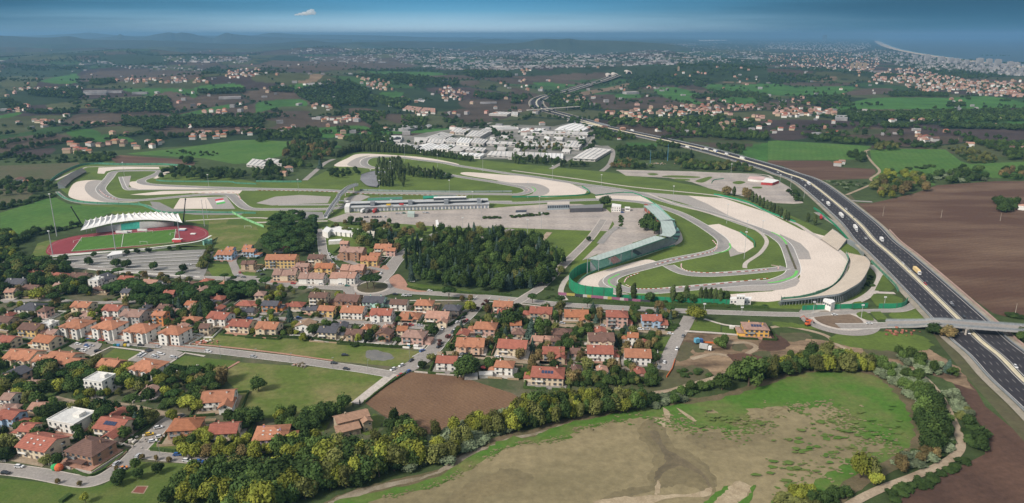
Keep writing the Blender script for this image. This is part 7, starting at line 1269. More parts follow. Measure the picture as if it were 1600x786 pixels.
for s, n, k, h in [('A0,410 180,400 340,430 350,470 200,490 0,500', 60, 'dark mid', (6, 9)), ('A0,560 330,490 340,500 0,590', 50, 'shrub dark', (5, 7)), ('A470,245 700,250 700,295 520,300', 50, 'dark mid', (7, 10)), ('A190,720 500,680 500,690 220,740 140,790 120,786', 36, 'shrub dark', (6, 8)), ('A0,745 60,740 70,786 0,800', 14, 'dark', (7, 9)), ('E-20,10 120,60 100,190 -20,200', 40, 'dark mid yellow', (6, 9)), ('A0,240 280,250 480,270 470,290 200,300 0,290', 80, 'dark shrub', (5, 8)), ('A1030,215 1340,235 1330,255 1020,240', 26, 'shrub dark', (4, 6)), ('A1110,275 1180,275 1180,305 1110,305', 8, 'dark', (8, 10)),
                   ('B0,110 380,90 400,150 230,155 0,150', 110, 'dark mid', (8, 12)), ('B500,80 570,80 570,100 500,100', 10, 'dark', (7, 9)), ('B520,150 830,120 850,200 620,195', 80, 'dark mid', (7, 11)), ('B650,110 830,85 1000,60 1000,75 830,105', 40, 'dark', (7, 9)), ('B1150,35 1270,45 1270,60 1150,60', 20, 'dark', (8, 10)), ('C0,65 40,60 40,90 0,100', 8, 'dark', (7, 9)), ('C0,175 350,185 350,225 0,215', 70, 'mid dark poplar autumn', (6, 9)), ('C0,255 260,275 500,320 300,320 0,300', 70, 'mid dark poplar', (6, 9)), ('C410,175 500,170 500,215 410,235', 30, 'dark', (7, 10)), ('C500,80 660,90 760,150 640,160 500,150', 60, 'dark mid', (7, 10)),
                   ('C640,200 880,205 880,225 640,220', 40, 'dark', (6, 8)), ('C650,240 1110,250 1110,278 660,275', 110, 'cypress dark', (7, 9)), ('C580,270 760,300 900,330 600,330', 50, 'dark mid autumn', (6, 9)), ('C1000,290 1420,310 1500,350 1050,335', 90, 'dark mid olive', (6, 9)), ('C870,90 1330,95 1500,110 1572,130 1572,160 1300,150 1040,140', 160, 'dark mid', (8, 12)), ('C1250,190 1420,190 1420,240 1280,225', 40, 'dark', (6, 8)), ('C870,150 1040,155 1200,205 1180,225 900,190', 40, 'dark mid', (6, 9)),
                   ('D190,130 620,165 620,188 300,165', 70, 'dark mid', (7, 10)), ('D650,180 800,188 800,222 660,220', 26, 'dark olive', (8, 11)), ('D800,160 1040,190 1060,210 900,205', 30, 'dark', (7, 9)), ('D1100,205 1220,190 1410,270 1400,300 1230,300', 130, 'olive shrub', (5, 7)), ('D1240,170 1600,180 1600,270 1480,280 1400,220', 110, 'dark mid', (7, 10)), ('D980,375 1130,350 1350,345 1360,405 1120,425 1030,420', 34, 'dark mid reed', (9, 13)), ('D1420,350 1572,345 1572,400 1430,400', 16, 'dark autumn', (8, 11)), ('D720,365 900,370 1020,430 980,470 880,490 700,520 630,470', 44, 'dark olive autumn yellow dark', (10, 14)), ('D840,320 1030,310 1020,330 850,335', 14, 'shrub', (6, 8)), ('D450,240 540,240 640,255 640,280 560,290', 16, 'dark', (8, 11)), ('D350,405 640,410 560,460 450,460', 30, 'shrub reed', (4, 6)), ('D1390,535 1530,545 1520,600 1420,600', 24, 'dark', (8, 10)), ('D600,600 760,790 740,790 600,620', 14, 'shrub', (3, 5)), ('D100,455 180,480 210,530 180,540', 20, 'shrub dark', (5, 7)),
                   ('H560,330 640,260 640,340 580,370', 12, 'shrub', (3, 5)), ('G300,360 320,440 200,420', 4, 'shrub', (3, 4)), ('G570,425 1340,445 1572,470 1572,480 1200,470 600,440', 50, 'shrub', (3, 4)), ('U1460,400 1600,400 1600,412 1460,412', 18, 'shrub', (4, 5)), ('C0,620 230,600 235,610 0,632', 30, 'shrub', (4, 5)), ('R540,270 570,330 560,450 545,440', 22, 'shrub', (3, 4)), ('G960,590 1000,580 1000,620 930,640', 8, 'shrub', (4, 6)), ('H1480,520 1572,530 1572,545 1480,535', 12, 'shrub', (5, 7)), ('H1480,640 1600,650 1600,700 1500,690', 16, 'mid dark', (6, 8)), ('G1260,700 1320,690 1320,730 1260,730', 5, 'mid', (5, 7)), ('K900,70 1060,60 1080,100 940,110', 12, 'shrub', (3, 5)), ('G180,345 200,345 260,370 190,362', 8, 'shrub', (3, 4)),
                   ('E1300,120 1290,110 1230,220 1220,240 1270,230', 26, 'mid olive', (5, 7)), ('C0,735 90,735 100,800 0,800', 16, 'dark', (5, 8)), ('B0,385 160,390 160,410 0,410', 20, 'shrub dark', (5, 6)), ('B60,330 150,330 150,370 60,370', 8, 'dark', (6, 9))]:
    wood(s, n, k, h, 'outside the circuit', True, 1.0, .42)
wood('V230,175 600,120 1400,100 1460,180 1300,250 800,262 560,225 300,215', 130, 'dark mid olive dark', (4, 8), 'among the factories', True, 1.0, .3)
for s, n, k, h in [('A780,30 1572,0 1700,0 1600,60 900,100', 320, 'dark', (8, 12)), ('N220,570 420,510 580,500 700,560 660,640 500,650 300,610', 520, 'dark', (9, 13)), ('N600,460 900,460 1240,500 1240,530 900,530 700,510', 420, 'dark', (9, 13)), ('N1280,440 1572,450 1572,480 1300,480', 200, 'dark', (10, 14)), ('O1040,400 1400,370 1572,400 1572,440 1240,470 1000,450', 600, 'dark', (10, 14)), ('O700,480 900,460 1220,490 1180,540 900,520 720,560', 300, 'dark', (9, 12)), ('O560,735 720,745 800,745 1300,720 1300,786 600,786', 200, 'dark mid', (8, 12)), ('O1100,600 1300,590 1280,600 1150,610', 60, 'dark', (8, 12)), ('O1200,560 1560,580 1572,600 1300,600', 120, 'dark', (8, 12)), ('O220,580 420,590 520,660 400,680 240,660', 160, 'dark mid', (8, 11)), ('O0,590 100,600 60,640 0,640', 60, 'dark', (8, 11)),
                   ('Q0,450 300,470 500,510 400,500 100,520 0,510', 140, 'dark', (9, 12)), ('Q700,370 1240,440 1500,470 1240,490 900,430', 500, 'dark', (9, 12)), ('Q750,575 1100,580 1100,600 750,595', 160, 'dark', (9, 12)), ('Q1100,640 1210,640 1200,665 1100,665', 40, 'dark', (9, 12)), ('Q640,700 1572,680 1572,720 1200,740 700,740', 420, 'dark', (9, 12)), ('Q380,590 500,590 500,660 200,650 250,600', 160, 'dark', (8, 11)), ('Q430,690 640,700 660,750 500,740', 120, 'dark', (8, 11)), ('Q560,340 700,310 900,370 700,380', 240, 'dark', (9, 12)), ('M550,500 700,490 720,520 560,530', 120, 'dark', (9, 12)), ('M160,560 500,540 520,600 400,610 160,590', 220, 'dark', (9, 12)), ('M830,460 1240,470 1240,440 1340,410 1370,440 1250,480', 160, 'dark', (9, 12)), ('M560,630 1040,600 1060,690 700,700', 360, 'dark mid', (8, 12)), ('M0,400 500,410 520,430 200,440 0,420', 200, 'dark', (9, 13)), ('M750,730 1572,740 1572,786 760,786', 380, 'dark', (9, 12)), ('M1200,560 1500,550 1500,575 1240,580', 120, 'dark', (9, 12)), ('M0,620 60,620 200,690 60,670', 60, 'dark', (9, 12)), ('M160,690 480,680 480,700 200,705', 80, 'dark', (8, 11)), ('N80,540 230,545 230,570 90,565', 80, 'dark', (8, 11)), ('N260,600 700,640 760,660 400,650', 160, 'dark', (8, 11)), ('N700,590 960,620 900,680 760,640', 180, 'dark mid', (8, 11)), ('N1340,570 1560,590 1500,620 1340,600', 120, 'dark', (8, 11)), ('D660,-10 1000,-5 1572,20 1572,50 1000,40 680,30', 220, 'dark mid', (9, 12)), ('D1060,60 1572,80 1572,98 1060,80', 120, 'dark', (8, 11)), ('D560,60 620,50 660,75 600,85', 14, 'dark', (10, 12)), ('D700,60 860,70 860,82 700,78', 50, 'dark', (8, 10)), ('O1440,560 1572,600 1572,640 1500,620', 60, 'dark', (8, 11)), ('N0,420 160,430 180,460 0,455', 60, 'dark', (8, 11)), ('N640,700 800,690 800,740 640,740', 60, 'mid dark', (8, 10)), ('N900,720 1060,730 1040,780 900,780', 60, 'dark mid', (8, 10))]:
    wood(s, n, k, h, 'far', False, 1.0, .35)
for x_, y_ in zip(HX, HY):                  # hedge trees along field edges
    if R.random() < .14: add_tree(float(x_), float(y_), float(HT(x_, y_)), 'dark', R.uniform(6, 11), R.uniform(7, 11), 'far')
rn = np.random.RandomState(5); xs = rn.uniform(-4200, 4800, 60000); ys = rn.uniform(1500, 7500, 60000); ms = np.sin(xs / 190 + 2 * np.sin(ys / 310)) * np.sin(ys / 240 + 1.5 * np.sin(xs / 420)) + rn.normal(0, .12, 60000)
ok_ = (ms > .62) & (np.abs(xs / ys) < .78)
for s_ in [f[1] for f in FAR if f[0] in (FG, FB, FT, FP)]:
    p = [GH(a, b)[:2] for a, b in PX(s_)]; ok_ &= ~inside(p, xs, ys)
fx_, fy_ = xs[ok_][:5500], ys[ok_][:5500]; fz_ = HT(fx_, fy_)
for a, b, c in zip(fx_, fy_, fz_): add_tree(float(a), float(b), float(c), 'dark', R.uniform(7, 12), R.uniform(8, 12), 'far')
# nearest trees as individuals, the others as woodland stuff
TREES.sort(key=lambda t: t[0]); cnt = {}; rest = {}; nsolo = 0
for (d, x, y, z, k, h, w_, lb) in TREES:
    lf, fn, sz, nm, tx = KINDS[k]; isb = k in ('reed', 'shrub', 'yshrub'); key = 'bush' if isb else 'tree'
    if lb != 'far' and cnt.get(key, 0) < (120 if isb else 300):
        cnt[key] = cnt.get(key, 0) + 1; t = empty(nm, (x, y, z), R.uniform(0, 6.28)); me = R.choice(SP[k]); o = obj('crown', me, t); o.scale = (w_ * R.uniform(.85, 1.2), w_ * R.uniform(.85, 1.2), h)
        if k in ('poplar', 'cypress'): o.scale = (w_ * (1 if w_ < h else .9),) * 2 + (h,)
        if not isb: o = obj('trunk', TR['hi'] if k == 'pine' else TR['lo'], t); o.scale = (h, h, h)
        else: o = obj('stem', TR['lo'], t); o.scale = (h * .5, h * .5, h)
        if d == -1: lab(t, lb, 'bush' if isb else 'tree')
        else: lab(t, tx + ' ' + lb, 'bush' if isb else 'tree', share=True)
    else: rest.setdefault(k, []).append((x, y, z, h, w_))
LOWSP = {}
def low_crown(k):
    lf, fn, sz, nm, tx = KINDS[k]; lb_ = fn(99); return crown_mesh(nm + '_small_crown', lb_, 130, sz * 1.9, LEAF[lf], 77, core=.85)
ng_cache = {}
def scatter(name, src_me, pts, lb):
    src = bpy.data.objects.new(name + '_crown_shape', src_me)      # never linked: only its shape is used
    me = bpy.data.meshes.new(name); me.from_pydata([(p[0], p[1], p[2]) for p in pts], [], []); 
    a = me.attributes.new('size', 'FLOAT_VECTOR', 'POINT'); a.data.foreach_set('vector', [v for p in pts for v in (p[4], p[4], p[3])]); b = me.attributes.new('turn', 'FLOAT', 'POINT'); b.data.foreach_set('value', [R.uniform(0, 6.28) for _ in pts])
    o = obj(name, me); g = bpy.data.node_groups.new(name, 'GeometryNodeTree'); g.interface.new_socket('Geometry', in_out='INPUT', socket_type='NodeSocketGeometry'); g.interface.new_socket('Geometry', in_out='OUTPUT', socket_type='NodeSocketGeometry')
    gi, go = g.nodes.new('NodeGroupInput'), g.nodes.new('NodeGroupOutput'); ip = g.nodes.new('GeometryNodeInstanceOnPoints'); oi = g.nodes.new('GeometryNodeObjectInfo'); oi.inputs[0].default_value = src
    na = g.nodes.new('GeometryNodeInputNamedAttribute'); na.data_type = 'FLOAT_VECTOR'; na.inputs[0].default_value = 'size'; nb = g.nodes.new('GeometryNodeInputNamedAttribute'); nb.data_type = 'FLOAT'; nb.inputs[0].default_value = 'turn'; cx = g.nodes.new('ShaderNodeCombineXYZ')
    mp_ = g.nodes.new('GeometryNodeMeshToPoints'); g.links.new(gi.outputs[0], mp_.inputs[0]); g.links.new(mp_.outputs[0], ip.inputs['Points']); g.links.new(oi.outputs['Geometry'], ip.inputs['Instance']); g.links.new(na.outputs[0], ip.inputs['Scale']); g.links.new(nb.outputs[0], cx.inputs[2]); g.links.new(cx.outputs[0], ip.inputs['Rotation']); g.links.new(ip.outputs[0], go.inputs[0])
    md = o.modifiers.new('scatter', 'NODES'); md.node_group = g; tag(o, lb, 'trees', kind='stuff')
for k, pts in rest.items():
    nearp = [p for p in pts if math.hypot(p[0], p[1]) < 1700]; farp = [p for p in pts if math.hypot(p[0], p[1]) >= 1700]
    if nearp: scatter('woodland', SP[k][0], nearp, 'many more %ss in woods, hedges and gardens' % KINDS[k][4])
    if farp: scatter('far_woodland', low_crown(k), farp, 'far off woods and hedges of %ss' % KINDS[k][4])
print('TREES', len(TREES), cnt, 'far houses', len(FARH), nind)

# plot boundaries: a low wall or a hedge round each garden
for (t, x, y, rr, a, b) in PLOTS:
    cs, sn = math.cos(rr), math.sin(rr); W_ = lambda u, v: (x + u * cs - v * sn, y + u * sn + v * cs)
    c4 = [(-a / 2, -b / 2), (a / 2, -b / 2), (a / 2, b / 2), (-a / 2, b / 2)]; hd_ = R.random() < .55; mb = MB(); H_ = R.uniform(1.0, 1.6); M_ = LEAF['dark'] if hd_ else R.choice([CONC, mat('tan_garden_wall', (.40, .30, .2)), wallm('white')])
    for i in range(4):
        p, q = c4[i], c4[(i + 1) % 4]; n = max(2, int(math.dist(p, q) / 3)); rz = math.atan2(q[1] - p[1], q[0] - p[0])
        for k in range(n):
            u, v = p[0] + (q[0] - p[0]) * (k + .5) / n, p[1] + (q[1] - p[1]) * (k + .5) / n; w2 = W_(u, v)
            ok1 = all((r_[0][:, 0] - w2[0]) .__pow__(2).__add__((r_[0][:, 1] - w2[1]) ** 2).min() > (r_[1] + 1.2) ** 2 for r_ in ROADS) and not any((h_[0] - w2[0]) ** 2 + (h_[1] - w2[1]) ** 2 < (h_[2] * .9) ** 2 for h_ in HOUSES)
            if ok1 and not (i == 0 and k == n // 2): hh = H_ * (R.uniform(.8, 1.15) if hd_ else 1); mb.box((u, v, hh / 2), (math.dist(p, q) / n * 1.02, R.uniform(.8, 1.2) if hd_ else .25, hh), M_, rz)
    if len(mb.f) < 12: continue
    o = mb.build('garden_hedge' if hd_ else 'garden_wall'); o.location = (x, y, 0); o.rotation_euler = (0, 0, rr); lab(o, 'BOUND', 'hedge' if hd_ else 'wall'); o['_of'] = t.name
# ================================================================== garden walls, hedges and small things
def hedge(s, h, w_, lb, m=LEAF['dark']):
    p = catmull(GP(s), False, 3); c = p[0]; mb = MB(); q = [(a[0] - c[0], a[1] - c[1]) for a in p]; rd = random.Random(len(s))
    for i in range(len(q) - 1):
        a, b = q[i], q[i + 1]; l = math.dist(a, b); n = max(1, int(l / 1.2)); rz = math.atan2(b[1] - a[1], b[0] - a[0])
        for k in range(n): t = (k + .5) / n; hh = h * rd.uniform(.85, 1.1); mb.box((a[0] + (b[0] - a[0]) * t, a[1] + (b[1] - a[1]) * t, hh / 2), (l / n * 1.1, w_ * rd.uniform(.8, 1.2), hh), m, rz + rd.uniform(-.1, .1))
    o = mb.build('hedge'); o.location = (c[0], c[1], 0); lab(o, lb, 'hedge')
hedge('F930,350 1000,368 1130,376 1330,392 1560,400', 2, 1.4, 'long clipped hedge in front of the park'); hedge('F990,575 1100,585 1180,590 1230,560 1290,515', 2, 1.5, 'clipped hedge round the salmon roofed corner garden'); hedge('I400,610 470,640 540,620 640,550 690,500', 1, 1, 'low hedge along the bottom garden wall'); hedge('I200,210 270,215 330,180 370,110', 1.5, 1.2, 'hedge round the small left lawn')
hedge('I820,500 1000,515 1080,520', 1.6, 1.2, 'hedge at the corner of the street junction'); hedge('E1110,690 1240,630', 1.2, .8, 'hedge between the last villa and the meadow'); hedge('F0,655 300,665 500,690 840,720 1000,715', 1.8, 1.2, 'dark hedge along the upper edge of the rough meadow'); hedge('G570,440 900,460 1300,470 1572,480', 2, 1.5, 'long dark hedge beside the main road below the hairpin'); hedge('I1391,355 1300,370 1270,390', 1.5, 1.2, 'dark hedge at the meadow corner'); hedge('J330,770 0,0', .1, .1, 'x') if 0 else None
hedge('J590,242 700,155 820,80', 1.2, 1.0, 'low hedge along the ploughed field lane'); hedge('P372,700 352,786', .1, .1, 'x') if 0 else None
hedge('I330,785 385,745', 1.4, 2, 'short dark hedge on the bottom meadow')
def gwall(s, h, m, lb): p = GP(s); c = p[0]; o = wall_along('garden_wall', [(a[0] - c[0], a[1] - c[1]) for a in p], h, m, .3); o.location = (*c, 0); lab(o, lb, 'wall')
gwall('Z90,460 400,485 760,510 1130,555 1572,600', .9, mat('terracotta_wall', (.42, .22, .16)), 'low terracotta wall along the street of the orange villas'); gwall('Z1310,525 1530,395', 1.2, CONC, 'pale wall right of the last orange villa'); gwall('I390,605 520,625 600,590 690,510', .8, mat('tan_garden_wall', (.40, .30, .2)), 'curved tan garden wall beside the bottom street'); gwall('J860,75 960,85 1110,98', 1, CONC, 'pale wall behind the ploughed field'); gwall('I720,245 800,200', 1.2, CONC, 'short pale wall between the left gardens'); gwall('I1391,0 1300,18', .5, CONC, 'low kerb wall at the meadow path') if 0 else None
gwall('K300,100 340,30 480,50 700,70', 1.6, mat('grey_stone_wall', (.36, .32, .28)), 'grey retaining wall behind the solar panel house'); gwall('E540,240 800,262 1230,290', .8, WHITEP, 'long white low wall between car park and main road'); gwall('K840,105 870,60 885,10', 1.2, mat('orange_netting', (.65, .16, .05)), 'orange safety netting at the end of the street'); gwall('G1165,690 1240,695 1310,710', 1.2, mat('orange_netting', (.65, .16, .05)), 'orange safety netting on the bare plot')
for i in range(5):
    a = G(*PX('Z%d,560' % (470 + i * 42))[0]); mb = MB(); cc = [('green', (.03, .15, .1)), ('blue', (.05, .25, .5)), ('grey', (.3, .3, .3)), ('yellow', (.6, .45, .05)), ('white', (.6, .6, .6))][i]; M_ = mat(cc[0] + '_bin', cc[1])
    mb.box((0, 0, .75), (1.7, 1.3, 1.2), M_); mb.box((0, .05, 1.42), (1.8, 1.4, .14), M_); [mb.beam((u, v - .05, .12), (u, v + .05, .12), .12, TYRE, 6) for u in (-.7, .7) for v in (-.5, .5)]
    o = mb.build('waste_bin'); o.location = (a[0], a[1], .2); lab(o, cc[0] + ' waste container in the row beside the square lawn', 'bin')
for s, cx_, lb in [('I305,603', (.05, .35, .12), 'green round play dome beside the street bend'), ('I322,606', (.60, .14, .06), 'orange round play ball beside the green dome'), ('Y822,598', (.55, .12, .12), 'red garden parasol by the white house')]:
    a = G(*PX(s)[0]); mb = MB(); n = 12; M_ = mat(lb[:6].strip().replace(' ', '_') + '_cloth', cx_)
    for k in range(n):
        for (r0, z0, r1, z1) in ((2.1, 1.2, 1.8, 2.2), (1.8, 2.2, .9, 2.9), (.9, 2.9, .02, 3.1)) if 'parasol' not in lb else ((2, 2.1, .9, 2.7), (.9, 2.7, .02, 3)):
            c0, s0, c1, s1 = math.cos(2 * math.pi * k / n), math.sin(2 * math.pi * k / n), math.cos(2 * math.pi * (k + 1) / n), math.sin(2 * math.pi * (k + 1) / n); mb.face([(r0 * c0, r0 * s0, z0), (r0 * c1, r0 * s1, z0), (r1 * c1, r1 * s1, z1), (r1 * c0, r1 * s0, z1)], M_)
        if 'parasol' not in lb: mb.face([(1.8 * c0, 1.8 * s0, .15), (1.8 * c1, 1.8 * s1, .15), (2.1 * c1, 2.1 * s1, 1.2), (2.1 * c0, 2.1 * s0, 1.2)], M_)
    if 'parasol' in lb: mb.beam((0, 0, 0), (0, 0, 2.9), .05, STEEL, 6)
    o = mb.build('parasol' if 'parasol' in lb else 'play_dome'); o.location = (a[0], a[1], .2); lab(o, lb, 'parasol' if 'parasol' in lb else 'playground toy')
a = GP('I715,730 745,695 803,695 780,735'); sheet('play_sand', a, mat('red_play_surface', (.22, .08, .06)), False); ribbon('play_border', a + [a[0]], .8, PATHM, reg=False, n=1)
# heaps, small sheds and boards
def heap(s, n, r_, cols, lb, nm='rubble_heap', cat='heap'):
    a = G(*PX(s)[0]); mb = MB(); rd = random.Random(len(lb))
    for k in range(n): q = rd.uniform(.4, 1.3); mb.box((rd.gauss(0, r_), rd.gauss(0, r_ * .6), q * .4 + .2), (q * rd.uniform(1, 2.4), q, q * rd.uniform(.5, 1)), mat(*cols[k % len(cols)]), rd.uniform(0, 3.1))
    o = mb.build(nm); o.location = (*a, .1); lab(o, lb, cat)
BR_, PS_, ST_ = ('brick_stack', (.42, .17, .12)), ('pale_stack', (.62, .58, .52)), ('grey_rubble', (.32, .29, .26))
heap('E1255,690', 26, 4, [BR_, PS_], 'stacked red and pale building bricks on the rough meadow'); heap('I1020,72', 26, 4, [PS_, ST_], 'heap of pale stones beside the square lawn'); heap('J240,42', 60, 1.6, [ST_, ('brush_heap', (.11, .09, .05))], 'brown brushwood heap at the meadow street'); heap('I745,455', 24, 4.5, [ST_, PS_], 'scattered rubble beside the side street'); heap('H800,630', 30, 6, [BR_, ('red_soil', (.24, .10, .07))], 'reddish rubble heap below the bridge approach', ); heap('C900,300', 34, 9, [('sand_heap', (.42, .30, .21)), ST_], 'sandy heaps of the building yard behind the kart track'); heap('J210,38', 4, 1.2, [('pink_box', (.55, .3, .24))], 'small pinkish hut beside the brushwood heap', 'meadow_hut', 'hut')
def shed(s, d_, wc, rc, lb, cat='shed'):
    a = G(*PX(s)[0]); t = empty('small_shed', (*a, 0), R.uniform(-.3, .1)); mb = MB(); mb.box((0, 0, d_[2] / 2), d_, mat(*wc)); mb.build('wall', t); mb = MB(); gable(mb, 0, 0, d_[0], d_[1], d_[2], .5, mat(*rc), 'x', .2, None, .12); mb.build('roof', t); lab(t, lb, cat)
GW, GR_, DG = ('shed_white', (.6, .58, .54)), ('shed_grey_roof', (.4, .4, .4)), ('shed_dark', (.12, .12, .12))
shed('F302,665', (4, 4, 2.4), DG, GW, 'dark shed with a white roof below the tan gable'); shed('F640,690', (6, 5, 2.2), GW, GW, 'white canopy behind the brown roofed house'); shed('F985,722', (3, 3, 2), GR_, GW, 'grey container at the street corner', 'container'); shed('F938,718', (1.6, 1.6, 2.4), ('toilet_blue', (.05, .35, .6)), GW, 'blue portable toilet at the edge of the meadow', 'toilet'); shed('Y700,670', (8, 5, 2.4), GW, GR_, 'grey roofed lean-to behind the big oak'); shed('Y840,655', (8, 5, 2.4), GW, GW, 'white roofed shed below the orange hip roof'); shed('I115,150', (6, 5, 2.4), GW, GW, 'small white roofed shed beside the left lawn'); shed('I600,395', (8, 5, 2.5), GW, GR_, 'low grey garage before the solar panel roof', 'garage'); shed('C660,150', (9, 5, 3), GW, ('shed_red', (.4, .12, .08)), 'red roofed shed beside the motorway'); shed('G1350,602', (3.4, 2.4, 2), GW, GW, 'small white pavilion on the lawn left of the yellow villa', 'pavilion')
bd = random.Random(9)
for k in range(22):
    u = k / 21; a = G(*PX('G%f,%f' % (300 + u * 530, 402 + u * 48))[0]); mb = MB(); c_ = bd.choice([(.5, .48, .45), (.06, .06, .07), (.4, .35, .1), (.3, .12, .2), (.12, .2, .3)]); mb.box((0, 0, 1.9), (4.2, .15, 2.2), mat('board_%d' % int(sum(c_) * 100), c_)); mb.beam((-1.6, 0, 0), (-1.6, 0, 1), .08, STEEL, 4); mb.beam((1.6, 0, 0), (1.6, 0, 1), .08, STEEL, 4)
    o = mb.build('advertising_board'); o.location = (*a, 0); o.rotation_euler = (0, 0, -.25); lab(o, 'plain board along the road below the green screen', 'board', share=True)
# street lamps of the long street
for k in range(14):
    u = k / 13; a = G(*[(150, 534), (215, 545), (290, 552), (345, 558), (400, 563), (455, 570), (520, 577), (575, 581), (640, 560), (665, 536), (690, 512), (715, 492), (100, 716), (250, 712)][k]); t = empty('street_lamp', (*a, 0)); mb = MB(); mb.beam((0, 0, 0), (0, 0, 8), .11, STEEL, 5, .07); mb.build('pole', t); mb = MB(); mb.box((.5, 0, 8), (1.3, .3, .15), STEEL); mb.build('lamp_head', t); lab(t, 'thin grey street lamp in the town', 'street lamp', share=True)
# football goals
for s, rz in (('W945,395', 0), ('W890,500', 0), ('W255,485', .9), ('W1180,412', .9), ('A1522,695', 0)):
    a = G(*PX(s)[0]); mb = MB(); [mb.beam(p, q, .12, WHITEP, 5) for p, q in (((-3.6, 0, 0), (-3.6, 0, 2.4)), ((3.6, 0, 0), (3.6, 0, 2.4)), ((-3.6, 0, 2.4), (3.6, 0, 2.4)), ((-3.6, 0, 2.4), (-3.6, 2, 0)), ((3.6, 0, 2.4), (3.6, 2, 0)))]
    o = mb.build('football_goal'); o.location = (a[0], a[1], .3); o.rotation_euler = (0, 0, rz); lab(o, 'white football goal on the sports ground', 'goal')
# high jump mats, throwing cage, dugouts
for s, d_, cc, lb in [('W1262,370', (7, 5, 1.2), (.3, .38, .6), 'blue and white high jump mat on the red area'), ('W1365,408', (5, 3, .6), (.7, .7, .7), 'white jump mat on the red area'), ('W680,397', (12, 1.6, 2), (.7, .7, .7), 'white dugout left of the pitch centre'), ('W735,390', (9, 1.6, 1.5), (.7, .7, .7), 'middle white dugout at the pitch'), ('W878,378', (10, 1.6, 2), (.7, .7, .7), 'white dugout right of the pitch centre'), ('W1215,478', (9, 4, 2.4), (.62, .1, .1), 'red and white scaffold box at the pitch corner'), ('G920,545', (2, 2, 2), (.1, .4, .6), 'x')][:6]:
    a = G(*PX(s)[0]); mb = MB(); M_ = mat(lb.replace(' ', '_')[:18], cc); mb.box((0, 0, d_[2] / 2), d_, M_); mb.box((0, .1, d_[2] + .12), (d_[0] * 1.04, d_[1] * 1.1, .2), WHITEP); o = mb.build('sports_mat' if 'mat' in lb else 'dugout'); o.location = (a[0], a[1], .3); lab(o, lb, 'mat' if 'mat' in lb else 'shelter')
a = G(*PX('W1505,505')[0]); mb = MB(); n = 10
for k in range(n):
    c0, s0, c1, s1 = math.cos(2 * math.pi * k / n) * 4.5, math.sin(2 * math.pi * k / n) * 4.5, math.cos(2 * math.pi * (k + 1) / n) * 4.5, math.sin(2 * math.pi * (k + 1) / n) * 4.5
    mb.beam((c0, s0, 0), (c0 * 1.1, s0 * 1.1, 6), .12, STEEL, 5)
    if k != 7: mb.face([(c0, s0, .1), (c1, s1, .1), (c1, s1, 4.6), (c0, s0, 4.6 + (k % 2))], mat('pale_green_net', (.22, .45, .36)))
o = mb.build('throwing_cage'); o.location = (*a, 0); lab(o, 'pale green hammer throwing cage right of the running track', 'cage')
# painted flag on the runoff
f = GP('A1320,518 1370,510 1385,540 1332,550'); L0, R0 = f[0], f[1]
for i, (nm, c) in enumerate((('red', (.55, .04, .07)), ('white', (.7, .7, .7)), ('green', (.10, .42, .10)))):
    t0, t1 = i / 3, (i + 1) / 3; lp = lambda p, q, t: (p[0] + (q[0] - p[0]) * t, p[1] + (q[1] - p[1]) * t); sheet('painted_flag_stripe', [lp(f[0], f[3], t0), lp(f[1], f[2], t0), lp(f[1], f[2], t1), lp(f[0], f[3], t1)], mat(nm + '_flag_paint', c), False)
# the one bright cloud, far beyond the hills
def cloud():
    d = 26000; cx, cz = (503 - 800) / FPX * d, CAMZ + (54 - 25) * d / FPX; rd = random.Random(3); mb = MB(); s_ = d / FPX
    me = bpy.data.meshes.new('cloud'); bm = bmesh.new()
    for (u, v, rx, rz) in ((-10, 1.5, 5, 1.2), (-5, .8, 6, 1.8), (1, 0, 7, 2.4), (7, -1.5, 6, 3.6), (10, -3, 4.2, 3.4), (12, -1, 3.6, 3), (-14, 2, 3, .8)):
        r_ = bmesh.ops.create_icosphere(bm, subdivisions=3, radius=1)
        for q in r_['verts']: n_ = 1 + .16 * math.sin(q.co.x * 5 + u) * math.sin(q.co.z * 6 + v) + .08 * math.sin(q.co.y * 11 + u); q.co = Vector((q.co.x * rx * s_ * n_ + u * s_, q.co.y * rx * s_ * .7 * n_, q.co.z * rz * s_ * n_ - v * s_))
    bm.to_mesh(me); bm.free(); m = bpy.data.materials.new('cloud_vapour'); m.use_nodes = True; n = m.node_tree; n.nodes.remove(n.nodes['Principled BSDF']); pv = N(n, 'ShaderNodeVolumePrincipled'); pv.inputs['Color'].default_value = (.98, .98, .98, 1); pv.inputs['Density'].default_value = .012; pv.inputs['Anisotropy'].default_value = .2; L(n, pv.outputs[0], n.nodes['Material Output'].inputs['Volume']); me.materials.append(m)
    o = obj('cloud', me, None, (cx, math.sqrt(d * d - cx * cx), cz)); tag(o, kind='structure')
cloud()

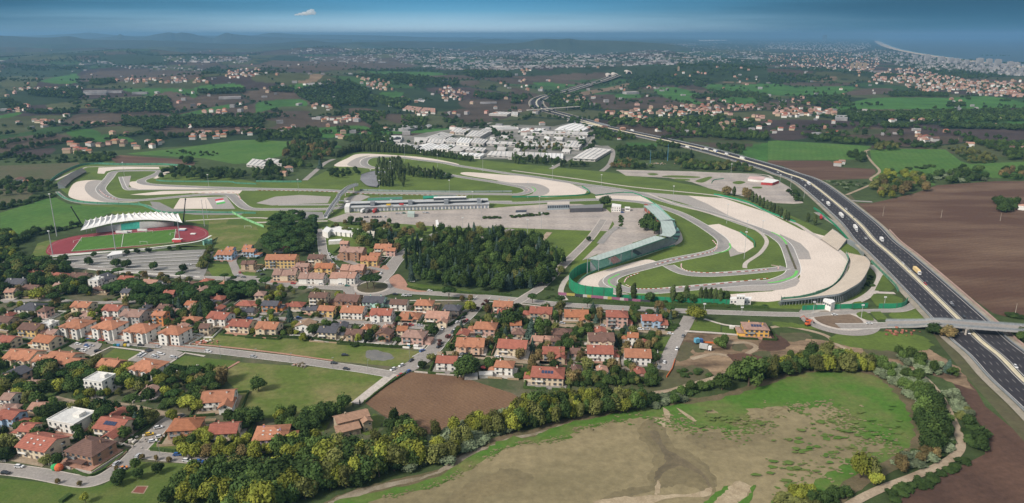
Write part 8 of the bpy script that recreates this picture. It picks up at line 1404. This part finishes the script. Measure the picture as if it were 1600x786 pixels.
# ================================================================== unique labels
ORD = ['leftmost', 'second from the left', 'third from the left', 'fourth from the left', 'fifth from the left', 'sixth from the left', 'seventh from the left', 'eighth from the left', 'ninth from the left', 'tenth from the left', 'eleventh from the left', 'twelfth from the left']
by = {}
for o, l, c, g, sh in LAB: by.setdefault(' '.join(l.split()[:15]), []).append((o, c, g, sh))
def binned(base, its):
    its = sorted(its, key=lambda i: topx(*i[0].location)[0]); n = len(its)
    if n <= 11: return [(base, its)]
    md = sorted(topx(*i[0].location)[1] for i in its)[n // 2]; o = {}
    for k, i in enumerate(its):
        o.setdefault((['left', 'middle', 'right'] if n < 70 else ['far left', 'left', 'middle', 'right', 'far right'])[k * (3 if n < 70 else 5) // n] + (' front' if topx(*i[0].location)[1] > md else ' back'), []).append(i)
    return [(base + ', ' + k, v) for k, v in o.items()]
nb_ = {}
for l, its in by.items():
    if len(its) > 12 or any(i[3] for i in its):
        for b_, v in binned(l, its): nb_.setdefault(b_, []).extend([(i[0], i[1], i[2] or l, False) for i in v])
    else: nb_[l] = its
by = nb_
for l, its in by.items():
    if len(its) > 1 and len(its) <= 12 and not any(i[3] for i in its):
        its.sort(key=lambda i: topx(*i[0].location)[0])
        if len(l.split()) + (2 if len(its) == 2 else 4 if len(its) > 2 else 0) > 16: l2 = l.split(); print('LONG', l)
        for k, (o, c, g, sh) in enumerate(its):
            nl = l.split(); suf = ORD[k] if k < len(its) - 1 else 'rightmost'; suf = ('left one' if k == 0 else 'right one') if len(its) == 2 else suf
            o['label'] = ' '.join(nl[:16 - len(suf.split())]) + ', ' + suf; o['category'] = c; o['group'] = g or ' '.join(l.split()[:8])
    else:
        for (o, c, g, sh) in its:
            o['label'] = l; o['category'] = c
            if len(its) > 1: o['group'] = l
            elif g: o['group'] = g
for o in list(bpy.data.objects):
    if '_of' in o.keys():
        l = bpy.data.objects[o['_of']]['label'].split(); o['label'] = ' '.join((['dark', 'hedge', 'round'] if o['category'] == 'hedge' else ['garden', 'wall', 'round']) + l)
        w16 = o['label'].replace(' house', ' one').replace(' with solar panels', '').split(); o['label'] = ' '.join(w16[:16]) if len(w16) <= 16 else ' '.join(w16[:7] + w16[-9:]); o['group'] = 'garden boundaries of the town'; del o['_of']
for o in [o for o in bpy.data.objects if o.name.startswith('house') and o.parent is None and o.type == 'EMPTY']: o['group'] = o.get('group', 'houses of the town')

# ================================================================== haze
hz = MB(); hz.box((0, 20000, 139), (180000, 64000, 296), BARK); o = hz.build('haze'); o.data.materials.clear()
m = bpy.data.materials.new('haze_air'); m.use_nodes = True; n = m.node_tree; n.nodes.remove(n.nodes['Principled BSDF']); pv = N(n, 'ShaderNodeVolumePrincipled')
pv.inputs['Color'].default_value = (.28, .56, .86, 1); pv.inputs['Density'].default_value = 7.4e-5; pv.inputs['Anisotropy'].default_value = 0.35; L(n, pv.outputs[0], n.nodes['Material Output'].inputs['Volume'])
o.data.materials.append(m); tag(o, kind='stuff')
